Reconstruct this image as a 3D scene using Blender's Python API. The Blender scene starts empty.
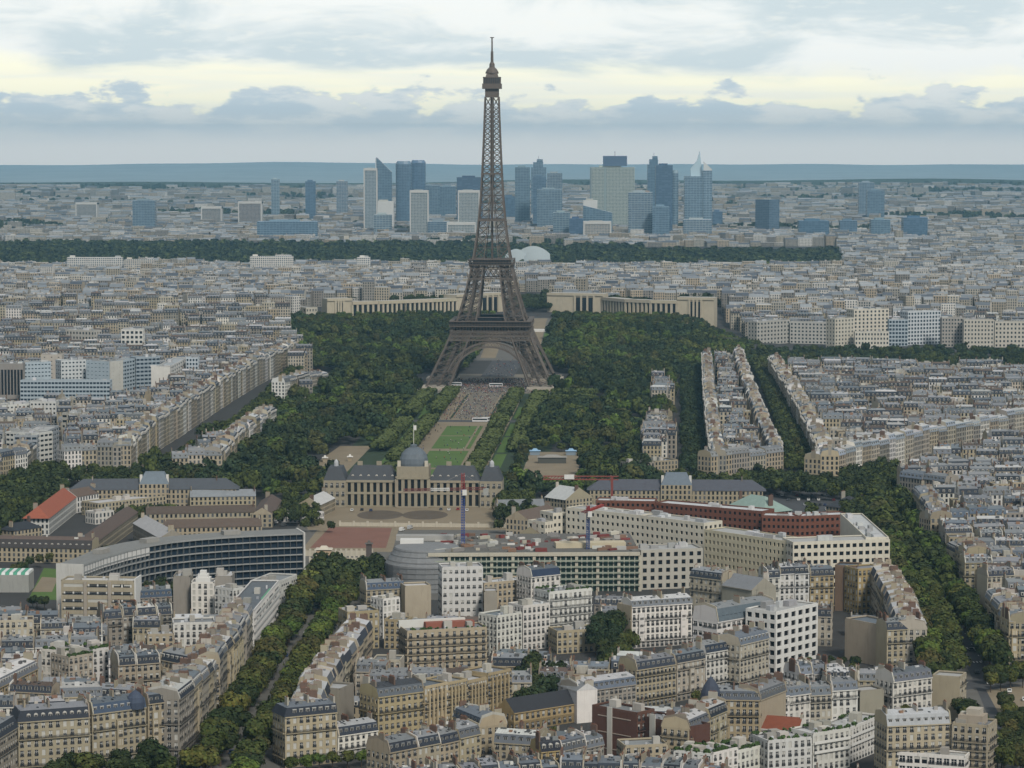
import bpy, math, random
import numpy as np
from math import radians as rad, sin, cos, pi, hypot, atan2
C = bpy.context.scene.collection
R = random.Random(7)
# ------------------------------------------------------------------ camera, sky, sun, exposure
H = 230.0; FOC = 2904.0; PITCH = math.atan(246.0/FOC)
sc = bpy.context.scene
cam = bpy.data.objects.new('camera', bpy.data.cameras.new('camera')); C.objects.link(cam)
cam.data.sensor_width = 36.0; cam.data.lens = 36.0*FOC/1024.0
cam.data.clip_start = 1.0; cam.data.clip_end = 60000.0
cam.location = (0, 0, H); cam.rotation_euler = (pi/2-PITCH, 0, 0)
sc.camera = cam
sc.view_settings.view_transform = 'Standard'; sc.view_settings.look = 'None'
sc.view_settings.exposure = 0.0; sc.view_settings.gamma = 1.0
sc.view_settings.use_curve_mapping = False
sc.cycles.use_denoising = True
try: sc.cycles.denoiser = 'OPENIMAGEDENOISE'
except Exception: pass
sc.cycles.max_bounces = 5; sc.cycles.diffuse_bounces = 2; sc.cycles.glossy_bounces = 2
sc.cycles.transmission_bounces = 2; sc.cycles.transparent_max_bounces = 6; sc.cycles.volume_bounces = 2
sc.cycles.caustics_reflective = False; sc.cycles.caustics_refractive = False
SUN_AZ = rad(156); SUN_EL = rad(42)
sd = bpy.data.lights.new('sun', 'SUN'); sd.energy = 3.0; sd.angle = rad(11); sd.color = (1.0, .95, .86)
so = bpy.data.objects.new('sun', sd); C.objects.link(so)
so.rotation_euler = (pi/2-SUN_EL, 0, pi-SUN_AZ)
HAZE_DENSITY = 4.6e-5
SKY_GAIN = 1.13

class NT:
    """small helper to wire nodes"""
    def __init__(s, nt): s.nt = nt; s.n = nt.nodes; s.l = nt.links
    def put(s, sock, v):
        if v is None: return
        if isinstance(v, bpy.types.NodeSocket): s.l.new(v, sock)
        else:
            try: sock.default_value = v
            except Exception: sock.default_value = (v[0], v[1], v[2], 1.0)
    def math(s, op, a, b=None, c=None, clamp=False):
        n = s.n.new('ShaderNodeMath'); n.operation = op; n.use_clamp = clamp
        for k, v in enumerate((a, b, c)): s.put(n.inputs[k], v)
        return n.outputs[0]
    def ramp01(s, x, lo, hi):
        n = s.n.new('ShaderNodeMapRange'); n.interpolation_type = 'SMOOTHSTEP'
        s.put(n.inputs['Value'], x); s.put(n.inputs['From Min'], lo); s.put(n.inputs['From Max'], hi)
        n.inputs['To Min'].default_value = 0; n.inputs['To Max'].default_value = 1
        return n.outputs['Result']
    def mix(s, fac, a, b, mode='MIX'):
        n = s.n.new('ShaderNodeMix'); n.data_type = 'RGBA'; n.blend_type = mode
        s.put(n.inputs[0], fac); s.put(n.inputs[6], a); s.put(n.inputs[7], b)
        return n.outputs[2]
    def noise(s, vec, scale, detail=4, rough=.55, dist=0):
        n = s.n.new('ShaderNodeTexNoise'); s.put(n.inputs['Vector'], vec)
        n.inputs['Scale'].default_value = scale; n.inputs['Detail'].default_value = detail
        n.inputs['Roughness'].default_value = rough; n.inputs['Distortion'].default_value = dist
        return n.outputs['Fac']
    def xyz(s, x=0, y=0, z=0):
        n = s.n.new('ShaderNodeCombineXYZ')
        for k, v in enumerate((x, y, z)): s.put(n.inputs[k], v)
        return n.outputs[0]
    def sep(s, v):
        n = s.n.new('ShaderNodeSeparateXYZ'); s.put(n.inputs[0], v); return n.outputs

def srgb(r, g, b):
    f = lambda c: (c/255/12.92 if c <= 10 else ((c/255+.055)/1.055)**2.4)
    return (f(r), f(g), f(b))

def make_world():
    w = bpy.data.worlds.new('World'); sc.world = w; w.use_nodes = True
    nt = w.node_tree; nt.nodes.clear(); N = NT(nt)
    out = nt.nodes.new('ShaderNodeOutputWorld'); bg = nt.nodes.new('ShaderNodeBackground')
    nt.links.new(bg.outputs[0], out.inputs[0])
    tc = nt.nodes.new('ShaderNodeTexCoord')
    x, y, z = N.sep(tc.outputs['Generated'])
    el = N.math('MULTIPLY', N.math('ARCSINE', z), 57.2958)
    az = N.math('MULTIPLY', N.math('ARCTAN2', x, y), 57.2958)
    sky = nt.nodes.new('ShaderNodeTexSky'); sky.sky_type = 'NISHITA'; sky.sun_disc = False
    sky.sun_elevation = SUN_EL; sky.sun_rotation = SUN_AZ
    nt.links.new(N.xyz(x, y, N.math('MAXIMUM', z, .03)), sky.inputs['Vector'])
    # cloud bands, laid out in azimuth / elevation of the real sky
    n1 = N.noise(N.xyz(az, N.math('MULTIPLY', el, 2.2), 3.1), .8, 6, .55, .1)
    n2 = N.noise(N.xyz(N.math('MULTIPLY', az, .55), N.math('MULTIPLY', el, 1.9), 9.3), .5, 5, .55, .4)
    n3 = N.noise(N.xyz(az, N.math('MULTIPLY', el, 4.), 21.7), 1.5, 5, .6)
    n5 = N.noise(N.xyz(N.math('MULTIPLY', az, .22), N.math('MULTIPLY', el, 3.2), 41.7), 1.0, 3, .5)
    up = N.mix(N.ramp01(n2, .40, .62), srgb(243, 246, 243), srgb(206, 219, 223))
    up = N.mix(N.math('MULTIPLY', N.ramp01(n3, .5, .75), .45), up, srgb(246, 246, 238))
    band = N.mix(N.math('MULTIPLY', N.ramp01(n5, .42, .66), .75), (1.06, 1.03, .80, 1), srgb(246, 247, 236))
    t_up = N.math('ADD', el, N.math('MULTIPLY', N.math('SUBTRACT', n2, .5), 1.3))
    col = N.mix(N.ramp01(N.math('ADD', t_up, N.math('MULTIPLY', N.ramp01(az, 1.5, 9.), .45)), 1.25, 1.7), band, up)
    # cumulus bank: billowing top edge
    edge = N.math('ADD', .86, N.math('ADD', N.math('MULTIPLY', N.math('SUBTRACT', n1, .5), 2.3), N.math('MULTIPLY', N.math('SUBTRACT', n3, .5), .35)))
    d = N.math('SUBTRACT', edge, el)
    n4 = N.noise(N.xyz(N.math('MULTIPLY', az, .8), N.math('MULTIPLY', el, 3.), 5.5), .8, 5, .6)
    cum = N.mix(N.ramp01(n4, .42, .6), srgb(197, 211, 219), srgb(229, 233, 231))
    cum = N.mix(N.ramp01(d, .0, .22), srgb(222, 228, 226), cum)
    col = N.mix(N.ramp01(d, -.05, .13), col, cum)
    hor = (1.26, 1.14, 1.02, 1)
    col = N.mix(N.ramp01(el, .6, -.25), col, hor)
    # the overcast dome brightens towards the zenith
    zen = N.math('MULTIPLY', N.math('ADD', 1.0, N.math('MULTIPLY', N.math('MAXIMUM', N.math('SUBTRACT', z, .05), 0), .35)), SKY_GAIN)
    c_hi = N.mix(N.ramp01(N.noise(tc.outputs['Generated'], 3.5, 5, .6), .35, .7), (.28, .30, .325, 1), (.38, .395, .40, 1))
    col = N.mix(N.ramp01(el, 3.2, 7.), col, c_hi)
    col = N.mix(1.0, col, N.xyz(zen, zen, zen), 'MULTIPLY')
    col = N.mix(1.0, col, (10, 10, 10, 1), 'MULTIPLY')
    fin = N.mix(N.ramp01(el, 1.5, 12.), col, N.mix(.10, col, sky.outputs[0]))
    nt.links.new(fin, bg.inputs[0]); bg.inputs[1].default_value = 0.1
make_world()

# ------------------------------------------------------------------ materials
MATS = {}
def mat(name, col=None, rough=.8, spec=.3, metal=0., var=.18, scale=.25, bump=0., stain=0., tint=.0, glass_uv=None, gl_var=1.):
    """col None: the colour comes from the 'Col' attribute of the faces"""
    m = bpy.data.materials.new(name); m.use_nodes = True; nt = m.node_tree; N = NT(nt)
    b = nt.nodes['Principled BSDF']
    b.inputs['Roughness'].default_value = rough; b.inputs['Specular IOR Level'].default_value = spec
    b.inputs['Metallic'].default_value = metal
    if col is None:
        a = nt.nodes.new('ShaderNodeAttribute'); a.attribute_name = 'Col'; c = a.outputs['Color']
    else: c = (col[0], col[1], col[2], 1)
    geo = nt.nodes.new('ShaderNodeNewGeometry'); pos = geo.outputs['Position']
    if var:
        k = N.math('ADD', 1-var*1.0, N.math('MULTIPLY', N.noise(pos, scale, 4, .65), 2*var))
        c = N.mix(1.0, c, N.xyz(k, k, k), 'MULTIPLY')
    if stain:
        sx, sy, sz = N.sep(pos)
        st = N.noise(N.xyz(sx, sy, N.math('MULTIPLY', sz, .12)), .8, 4, .7)
        c = N.mix(N.math('MULTIPLY', N.ramp01(st, .5, .75), stain), c, N.mix(1.0, c, (.45, .42, .4, 1), 'MULTIPLY'))
    if tint:
        oi = nt.nodes.new('ShaderNodeObjectInfo')
        k = N.math('ADD', 1-tint, N.math('MULTIPLY', oi.outputs['Random'], 2*tint))
        c = N.mix(1.0, c, N.xyz(N.math('MULTIPLY', k, N.math('ADD', .9, N.math('MULTIPLY', oi.outputs['Random'], .25))), k, k), 'MULTIPLY')
    if glass_uv:
        # windows cut into the wall pattern by the UV in metres: (bay, floor, width, height, dark colour)
        uv = nt.nodes.new('ShaderNodeUVMap'); u, v, _ = N.sep(uv.outputs[0])
        bw, fh, ww, wh, gc = glass_uv
        fu = N.math('FRACT', N.math('DIVIDE', u, bw)); fv = N.math('FRACT', N.math('DIVIDE', v, fh))
        iu = N.math('MULTIPLY', N.math('GREATER_THAN', fu, .5-ww/bw/2), N.math('LESS_THAN', fu, .5+ww/bw/2))
        iv = N.math('MULTIPLY', N.math('GREATER_THAN', fv, .5-wh/fh/2), N.math('LESS_THAN', fv, .5+wh/fh/2))
        win = N.math('MULTIPLY', N.math('MULTIPLY', iu, iv), N.math('GREATER_THAN', v, .2))
        cell = nt.nodes.new('ShaderNodeTexWhiteNoise'); cell.noise_dimensions = '3D'
        nt.links.new(N.xyz(N.math('FLOOR', N.math('DIVIDE', u, bw)), N.math('FLOOR', N.math('DIVIDE', v, fh)), N.math('FLOOR', N.math('MULTIPLY', pos_x(N, pos), .02))), cell.inputs['Vector'])
        gl = N.mix(N.math('GREATER_THAN', cell.outputs['Value'], .72), (gc[0], gc[1], gc[2], 1), (gc[0]*(1+3*gl_var)+.06*gl_var, gc[1]*(1+3*gl_var)+.06*gl_var, gc[2]*(1+3*gl_var)+.05*gl_var, 1))
        c = N.mix(win, c, gl)
        r = N.math('SUBTRACT', rough, N.math('MULTIPLY', win, rough-.25)); nt.links.new(r, b.inputs['Roughness'])
    N.put(b.inputs['Base Color'], c)
    if bump:
        bp = nt.nodes.new('ShaderNodeBump'); bp.inputs['Strength'].default_value = bump
        nt.links.new(N.noise(pos, scale*6, 3, .6), bp.inputs['Height']); nt.links.new(bp.outputs[0], b.inputs['Normal'])
    MATS[name] = m
    return m
def pos_x(N, pos):
    s = N.sep(pos); return N.math('ADD', s[0], s[1])

mat('stone', stain=.35, rough=.9, var=.14, scale=.18)
mat('stone_windows', stain=.3, rough=.9, var=.16, scale=.18, glass_uv=(2.7, 3.15, 1.25, 2.1, (.018, .02, .025)), gl_var=.7)
mat('concrete_bands', rough=.85, var=.12, scale=.2, glass_uv=(3.2, 3.3, 3.0, 1.55, (.035, .045, .06)))
mat('concrete_grid', rough=.85, var=.1, scale=.2, glass_uv=(3.4, 3.4, 2.2, 2.0, (.05, .065, .085)), gl_var=.3)
mat('tower_glass', rough=.35, spec=.5, var=.06, scale=.02, glass_uv=(7., 4., 6.4, 2.9, (.06, .10, .15)), gl_var=.12)
mat('tower_glass_plain', rough=.25, spec=.6, var=.08, scale=.02)
mat('zinc', rough=.6, spec=.3, var=.22, scale=.35, stain=.3)
mat('slate', rough=.7, spec=.2, var=.2, scale=.5)
mat('tile', rough=.85, var=.25, scale=.6)
mat('terracotta', (.17, .08, .052), rough=.9, var=.3, scale=1.5)
mat('window_glass', (.012, .014, .018), rough=.15, spec=.3, var=0)
mat('blue_glass', (.016, .026, .042), rough=.2, spec=.4, var=.3, scale=.2)
mat('green_glass', (.055, .10, .085), rough=.3, spec=.5, var=.4, scale=.25)
mat('white_paint', (.62, .61, .58), rough=.6, var=.08)
mat('shutter', (.47, .46, .42), rough=.7, var=.1)
mat('dark_metal', (.03, .032, .036), rough=.5, spec=.4, var=.1)
mat('iron', (.112, .092, .077), rough=.65, spec=.3, var=.12, scale=.08)
mat('plain', rough=.8, var=.12, scale=.3)
mat('foliage', rough=.75, spec=.15, var=.35, scale=.35)
mat('foliage_tree', rough=.75, spec=.15, var=.3, scale=.5, tint=.22)
mat('bark', (.07, .05, .035), rough=.95, var=.2)
mat('car_paint', rough=.3, spec=.5, var=0)
mat('rubber', (.02, .02, .02), rough=.9, var=0)
mat('asphalt', (.062, .064, .068), rough=.92, var=.3, scale=.08)
mat('pavement', (.12, .115, .105), rough=.95, var=.2, scale=.15)
mat('sand', (.215, .175, .12), rough=1., var=.25, scale=.06)
mat('lawn', (.075, .13, .03), rough=1., var=.3, scale=.07)
mat('red_clay', (.19, .095, .07), rough=1., var=.22, scale=.08)
mat('city_ground', (.045, .044, .043), rough=1., var=.35, scale=.05)
mat('gravel', (.165, .145, .115), rough=1., var=.35, scale=.05)
mat('earth', (.10, .08, .06), rough=1., var=.3, scale=.1)
mat('hazed_far_land', (.28, .35, .38), rough=1., var=.4, scale=.002)  # pale fields of the far hills, distance haze mixed into the colour as blue
mat('woods_floor', (.028, .045, .022), rough=1., var=.4, scale=.01)
mat('scaffold_net', (.19, .195, .20), rough=.9, var=.25, scale=.5)

# ------------------------------------------------------------------ geometry helpers
def at(px, py, z=0.0):
    """the place in the city that lies behind a point of the survey picture, at height z"""
    u = (px-512)/FOC; v = (384-py)/FOC
    dy = cos(PITCH)+v*sin(PITCH); dz = -sin(PITCH)+v*cos(PITCH)
    t = (z-H)/dz
    return (u*t, dy*t)
def proj(X, Y, z):
    d = z-H
    zc = Y*cos(PITCH)-d*sin(PITCH); yc = Y*sin(PITCH)+d*cos(PITCH)
    return (512+FOC*X/zc, 384-FOC*yc/zc)
def gz(X, Y):
    s = lambda a, b, x: (lambda t: t*t*(3-2*t))(min(1, max(0, (x-a)/(b-a))))
    e = 300*s(170, 290, X); z = 24*s(2990+e, 3330+e, Y)*(1-s(3900, 4700, Y))
    if Y > 11500:
        z += 34*math.exp(-((Y-14500)/1300)**2)*(.75+.3*sin(X/900.)+.2*sin(X/317.+1))
        z += (46+24*math.exp(-((X+1700)/1100)**2)+10*math.exp(-((X-2600)/700)**2)+5*sin(X/600.)+2.5*sin(X/190.))*s(17500, 24000, Y) - s(11500, 16500, Y)*Y*Y/12742000.
    return z

class MB:
    def __init__(s): s.v = []; s.f = []; s.m = []; s.c = []; s.u = []
    def poly(s, pts, m, c=(.5, .5, .5), uv=None):
        i = len(s.v); s.v.extend(pts); n = len(pts)
        s.f.append(tuple(range(i, i+n))); s.m.append(m); s.c.append(c)
        s.u.append(uv if uv else [(0, 0)]*n)
    def box(s, x0, x1, y0, y1, z0, z1, m, c=(.5, .5, .5), bottom=False):
        a = [(x0, y0, z0), (x1, y0, z0), (x1, y1, z0), (x0, y1, z0), (x0, y0, z1), (x1, y0, z1), (x1, y1, z1), (x0, y1, z1)]
        for q in ((0, 1, 5, 4), (1, 2, 6, 5), (2, 3, 7, 6), (3, 0, 4, 7), (4, 5, 6, 7)): s.poly([a[k] for k in q], m, c)
        if bottom: s.poly([a[k] for k in (3, 2, 1, 0)], m, c)
    def obox(s, c0, d, L, W, z0, z1, m, c=(.5, .5, .5), bottom=False, top=True, taper=0):
        """box centred on c0 (plan), length L along unit d, width W across"""
        n = (-d[1], d[0]); a = []
        for z, k in ((z0, 1), (z1, 1-taper)):
            for sl, sw in ((-1, -1), (1, -1), (1, 1), (-1, 1)):
                a.append((c0[0]+d[0]*sl*L/2*k+n[0]*sw*W/2*k, c0[1]+d[1]*sl*L/2*k+n[1]*sw*W/2*k, z))
        for q in ((0, 1, 5, 4), (1, 2, 6, 5), (2, 3, 7, 6), (3, 0, 4, 7)): s.poly([a[k] for k in q], m, c)
        if top: s.poly([a[k] for k in (4, 5, 6, 7)], m, c)
        if bottom: s.poly([a[k] for k in (3, 2, 1, 0)], m, c)
    def prism(s, pl, z0, z1, m, c=(.5, .5, .5), mtop=None, ctop=None, u0=0):
        """vertical prism over plan polygon pl (counter-clockwise)"""
        n = len(pl); u = u0
        for k in range(n):
            p, q = pl[k], pl[(k+1) % n]; L = hypot(q[0]-p[0], q[1]-p[1])
            s.poly([(p[0], p[1], z0), (q[0], q[1], z0), (q[0], q[1], z1), (p[0], p[1], z1)], m, c, [(u, 0), (u+L, 0), (u+L, z1-z0), (u, z1-z0)]); u += L
        s.poly([(p[0], p[1], z1) for p in pl], mtop or m, ctop or c)
    def beam(s, a, b, w, m, c=(.5, .5, .5), w2=None):
        a = np.array(a, float); b = np.array(b, float); d = b-a; L = np.linalg.norm(d)
        if L < 1e-6: return
        d /= L; up = np.array((0, 0, 1.)) if abs(d[2]) < .95 else np.array((0, 1., 0))
        x = np.cross(d, up); x /= np.linalg.norm(x); y = np.cross(d, x); w2 = w2 or w
        P = [tuple(p+x*sx*w/2+y*sy*w2/2) for p in (a, b) for sx, sy in ((-1, -1), (1, -1), (1, 1), (-1, 1))]
        for q in ((0, 1, 5, 4), (1, 2, 6, 5), (2, 3, 7, 6), (3, 0, 4, 7), (4, 5, 6, 7), (3, 2, 1, 0)): s.poly([P[k] for k in q], m, c)
    def lathe(s, cx, cy, prof, n, m, c=(.5, .5, .5), ph=0.):
        for k in range(len(prof)-1):
            (r0, z0), (r1, z1) = prof[k], prof[k+1]
            for i in range(n):
                a, b = ph+2*pi*i/n, ph+2*pi*(i+1)/n
                pts = [(cx+r0*cos(a), cy+r0*sin(a), z0), (cx+r0*cos(b), cy+r0*sin(b), z0), (cx+r1*cos(b), cy+r1*sin(b), z1), (cx+r1*cos(a), cy+r1*sin(a), z1)]
                if r1 < 1e-6: pts = pts[:3]
                elif r0 < 1e-6: pts = [pts[0], pts[2], pts[3]]
                s.poly(pts, m, c)
    def add(s, o):
        i = len(s.v); s.v.extend(o.v); s.f.extend(tuple(k+i for k in f) for f in o.f); s.m += o.m; s.c += o.c; s.u += o.u
    def mesh(s, name, org=(0, 0, 0), smooth=False):
        me = bpy.data.meshes.new(name)
        v = np.array(s.v, np.float32).reshape(-1, 3)-np.array(org, np.float32)
        nl = np.array([len(f) for f in s.f], np.int32); fl = np.fromiter((k for f in s.f for k in f), np.int32)
        me.vertices.add(len(v)); me.vertices.foreach_set('co', v.ravel())
        me.loops.add(len(fl)); me.loops.foreach_set('vertex_index', fl)
        me.polygons.add(len(nl)); st = np.concatenate(([0], np.cumsum(nl)[:-1])).astype(np.int32)
        me.polygons.foreach_set('loop_start', st)
        used = sorted(set(s.m)); ix = {k: i for i, k in enumerate(used)}
        for k in used: me.materials.append(MATS[k])
        me.polygons.foreach_set('material_index', np.array([ix[k] for k in s.m], np.int32))
        a = me.attributes.new('Col', 'FLOAT_COLOR', 'FACE')
        cc = np.ones((len(s.c), 4), np.float32); cc[:, :3] = np.array(s.c, np.float32).reshape(-1, 3); a.data.foreach_set('color', cc.ravel())
        if any(k in UVM for k in used):
            ul = me.uv_layers.new(name='UVMap'); ul.data.foreach_set('uv', np.array([t for u in s.u for t in u], np.float32).ravel())
        me.update(calc_edges=True)
        if smooth: me.polygons.foreach_set('use_smooth', np.ones(len(nl), bool))
        return me
    def build(s, name, parent=None, org=(0, 0, 0), smooth=False):
        o = bpy.data.objects.new(name, s.mesh(name, org, smooth)); C.objects.link(o)
        if parent is not None: o.parent = parent
        return o
UVM = {'stone_windows', 'concrete_bands', 'concrete_grid', 'tower_glass'}

def np_mesh(name, v, quads, cols, matname, uv=None, matidx=None, mats=None):
    me = bpy.data.meshes.new(name); v = np.asarray(v, np.float32); q = np.asarray(quads, np.int32)
    me.vertices.add(len(v)); me.vertices.foreach_set('co', v.ravel())
    me.loops.add(q.size); me.loops.foreach_set('vertex_index', q.ravel())
    me.polygons.add(len(q)); me.polygons.foreach_set('loop_start', np.arange(0, q.size, q.shape[1], dtype=np.int32))
    for k in (mats or [matname]): me.materials.append(MATS[k])
    if matidx is not None: me.polygons.foreach_set('material_index', np.asarray(matidx, np.int32))
    a = me.attributes.new('Col', 'FLOAT_COLOR', 'FACE'); cc = np.ones((len(q), 4), np.float32); cc[:, :3] = cols; a.data.foreach_set('color', cc.ravel())
    me.polygons.foreach_set('use_smooth', np.zeros(len(q), bool))
    if uv is not None: me.uv_layers.new(name='UVMap').data.foreach_set('uv', np.asarray(uv, np.float32).ravel())
    me.update(calc_edges=True)
    return me

def tag(o, label=None, cat=None, group=None, kind=None):
    if label: o['label'] = label
    if cat: o['category'] = cat
    if group: o['group'] = group
    if kind: o['kind'] = kind
    return o
def thing(name, label, cat, loc=(0, 0, 0), group=None, rz=0):
    o = bpy.data.objects.new(name, None); C.objects.link(o); o.location = loc; o.rotation_euler = (0, 0, rz)
    return tag(o, label, cat, group)
def part(name, me, parent, loc=(0, 0, 0), rz=0, sc_=(1, 1, 1)):
    o = bpy.data.objects.new(name, me); C.objects.link(o); o.parent = parent; o.location = loc; o.rotation_euler = (0, 0, rz); o.scale = sc_
    return o
ORD = ['first', 'second', 'third', 'fourth', 'fifth', 'sixth', 'seventh', 'eighth', 'ninth', 'tenth', 'eleventh', 'twelfth', 'thirteenth', 'fourteenth', 'fifteenth', 'sixteenth', 'seventeenth', 'eighteenth', 'nineteenth', 'twentieth']
def nth(k):
    if k < 20: return ORD[k]
    k += 1; return f"{k}{ {1: 'st', 2: 'nd', 3: 'rd'}.get(k % 10, 'th') if k % 100 not in (11, 12, 13) else 'th'}"
def inside(p, poly):
    r = False; n = len(poly); x, y = p
    for i in range(n):
        (x1, y1), (x2, y2) = poly[i], poly[i-1]
        if (y1 > y) != (y2 > y) and x < (x2-x1)*(y-y1)/(y2-y1)+x1: r = not r
    return r
def sheet(name, pl, z, m, kind='structure', c=(.5, .5, .5)):
    mb = MB(); a = sum(pl[i-1][0]*pl[i][1]-pl[i][0]*pl[i-1][1] for i in range(len(pl)))
    if a < 0: pl = pl[::-1]
    mb.poly([(p[0], p[1], z) for p in pl], m, c)
    return tag(mb.build(name), kind=kind)
# ------------------------------------------------------------------ ground
def make_ground():
    ys = [-400, 300, 900, 1400, 2000, 2600, 2900] + list(range(2960, 3800, 40)) + [3900, 4000, 4400] + list(range(4500, 5400, 100)) + [6000, 8000, 10000, 11500, 12000, 12500, 13000, 13500, 14000, 14500, 15200, 16000, 17500, 19000, 21500, 23000, 24000, 25000, 25900]
    xs = np.concatenate((np.linspace(-14000, -7400, 8), np.arange(-7200, 7201, 150), np.linspace(7400, 14000, 8))); v = []
    for Y in ys:
        for X in xs:
            z = gz(X, Y)
            v.append((X, Y, z-.02))
    q = []; n = len(xs)
    for j in range(len(ys)-1):
        for i in range(n-1): q.append((j*n+i, j*n+i+1, (j+1)*n+i+1, (j+1)*n+i))
    me = np_mesh('ground', v, q, [(.1, .1, .1)]*len(q), 'city_ground')
    me.materials.append(MATS['hazed_far_land'])
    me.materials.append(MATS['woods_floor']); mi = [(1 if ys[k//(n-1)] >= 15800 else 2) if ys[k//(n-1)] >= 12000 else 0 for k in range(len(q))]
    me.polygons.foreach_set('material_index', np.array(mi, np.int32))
    o = bpy.data.objects.new('ground', me); C.objects.link(o); tag(o, kind='structure')
make_ground()

# ------------------------------------------------------------------ houses
WALLS = {'cream': (.345, .295, .205), 'pale stone': (.40, .36, .285), 'grey stone': (.27, .245, .205), 'white': (.60, .58, .54),
         'yellow stone': (.37, .30, .185), 'beige': (.34, .29, .215), 'brown': (.15, .105, .075), 'dark brick': (.10, .05, .036), 'ochre': (.34, .26, .135)}
WKEYS = ['cream', 'pale stone', 'grey stone', 'white', 'beige', 'pale stone', 'cream']
TOPS = {'zinc': (.20, .208, .218), 'pale zinc': (.40, .402, .40), 'blue zinc': (.13, .15, .17), 'brown tile': (.10, .075, .06), 'grey slate': (.065, .07, .082), 'red tile': (.24, .075, .042), 'dark slate': (.035, .038, .045)}
SLATE = (.032, .038, .05)
def jit(c, a=.08, rng=R):
    k = 1+rng.uniform(-a, a); return (c[0]*k*(1+rng.uniform(-.025, .025)), c[1]*k, c[2]*k*(1+rng.uniform(-.04, .04)))
def lerp(a, b, t): return tuple(x+(y-x)*t for x, y in zip(a, b))

def _window_mesh(kind):
    """unit window: casement frame in front of its panes, looking along -y"""
    m = MB()
    if kind == 'glass':
        m.poly([(-.5, .06, -.5), (.5, .06, -.5), (.5, .06, .5), (-.5, .06, .5)], 'window_glass')
        for a in ((-.5, -.42), (.42, .5), (-.04, .04)): m.box(a[0], a[1], 0, .06, -.5, .5, 'white_paint')
        for a in ((-.5, -.45), (.45, .5), (.12, .16)): m.box(-.42, .42, .005, .06, a[0], a[1], 'white_paint')
        for zz in (-.5, -.38, -.26, -.14): m.box(-.56, .56, -.34, -.28, zz, zz+.05, 'dark_metal')
        for k in range(8): m.box(-.55+k*.152, -.52+k*.152, -.33, -.29, -.5, -.1, 'dark_metal')
    elif kind == 'curtain':
        m.poly([(-.5, .07, -.5), (.5, .07, -.5), (.5, .07, .5), (-.5, .07, .5)], 'window_glass')
        m.poly([(-.42, .05, -.1), (-.1, .05, -.1), (-.1, .05, .46), (-.42, .05, .46)], 'shutter'); m.poly([(.1, .05, -.1), (.42, .05, -.1), (.42, .05, .46), (.1, .05, .46)], 'shutter')
        for a in ((-.5, -.42), (.42, .5), (-.04, .04)): m.box(a[0], a[1], 0, .05, -.5, .5, 'white_paint')
    elif kind == 'shut':
        m.box(-.5, .5, -.02, .06, -.5, .5, 'shutter')
        for k in range(5): m.box(-.46, .46, -.05, -.02, -.44+k*.19, -.33+k*.19, 'shutter')
    else:  # half lowered blind
        m.poly([(-.5, .06, -.5), (.5, .06, -.5), (.5, .06, .1), (-.5, .06, .1)], 'window_glass')
        m.box(-.5, .5, 0, .06, .1, .5, 'shutter')
        for a in ((-.5, -.43), (.43, .5)): m.box(a[0], a[1], 0, .06, -.5, .1, 'white_paint')
    return m.mesh('window')
WIN = {k: _window_mesh(k) for k in ('glass', 'curtain', 'shut', 'blind')}
def _dormer_mesh(z, arch=False):
    """unit dormer 1.3 m wide, front on y=0, running back 1.6 m into the slope"""
    m = MB(); cz = {'zinc': (.2, .21, .22), 'slate': (.05, .057, .07), 'white': (.5, .49, .46)}[z]
    w = .68
    m.poly([(-w, 0, 0), (w, 0, 0), (w, 0, 1.75), (-w, 0, 1.75)], 'stone', (.44, .42, .38))
    m.poly([(-.5, -.03, .15), (.5, -.03, .15), (.5, -.03, 1.55), (-.5, -.03, 1.55)], 'window_glass')
    m.box(-.04, .04, -.06, -.03, .2, 1.5, 'white_paint')
    for s in (-1, 1): m.poly([(s*w, 0, 0), (s*w, 1.7, 0), (s*w, 1.7, 1.75), (s*w, 0, 1.75)][::s], 'zinc', cz)
    if arch:
        P = [(-w-.1, 1.7), (-.45, 2.1), (0, 2.25), (.45, 2.1), (w+.1, 1.7)]
        for a, b in zip(P, P[1:]): m.poly([(a[0], -.15, a[1]), (b[0], -.15, b[1]), (b[0], 1.9, b[1]), (a[0], 1.9, a[1])], 'zinc', cz)
        m.poly([(p[0], -.1, p[1]) for p in P], 'stone', (.55, .53, .48))
    else: m.box(-w-.1, w+.1, -.15, 1.9, 1.75, 1.9, 'zinc', cz)
    return m.mesh('dormer')
DORM = {(k, a): _dormer_mesh(k, a) for k in ('zinc', 'slate', 'white') for a in (0, 1)}
POTC = (.2, .09, .05)

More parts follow.
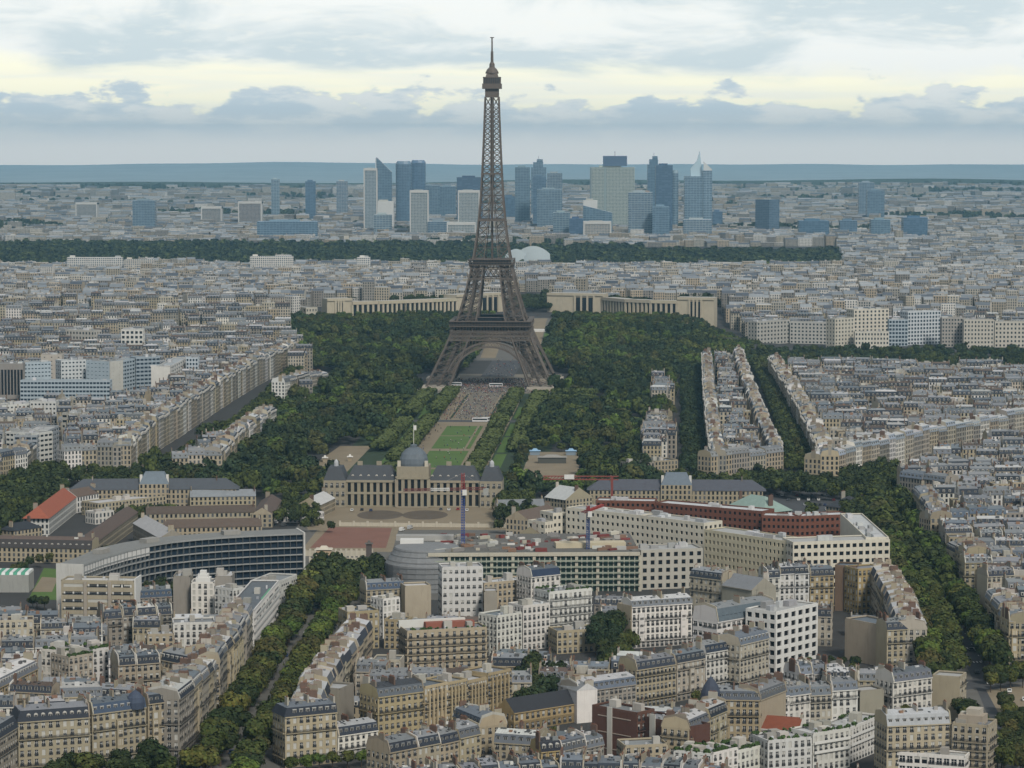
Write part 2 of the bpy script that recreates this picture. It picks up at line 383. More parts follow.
def wall_side(mb, a, b, z0, z1, near, col, win, wins, nb=None, floors=None, ww=1.15, wh=2.0, gcol=None, rec=.28, style=None, wm='stone_windows'):
    L = hypot(b[0]-a[0], b[1]-a[1]); hgt = z1-z0
    d = ((b[0]-a[0])/L, (b[1]-a[1])/L); n = (d[1], -d[0])
    if not win:
        mb.poly([(a[0], a[1], z0), (b[0], b[1], z0), (b[0], b[1], z1), (a[0], a[1], z1)], 'stone', col); return
    if not near:
        fh = 3.15; k = max(1, round(hgt/fh)); nbm = max(1, round(L/2.7))
        if wm != 'stone_windows': k, fh = hgt/3.4, 3.4; U = L; V = hgt
        else: U = nbm*2.7; V = k*3.15
        mb.poly([(a[0], a[1], z0), (b[0], b[1], z0), (b[0], b[1], z1), (a[0], a[1], z1)], wm, col, [(0, 0), (U, 0), (U, V), (0, V)]); return
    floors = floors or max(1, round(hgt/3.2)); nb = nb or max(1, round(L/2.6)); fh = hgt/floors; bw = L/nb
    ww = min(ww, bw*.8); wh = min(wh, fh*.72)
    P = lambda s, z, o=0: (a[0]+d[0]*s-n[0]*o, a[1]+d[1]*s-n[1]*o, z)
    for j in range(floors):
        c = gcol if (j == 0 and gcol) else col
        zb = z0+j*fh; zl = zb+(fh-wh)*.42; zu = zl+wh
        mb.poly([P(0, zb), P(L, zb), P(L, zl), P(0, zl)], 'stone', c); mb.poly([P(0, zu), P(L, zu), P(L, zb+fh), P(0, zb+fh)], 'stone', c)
        s0 = 0
        for i in range(nb):
            sc_ = (i+.5)*bw; l, r = sc_-ww/2, sc_+ww/2
            mb.poly([P(s0, zl), P(l, zl), P(l, zu), P(s0, zu)], 'stone', c); s0 = r
            mb.poly([P(l, zl), P(l, zl, rec), P(l, zu, rec), P(l, zu)], 'stone', c); mb.poly([P(r, zl, rec), P(r, zl), P(r, zu), P(r, zu, rec)], 'stone', c)
            mb.poly([P(l, zl), P(r, zl), P(r, zl, rec), P(l, zl, rec)], 'stone', c); mb.poly([P(l, zu, rec), P(r, zu, rec), P(r, zu), P(l, zu)], 'stone', c)
            p = P(sc_, (zl+zu)/2, rec-.07); wins.append((p, atan2(d[1], d[0]), ww, wh, j))
        mb.poly([P(s0, zl), P(L, zl), P(L, zu), P(s0, zu)], 'stone', c)

SPECS = []; FOOT = []; KEEP = []
def house(P, h, roof='mansard', wall='cream', top='zinc', slope=None, sides=(1, 0, 1, 0), z0=0., floors=None, nb=None, ww=1.3, wh=2.25, style='old', balc=(1, 4), hips=(0, 0), mh=3.1, dorm=True, arch=0,
          chim=True, what=None, where='', group=None, cat='apartment house', name='apartment_house', pri=0, lod=None, wm='stone_windows', extra=None, plants=False, rng=None, big=False):
    """P: four plan corners, front-left, front-right, back-right, back-left"""
    SPECS.append(dict(P=P, h=h, roof=roof, wall=wall, top=top, slope=slope, sides=sides, z0=z0, floors=floors, nb=nb, ww=ww, wh=wh, style=style, balc=balc, hips=hips, mh=mh, dorm=dorm, arch=arch, chim=chim, what=what, where=where,
                      group=group, cat=cat, name=name, pri=pri, lod=lod, wm=wm, extra=extra, plants=plants, seed=len(SPECS)*7919+13, Y=(P[0][1]+P[1][1])/2, X=(P[0][0]+P[1][0])/2, big=big))
    FOOT.append(P)

def realise(s, individual, near, sink=None):
    rng = random.Random(s['seed']); P = s['P']; h = s['h']; z0 = s['z0']; zt = z0+h
    cx = sum(p[0] for p in P)/4; cy = sum(p[1] for p in P)/4; org = (cx, cy, z0)
    wcol = jit(WALLS[s['wall']], .12, rng); tcol = jit(TOPS[s['top']], .22, rng)
    scol = jit(s['slope'], .2, rng) if s['slope'] else (jit(SLATE, .3, rng) if rng.random() < .62 else jit((.12, .13, .145), .3, rng))
    if s['roof'] == 'gable': scol = tcol
    W = MB(); RF = MB(); chims = []; dorms = []; wins = []; BL = []; top_z = zt
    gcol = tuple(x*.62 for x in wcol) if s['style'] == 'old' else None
    for k in range(4):
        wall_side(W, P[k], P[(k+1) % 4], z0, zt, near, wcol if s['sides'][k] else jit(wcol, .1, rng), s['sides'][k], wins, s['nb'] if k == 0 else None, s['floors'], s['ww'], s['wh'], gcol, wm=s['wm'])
    pt = lambda a, b: lerp(P[0], P[1], a) if b == 0 else lerp(lerp(P[0], P[1], a), lerp(P[3], P[2], a), b)
    dF = hypot(P[3][0]-P[0][0], P[3][1]-P[0][1]); LF = hypot(P[1][0]-P[0][0], P[1][1]-P[0][1])
    fx = ((P[1][0]-P[0][0])/LF, (P[1][1]-P[0][1])/LF); fn = (fx[1], -fx[0])
    V = lambda a, b, z: (*pt(a, b)[:2], z)
    roof = s['roof']; hl, hr = s['hips']; mz = s['mh']
    rm = 'slate' if s['top'] in ('grey slate', 'dark slate') else ('tile' if 'tile' in s['top'] else 'zinc')
    if roof in ('mansard', 'gable', 'hip'):
        if roof == 'mansard': prof = [(-.03, -.05), (.9/dF, mz), (.5, mz+1.15), (1-.9/dF, mz), (1.03, -.05)]
        else: rise = dF*.5*(.62 if s['mh'] == 3.1 else s['mh']/(dF*.5)); prof = [(-.03, -.1), (.5, rise), (1.03, -.1)]
        ia = 1.1/LF
        def ends(k, b, z):
            l = hl*((ia if roof == 'mansard' and z < mz+.5 else min(.45, dF*.5/LF)) if z > .3 else -.02/1); r = hr*((ia if roof == 'mansard' and z < mz+.5 else min(.45, dF*.5/LF)) if z > .3 else -.02)
            return l, 1-r
        pts = [(ends(k, b, z), b, z) for k, (b, z) in enumerate(prof)]
        for k in range(len(prof)-1):
            (l0, r0), b0, zz0 = pts[k]; (l1, r1), b1, zz1 = pts[k+1]
            steep = roof == 'mansard' and k in (0, 3)
            RF.poly([V(l0, b0, zt+zz0), V(r0, b0, zt+zz0), V(r1, b1, zt+zz1), V(l1, b1, zt+zz1)], ('slate' if sum(scol) < .36 else 'zinc') if steep else rm, scol if steep else tcol)
        for side, hip in ((0, hl), (1, hr)):
            pl = [V(p[0][side], p[1], zt+p[2]) for p in pts]
            if roof == 'mansard' and hip:
                q = [pl[0], pl[1], pl[3], pl[4]]; RF.poly(q if side else q[::-1], 'slate' if sum(scol) < .36 else 'zinc', scol); q = [pl[1], pl[2], pl[3]]; RF.poly(q if side else q[::-1], rm, tcol)
            else: (RF if hip else W).poly(pl if side else pl[::-1], rm if hip else 'stone', tcol if hip else jit(wcol, .12, rng))
        top_z = zt+prof[2 if roof == 'mansard' else 1][1]
        if near and roof == 'mansard':
            pc = jit(rng.choice(((.40, .36, .29), (.31, .27, .2), (.24, .2, .16), (.45, .43, .39))), .15, rng)
            for side, hip in ((0, hl), (1, hr)):
                if hip or rng.random() < .35: continue
                up = rng.uniform(.35, 1.1); e0, e1 = (.004, .004+.45/LF) if side == 0 else (1-.45/LF-.004, 1-.004)
                A0 = [V(e0, b, zt+z) for _, b, z in pts]; A1 = [V(e1, b, zt+z) for _, b, z in pts]; U = lambda p: (p[0], p[1], p[2]+up)
                W.poly([*A0, *[U(p) for p in A0[::-1]]], 'stone', pc); W.poly([*A1, *[U(p) for p in A1[::-1]]][::-1], 'stone', pc)
                for k in range(len(A0)-1): W.poly([U(A0[k]), U(A1[k]), U(A1[k+1]), U(A0[k+1])], 'stone', pc)
                W.poly([A0[0], A1[0], U(A1[0]), U(A0[0])], 'stone', pc); W.poly([A1[-1], A0[-1], U(A0[-1]), U(A1[-1])], 'stone', pc)
        # eaves cornice
        if near:
            e = [V(-.004, -.035, zt-.45), V(1.004, -.035, zt-.45), V(1.004, -.035, zt-.02), V(-.004, -.035, zt-.02)]
            W.poly(e, 'stone', wcol); W.poly([V(-.004, 0, zt-.45), V(1.004, 0, zt-.45), e[1], e[0]], 'stone', wcol)
    else:
        RF.poly([V(0, 0, zt-.35), V(1, 0, zt-.35), V(1, 1, zt-.35), V(0, 1, zt-.35)], 'zinc', tcol)
        for k in range(4):      # parapet
            p, q = P[k], P[(k+1) % 4]; L = hypot(q[0]-p[0], q[1]-p[1]); dd = ((q[0]-p[0])/L, (q[1]-p[1])/L)
            W.obox(((p[0]+q[0])/2-dd[1]*.2*-1*-1, (p[1]+q[1])/2+dd[0]*.2), dd, L-.02, .38, zt+.003, zt+.55, 'stone', wcol)
        if s['style'] != 'plain':
            for _ in range(rng.choice((1, 2, 2, 3))):
                a, b = rng.uniform(.15, .85), rng.uniform(.3, .75); c0 = V(a, b, 0); hh = rng.uniform(1.4, 3.2)
                RF.obox(c0, fx, rng.uniform(2, 4.5), rng.uniform(2, 3.6), zt-.34, zt+hh, 'stone', jit((.38, .36, .32), .3, rng))
            for _ in range(rng.randint(2, 5)):
                a, b = rng.uniform(.1, .9), rng.uniform(.2, .85); RF.obox(V(a, b, 0), fx, rng.uniform(.6, 1.6), rng.uniform(.6, 1.4), zt-.34, zt+rng.uniform(.4, 1.1), 'zinc', jit((.4, .41, .42), .4, rng))
    # dormers in the front and back slopes
    if roof == 'mansard' and s['dorm']:
        n = max(1, round(LF/2.7 if near else LF/3.4))
        for k in range(n):
            a = (k+.5)/n
            if hl and a < .09 or hr and a > .91: continue
            for b, sgn in ((.15/dF, 1), (1-.15/dF, -1)):
                if sgn < 0 and (near or not individual): continue
                dorms.append((V(a, b, zt+.55), atan2(fx[1], fx[0])+(0 if sgn > 0 else pi)))
    # roof clutter
    if roof == 'mansard':
        if near:
            for _ in range(rng.randint(3, 8)):      # skylights let into the upper slope
                a, k = rng.uniform(.06, .94), rng.uniform(.15, .8); b0, zz0, b1, zz1 = .9/dF, mz, .5, mz+1.15; t = .22; e = .45/LF
                q = [V(a-e, b0+(b1-b0)*k, zt+zz0+(zz1-zz0)*k+.06), V(a+e, b0+(b1-b0)*k, zt+zz0+(zz1-zz0)*k+.06), V(a+e, b0+(b1-b0)*(k+t), zt+zz0+(zz1-zz0)*(k+t)+.06), V(a-e, b0+(b1-b0)*(k+t), zt+zz0+(zz1-zz0)*(k+t)+.06)]
                RF.poly(q, 'window_glass')
            for k in range(int(LF/1.1)):            # standing seams of the sheet metal
                a = (k+.5)*1.1/LF; p, q = V(a, .9/dF, zt+mz+.03), V(a, .5, zt+mz+1.18); RF.beam(p, q, .07, 'zinc', tuple(x*1.35 for x in tcol))
            for _ in range(rng.randint(1, 3)):
                p = V(rng.uniform(.1, .9), .5, zt+mz+.8); hh = rng.uniform(2, 4); RF.beam(p, (p[0], p[1], p[2]+hh), .09, 'dark_metal'); RF.beam((p[0]-.6, p[1], p[2]+hh*.9), (p[0]+.6, p[1], p[2]+hh*.9), .07, 'dark_metal')
        for _ in range(rng.randint(4, 9) if near else rng.randint(2, 5)):
            a, b = rng.uniform(.08, .92), rng.uniform(.2, .8); zz = zt+mz+.2
            RF.obox(V(a, b, 0), fx, rng.uniform(.6, 2.2), rng.uniform(.6, 1.4), zz, zz+rng.uniform(.6, 1.7), 'zinc' if rng.random() < .5 else 'stone', jit(rng.choice(((.36, .34, .31), (.2, .21, .22), (.5, .49, .47), (.1, .1, .1), (.25, .15, .1))), .2, rng))
    if s['chim'] and roof != 'flat':
        for a in ((.02, .98) if not near else ((.025, .975) if LF < 16 else (.025, rng.uniform(.4, .6), .975))):
            if (hl and a < .1) or (hr and a > .9): a = a+.1 if a < .5 else a-.1
            for b in ((.3, .7) if near and dF > 9 and rng.random() < .35 else (rng.uniform(.3, .7),)):
                m = MB(); c0 = V(a, b, 0); ln = rng.uniform(2.2, 4.6); ht = rng.uniform(.9, 2.4); dd = (-fn[0], -fn[1]); zz = top_z+ht
                ln *= 1 if near else .8; cc = jit(rng.choice(((.31, .27, .2), (.22, .19, .15), (.13, .085, .065), (.36, .33, .28))), .15, rng)
                m.obox(c0, dd, ln, .62, zt+.5, zz, 'stone', cc)
                npot = int(ln/.55)
                for k in range(npot):
                    o = (k-(npot-1)/2)*.5; m.obox((c0[0]+dd[0]*o, c0[1]+dd[1]*o), dd, .22, .22, zz, zz+rng.uniform(.3, .65), 'terracotta' if rng.random() < .75 else 'zinc', POTC if 1 else 0, taper=.2)
                chims.append(m)
    # balconies with dark railings
    if near and s['balc']:
        nf = s['floors'] or max(1, round(h/3.2)); fh = h/nf
        for fl in s['balc']:
            if fl >= nf: continue
            for k in range(4):
                if s['sides'][k] != 1: continue
                p, q = P[k], P[(k+1) % 4]; L = hypot(q[0]-p[0], q[1]-p[1])
                if L < 4: continue
                dd = ((q[0]-p[0])/L, (q[1]-p[1])/L); n = (dd[1], -dd[0]); B = MB(); BL.append(B); zb = z0+fl*fh; c0 = ((p[0]+q[0])/2+n[0]*.36, (p[1]+q[1])/2+n[1]*.36)
                B.obox(c0, dd, L-.5, .7, zb-.12, zb+.1, 'stone', wcol, bottom=True)
                cr = (c0[0]+n[0]*.31, c0[1]+n[1]*.31)
                if s['style'] == 'white': B.obox(cr, dd, L-.5, .1, zb+.1, zb+1.0, 'white_paint')
                else:
                    for zz in (.18, .45, .72, .98): B.obox(cr, dd, L-.5, .06, zb+zz, zb+zz+.1, 'dark_metal')
                    for t in range(int(L/1.3)): B.obox((cr[0]+dd[0]*(t*1.3-L/2+.6), cr[1]+dd[1]*(t*1.3-L/2+.6)), dd, .07, .07, zb+.1, zb+1.02, 'dark_metal')
    if near and s['style'] == 'old' and s['sides'][0] == 1 and rng.random() < .45 and LF > 11 and h > 14:
        for a in rng.choice(((.22, .78), (.5,), (.15, .85))):
            c0 = V(a, 0, 0); c0 = (c0[0]+fn[0]*.45, c0[1]+fn[1]*.45); nf_ = s['floors'] or max(1, round(h/3.2)); fh_ = h/nf_
            W.obox(c0, fx, 2.7, .9, z0+fh_*1.05, zt-fh_*.95, 'stone', jit(wcol, .06, rng), bottom=True)
            for j in range(1, nf_-1):
                zc = z0+fh_*(j+.5); cg = (c0[0]+fn[0]*.46, c0[1]+fn[1]*.46); wins.append(((cg[0], cg[1], zc), atan2(fx[1], fx[0]), 1.5, min(2.2, fh_*.7), j))
    if s['extra']: s['extra'](s, W, RF, zt, V, fx, wcol)
    if not individual:
        for p, rz in dorms:
            d = (cos(rz), sin(rz)); RF.obox(p, d, 1.3, 1.5, p[2]+.1, p[2]+1.5, 'stone', (.5, .48, .44)); fr = (p[0]+sin(rz)*.77, p[1]-cos(rz)*.77)
            RF.obox(fr, d, .8, .04, p[2]+.3, p[2]+1.3, 'window_glass')
        for m in (W, RF, *chims): sink.add(m)
        return None
    t = thing(s['name'], s['label'], s['cat'], org, s['group'])
    W.build('wall', t, org); rf = RF.build('roof', t, org)
    for m in chims: m.build('chimney', rf, org)
    rel = lambda p: (p[0]-cx, p[1]-cy, p[2]-z0)
    dk = rng.choice(('zinc', 'slate', 'white', 'zinc'))
    for p, rz in dorms: part('dormer', DORM[dk, s['arch']], rf, rel(p), rz)
    if near:
        mixw = rng.choice((('glass',)*7+('curtain',)*2+('shut',), ('glass',)*5+('shut',)*3+('curtain',), ('glass',)*8+('blind',)*2))
        if len(wins) > 100:
            view = lambda w: (sin(w[1])*(-w[0][0])+(-cos(w[1]))*(-w[0][1]), w[0][2]); wins.sort(key=view, reverse=True)
            rest = wins[100:]; wins = wins[:100]; m = MB()
            for p, rz, ww, wh, j in rest:
                d = (cos(rz), sin(rz)); m.obox((p[0], p[1]), d, ww, .06, p[2]-wh/2, p[2]+wh/2, 'window_glass')
            o = m.build('window', t, org); o['kind'] = 'stuff'
        for p, rz, ww, wh, j in wins: part('window', WIN[rng.choice(mixw) if j else 'glass'], t, rel(p), rz, (ww, 1, wh))
        for B in BL: B.build('balcony', t, org)
    if s['plants']:
        m = MB()
        for _ in range(26):
            k = rng.random(); b = rng.choice((.06, .1, .9)); p = V(k, b, 0); r = rng.uniform(.4, 1.0)
            leafball(m, (p[0], p[1], zt+.5+r*.4), r, 22, (.05, .085, .025), rng)
        m.build('roof_plants', t, org)['kind'] = 'stuff'
    return t

def leafball(mb, c, r, n, col, rng, s=.38, mt='foliage'):
    for _ in range(n):
        z = rng.uniform(-.4, 1); a = rng.uniform(0, 2*pi); q = math.sqrt(max(0, 1-z*z)); k = r*rng.uniform(.7, 1.05)
        p = np.array((c[0]+q*cos(a)*k, c[1]+q*sin(a)*k, c[2]+z*k*.9)); nn = np.array((q*cos(a), q*sin(a), z))+np.array([rng.uniform(-.5, .5) for _ in range(3)])
        nn /= np.linalg.norm(nn); t = np.cross(nn, (0.3, .2, 1)); t /= np.linalg.norm(t)+1e-9; b = np.cross(nn, t); w = s*r*rng.uniform(.7, 1.3)
        mb.poly([tuple(p-t*w-b*w), tuple(p+t*w-b*w), tuple(p+t*w*.8+b*w), tuple(p-t*w*.8+b*w)], mt, jit(col, .3, rng))

def overlap(P):
    c = [(sum(p[0] for p in P)/4, sum(p[1] for p in P)/4)]; T = list(P)+c+[lerp(P[k], P[(k+1) % 4], .5) for k in range(4)]
    T = [lerp(p, c[0], .06) for p in T]
    for F in FOOT:
        if abs(F[0][0]-c[0][0]) > 75 or abs(F[0][1]-c[0][1]) > 75: continue
        if any(inside(p, F) for p in T): return True
        cf = (sum(p[0] for p in F)/4, sum(p[1] for p in F)/4)
        if inside(cf, P) or any(inside(lerp(p, cf, .06), P) for p in F): return True
    return False
def row(px, h, depth=12, n=None, sgn=1, where='', yb=None, vary=1.0, gap=0., keys=None, tops=('zinc', 'pale zinc', 'zinc', 'blue zinc'), frame=None, **kw):
    """a row of houses whose cornice follows the survey points px (each at height h); sgn says on which side the houses stand"""
    pts = [at(x, y, h) for x, y in px] if frame is None else px
    L = [hypot(b[0]-a[0], b[1]-a[1]) for a, b in zip(pts, pts[1:])]
    out = []
    segs = []
    for k, l in enumerate(L):
        m = (max(n[k], round(l/16)) if isinstance(n, list) else n) if n else max(1, round(l/15))
        cuts = [0]+sorted((i+R.uniform(-.14, .14))/m for i in range(1, m))+[1]
        for c0, c1 in zip(cuts, cuts[1:]): segs.append((lerp(pts[k], pts[k+1], c0), lerp(pts[k], pts[k+1], c1)))
    for i, (a, b) in enumerate(segs):
        l = hypot(b[0]-a[0], b[1]-a[1]); d = ((b[0]-a[0])/l, (b[1]-a[1])/l); nn = (-d[1]*sgn, d[0]*sgn); D = depth
        g = gap/2
        pj = R.uniform(-.5, .5)*(len(segs) > 1); a = (a[0]+d[0]*g+nn[0]*pj, a[1]+d[1]*g+nn[1]*pj); b = (b[0]-d[0]*g+nn[0]*pj, b[1]-d[1]*g+nn[1]*pj)
        q = [a, b, (b[0]+nn[0]*D, b[1]+nn[1]*D), (a[0]+nn[0]*D, a[1]+nn[1]*D)]
        if sgn < 0: q = [q[1], q[0], q[3], q[2]]
        k2 = dict(kw)
        if 'wall' not in k2: k2['wall'] = R.choice(keys or WKEYS)
        if 'top' not in k2: k2['top'] = R.choice(tops)
        if k2.get('sides') is None:
            k2['sides'] = (1, 1 if i == len(segs)-1 and sgn > 0 or i == 0 and sgn < 0 else 0, 1, 1 if i == 0 and sgn > 0 or i == len(segs)-1 and sgn < 0 else 0)
        hh = h+R.uniform(-1.3, 1.3)*vary if len(segs) > 1 else h
        house(q, hh, where=(where, i, len(segs)), **k2); SPECS[-1]['roww'] = where
    if yb:
        xs = [p[0] for p in px]; KEEP.append((min(xs), max(xs), min(p[1] for p in px), yb, min(p[1] for p in pts)))
    return pts

def fill(poly, ang, where, h=(14, 20), w=(11, 18), d=(10, 13), gaps=(4, 9, 4, 14), drop=.08, flat=.18, lowc=.12, tops=('zinc', 'pale zinc', 'zinc', 'blue zinc', 'zinc', 'brown tile'), keep=True, z0=0, **kw):
    """rows of houses that fill the block poly (plan); ang turns the rows"""
    ca, sa = cos(ang), sin(ang); loc = [(x*ca+y*sa, -x*sa+y*ca) for x, y in poly]
    u0, u1 = min(p[0] for p in loc), max(p[0] for p in loc); v0, v1 = min(p[1] for p in loc), max(p[1] for p in loc)
    v = v0+1; ri = 0; rc = cos(ang)
    while v < v1:
        D = R.uniform(*d); u = u0+R.uniform(0, 6); k = 0; ht = R.uniform(*h); got = False
        while u < u1:
            W = R.uniform(*w); cc = (u+W/2, v+D/2)
            if R.random() < .3: ht = R.uniform(*h)
            if all(inside(p, loc) for p in ((u+1, v+1), (u+W-1, v+1), (u+W-1, v+D-1), (u+1, v+D-1))) and R.random() > drop:
                tw = R.gauss(0, .06)+(R.choice((-.35, .35, .2)) if R.random() < .08 else 0); ct, s_t = cos(tw), sin(tw); hw, hd = W/2*.985, D/2*R.uniform(.9, 1.08)
                q = [(x*ca-y*sa, x*sa+y*ca) for x, y in ((cc[0]+a*hw*ct-b*hd*s_t, cc[1]+a*hw*s_t+b*hd*ct) for a, b in ((-1, -1), (1, -1), (1, 1), (-1, 1)))]; z0 = gz(*q[0])
                hh = ht*(R.uniform(.45, .7) if R.random() < lowc else 1)+R.uniform(-.7, .7)
                ok = not overlap(q)
                if ok and keep:
                    c = (sum(p[0] for p in q)/4, sum(p[1] for p in q)/4)
                    for x0, x1, yt, yb, Yh in KEEP:
                        if c[1] < Yh-3:
                            xa = proj(q[0][0], q[0][1], hh)[0]; xb = proj(q[1][0], q[1][1], hh)[0]
                            if max(xa, xb) > x0 and min(xa, xb) < x1:
                                while hh > 5 and proj(c[0], c[1], z0+hh+5.5)[1] < yb: hh -= 1.
                    ok = hh > 5
                if ok:
                    fl = R.random() < flat; sd = (1, int(R.random() < .25), 1, int(R.random() < .25))
                    house(q, hh, roof='flat' if fl else 'mansard', wall=R.choice(WKEYS), top=R.choice(('pale zinc', 'zinc', 'brown tile') if fl else tops), sides=sd, mh=R.uniform(2.2, 3.4) if hh > 9 else 2.0, style='modern' if fl else 'old', balc=(1, 4) if not fl and hh > 15 else None, where=(where, ri, k), z0=z0, **kw)
                    SPECS[-1]['fill'] = True; k += 1; got = True
            u += W+(0 if R.random() < .8 else R.uniform(1, 6))
        if got: ri += 1
        v += D+R.choice(gaps)
# ------------------------------------------------------------------ the lattice tower and its axis
TH = rad(2.75); T0 = (-18.5, 2710.0)
def A(u, v): return (T0[0]+u*cos(TH)+v*sin(TH), T0[1]-u*sin(TH)+v*cos(TH))
def interp(t, x): return float(np.interp(x, [p[0] for p in t], [p[1] for p in t]))
HO = [(0, 58.8), (18, 50.6), (36, 42.), (57, 33.2), (63, 30.6), (84, 24.6), (105, 19.9), (116, 17.6), (135, 14.4), (153, 12.3), (175, 10.4), (200, 9.0), (226, 7.8), (250, 6.9), (277, 6.0)]
HI = [(0, 38.), (18, 31.), (36, 23.5), (57, 15.2), (63, 13.), (84, 10.4), (105, 8.2), (116, 7.0), (135, 5.), (153, 3.4), (175, 1.6), (190, .5)]
def lattice_tower():
    t = thing('lattice_tower', 'tall brown iron lattice tower on four arched legs, standing above the park', 'tower', (*T0, 0), rz=-TH)
    I = 'iron'
    for sx in (-1, 1):
        for sy in (-1, 1):
            m = MB(); zs = [2.5, 9, 16, 23, 30, 37, 44, 51]+[57.5, 64, 71, 78, 85, 92, 99, 105, 111.5]
            cor = lambda z: [(sx*a(z), sy*b(z), z) for a, b in ((lambda q: interp(HO, q), lambda q: interp(HO, q)), (lambda q: interp(HI, q), lambda q: interp(HO, q)), (lambda q: interp(HI, q), lambda q: interp(HI, q)), (lambda q: interp(HO, q), lambda q: interp(HI, q)))]
            for k in range(len(zs)-1):
                a, b = cor(zs[k]), cor(zs[k+1])
                for i in range(4):
                    j = (i+1) % 4
                    m.beam(a[i], b[i], 1.35 if zs[k] < 57 else 1.1, I)
                    m.beam(a[i], a[j], .5, I); m.beam(a[i], b[j], .42, I); m.beam(a[j], b[i], .42, I)
                    ma, mb_ = lerp(a[i], a[j], .5), lerp(b[i], b[j], .5); mm = lerp(lerp(a[i], b[i], .5), lerp(a[j], b[j], .5), .5)
                    m.beam(ma, mm, .2, I)
                m.beam(lerp(a[0], a[2], .5), lerp(b[0], b[2], .5), 2.2, I)      # lift track inside the leg
            m.build('leg', t)
            b = MB(); b.obox((sx*50, sy*50), (1, 0), 30, 30, -.5, 2.6, 'stone', (.38, .34, .28)); b.build('masonry_base', t)
    rot = lambda p, k: [p, (-p[1], p[0], p[2]), (-p[0], -p[1], p[2]), (p[1], -p[0], p[2])][k]
    for k in range(4):
        m = MB(); N = 30; pr = None
        for i in range(N+1):
            a = rad(20)+rad(140)*i/N; row_ = []
            for r in (36.5, 40.8):
                x, z = r*cos(a), 1.5+r*sin(a); row_.append(rot((x, -interp(HO, z)+.3, z), k))
            if pr:
                m.beam(pr[0], row_[0], .9, I, w2=1.6); m.beam(pr[1], row_[1], .8, I, w2=1.4); m.beam(pr[0], row_[1], .4, I); m.beam(pr[1], row_[0], .4, I)
            m.beam(row_[0], row_[1], .4, I)
            x, z = 40.8*cos(a), 1.5+40.8*sin(a)
            if z > 30 and i % 1 == 0: m.beam(row_[1], rot((x, -interp(HO, 44)+.2, 44.), k), .32, I)
            pr = row_
        m.build('arch', t)
    # platforms
    m = MB()
    for k in range(4):
        n = 22; w = 40.6
        for z0, z1, n, wd in ((44, 51.6, 22, .5),):
            lo, hi = interp(HO, z0)-.2, interp(HO, z1)+1.2; P = lambda i, z: rot((-hi_(z)+2*hi_(z)*i/n, -hi_(z), z), k); hi_ = lambda z: lo+(hi-lo)*(z-z0)/(z1-z0)
            zm = (z0+z1)/2
            for i in range(n):
                m.beam(P(i, z0), P(i+1, zm), wd, I); m.beam(P(i+1, z0), P(i, zm), wd, I); m.beam(P(i, zm), P(i+1, z1), wd, I); m.beam(P(i+1, zm), P(i, z1), wd, I); m.beam(P(i, z0), P(i, z1), .35, I)
            for z in (z0, zm, z1): m.beam(P(0, z), P(n, z), 1.1, I)
        for i in range(27):     # gallery brackets and posts
            x = -36+72*i/26; m.beam(rot((x, -35.5, 52), k), rot((x, -37.6, 56.8), k), .5, I); m.beam(rot((x, -37.6, 57.4), k), rot((x, -37.6, 61), k), .3, I)
        for z, w in ((57.2, .5), (58.6, .25), (61.2, .7)): m.beam(rot((-37.8, -37.7, z), k), rot((37.8, -37.7, z), k), w, I)
        fw = [rot(p, k) for p in ((-37.6, -34.2, 57), (37.6, -34.2, 57), (37.6, -34.2, 61.2), (-37.6, -34.2, 61.2))]; m.poly(fw, 'dark_metal')
    m.obox((0, 0), (1, 0), 75.2, 75.2, 52.2, 52.8, I, bottom=True); m.obox((0, 0), (1, 0), 75.6, 75.6, 56.3, 57.0, I, bottom=True)
    for s in (-1, 1): m.box(-37.6, 37.6, s*37.6-(4 if s > 0 else 0), s*37.6+(4 if s < 0 else 0), 61.3, 61.7, I, bottom=True); m.box(s*37.6-(4 if s > 0 else 0), s*37.6+(4 if s < 0 else 0), -33.5, 33.5, 61.3, 61.7, I, bottom=True)
    fp = m.build('first_platform', t)
    for k in range(4):
        m = MB(); a = [rot(p, k) for p in ((-12, -29.5, 57.1), (12, -29.5, 57.1), (12, -20, 57.1), (-12, -20, 57.1))]; m.prism([(p[0], p[1]) for p in a], 57.1, 64.5, 'window_glass', mtop='zinc', ctop=(.12, .1, .09)); m.build('pavilion', fp)
    m = MB()
    for k in range(4):
        n = 8; lo, hi = interp(HO, 100), interp(HO, 109); hi_ = lambda z: lo+(hi-lo)*(z-100)/9; P = lambda i, z: rot((-hi_(z)+2*hi_(z)*i/n, -hi_(z)-.1, z), k)
        for i in range(n): m.beam(P(i, 100), P(i+1, 109), .5, I); m.beam(P(i+1, 100), P(i, 109), .5, I)
        for z in (100, 109): m.beam(P(0, z), P(n, z), 1.0, I)
        for i in range(15): x = -19.5+39*i/14; m.beam(rot((x, -19., 109.5), k), rot((x, -20.6, 113), k), .4, I); m.beam(rot((x, -20.6, 113), k), rot((x, -20.6, 117.4), k), .25, I)
        for z in (113.2, 115.2, 117.6): m.beam(rot((-20.8, -20.7, z), k), rot((20.8, -20.7, z), k), .45, I)
    m.obox((0, 0), (1, 0), 41, 41, 112.2, 113., I, bottom=True); m.obox((0, 0), (1, 0), 34, 34, 113, 117.2, 'dark_metal'); m.obox((0, 0), (1, 0), 39, 39, 117.3, 117.8, I, bottom=True)
    m.build('second_platform', t)
    # upper shaft
    m = MB(); zs = [117.8]
    while zs[-1] < 262: zs.append(zs[-1]+max(4.4, interp(HO, zs[-1])*.62))
    zs[-1] = 268.
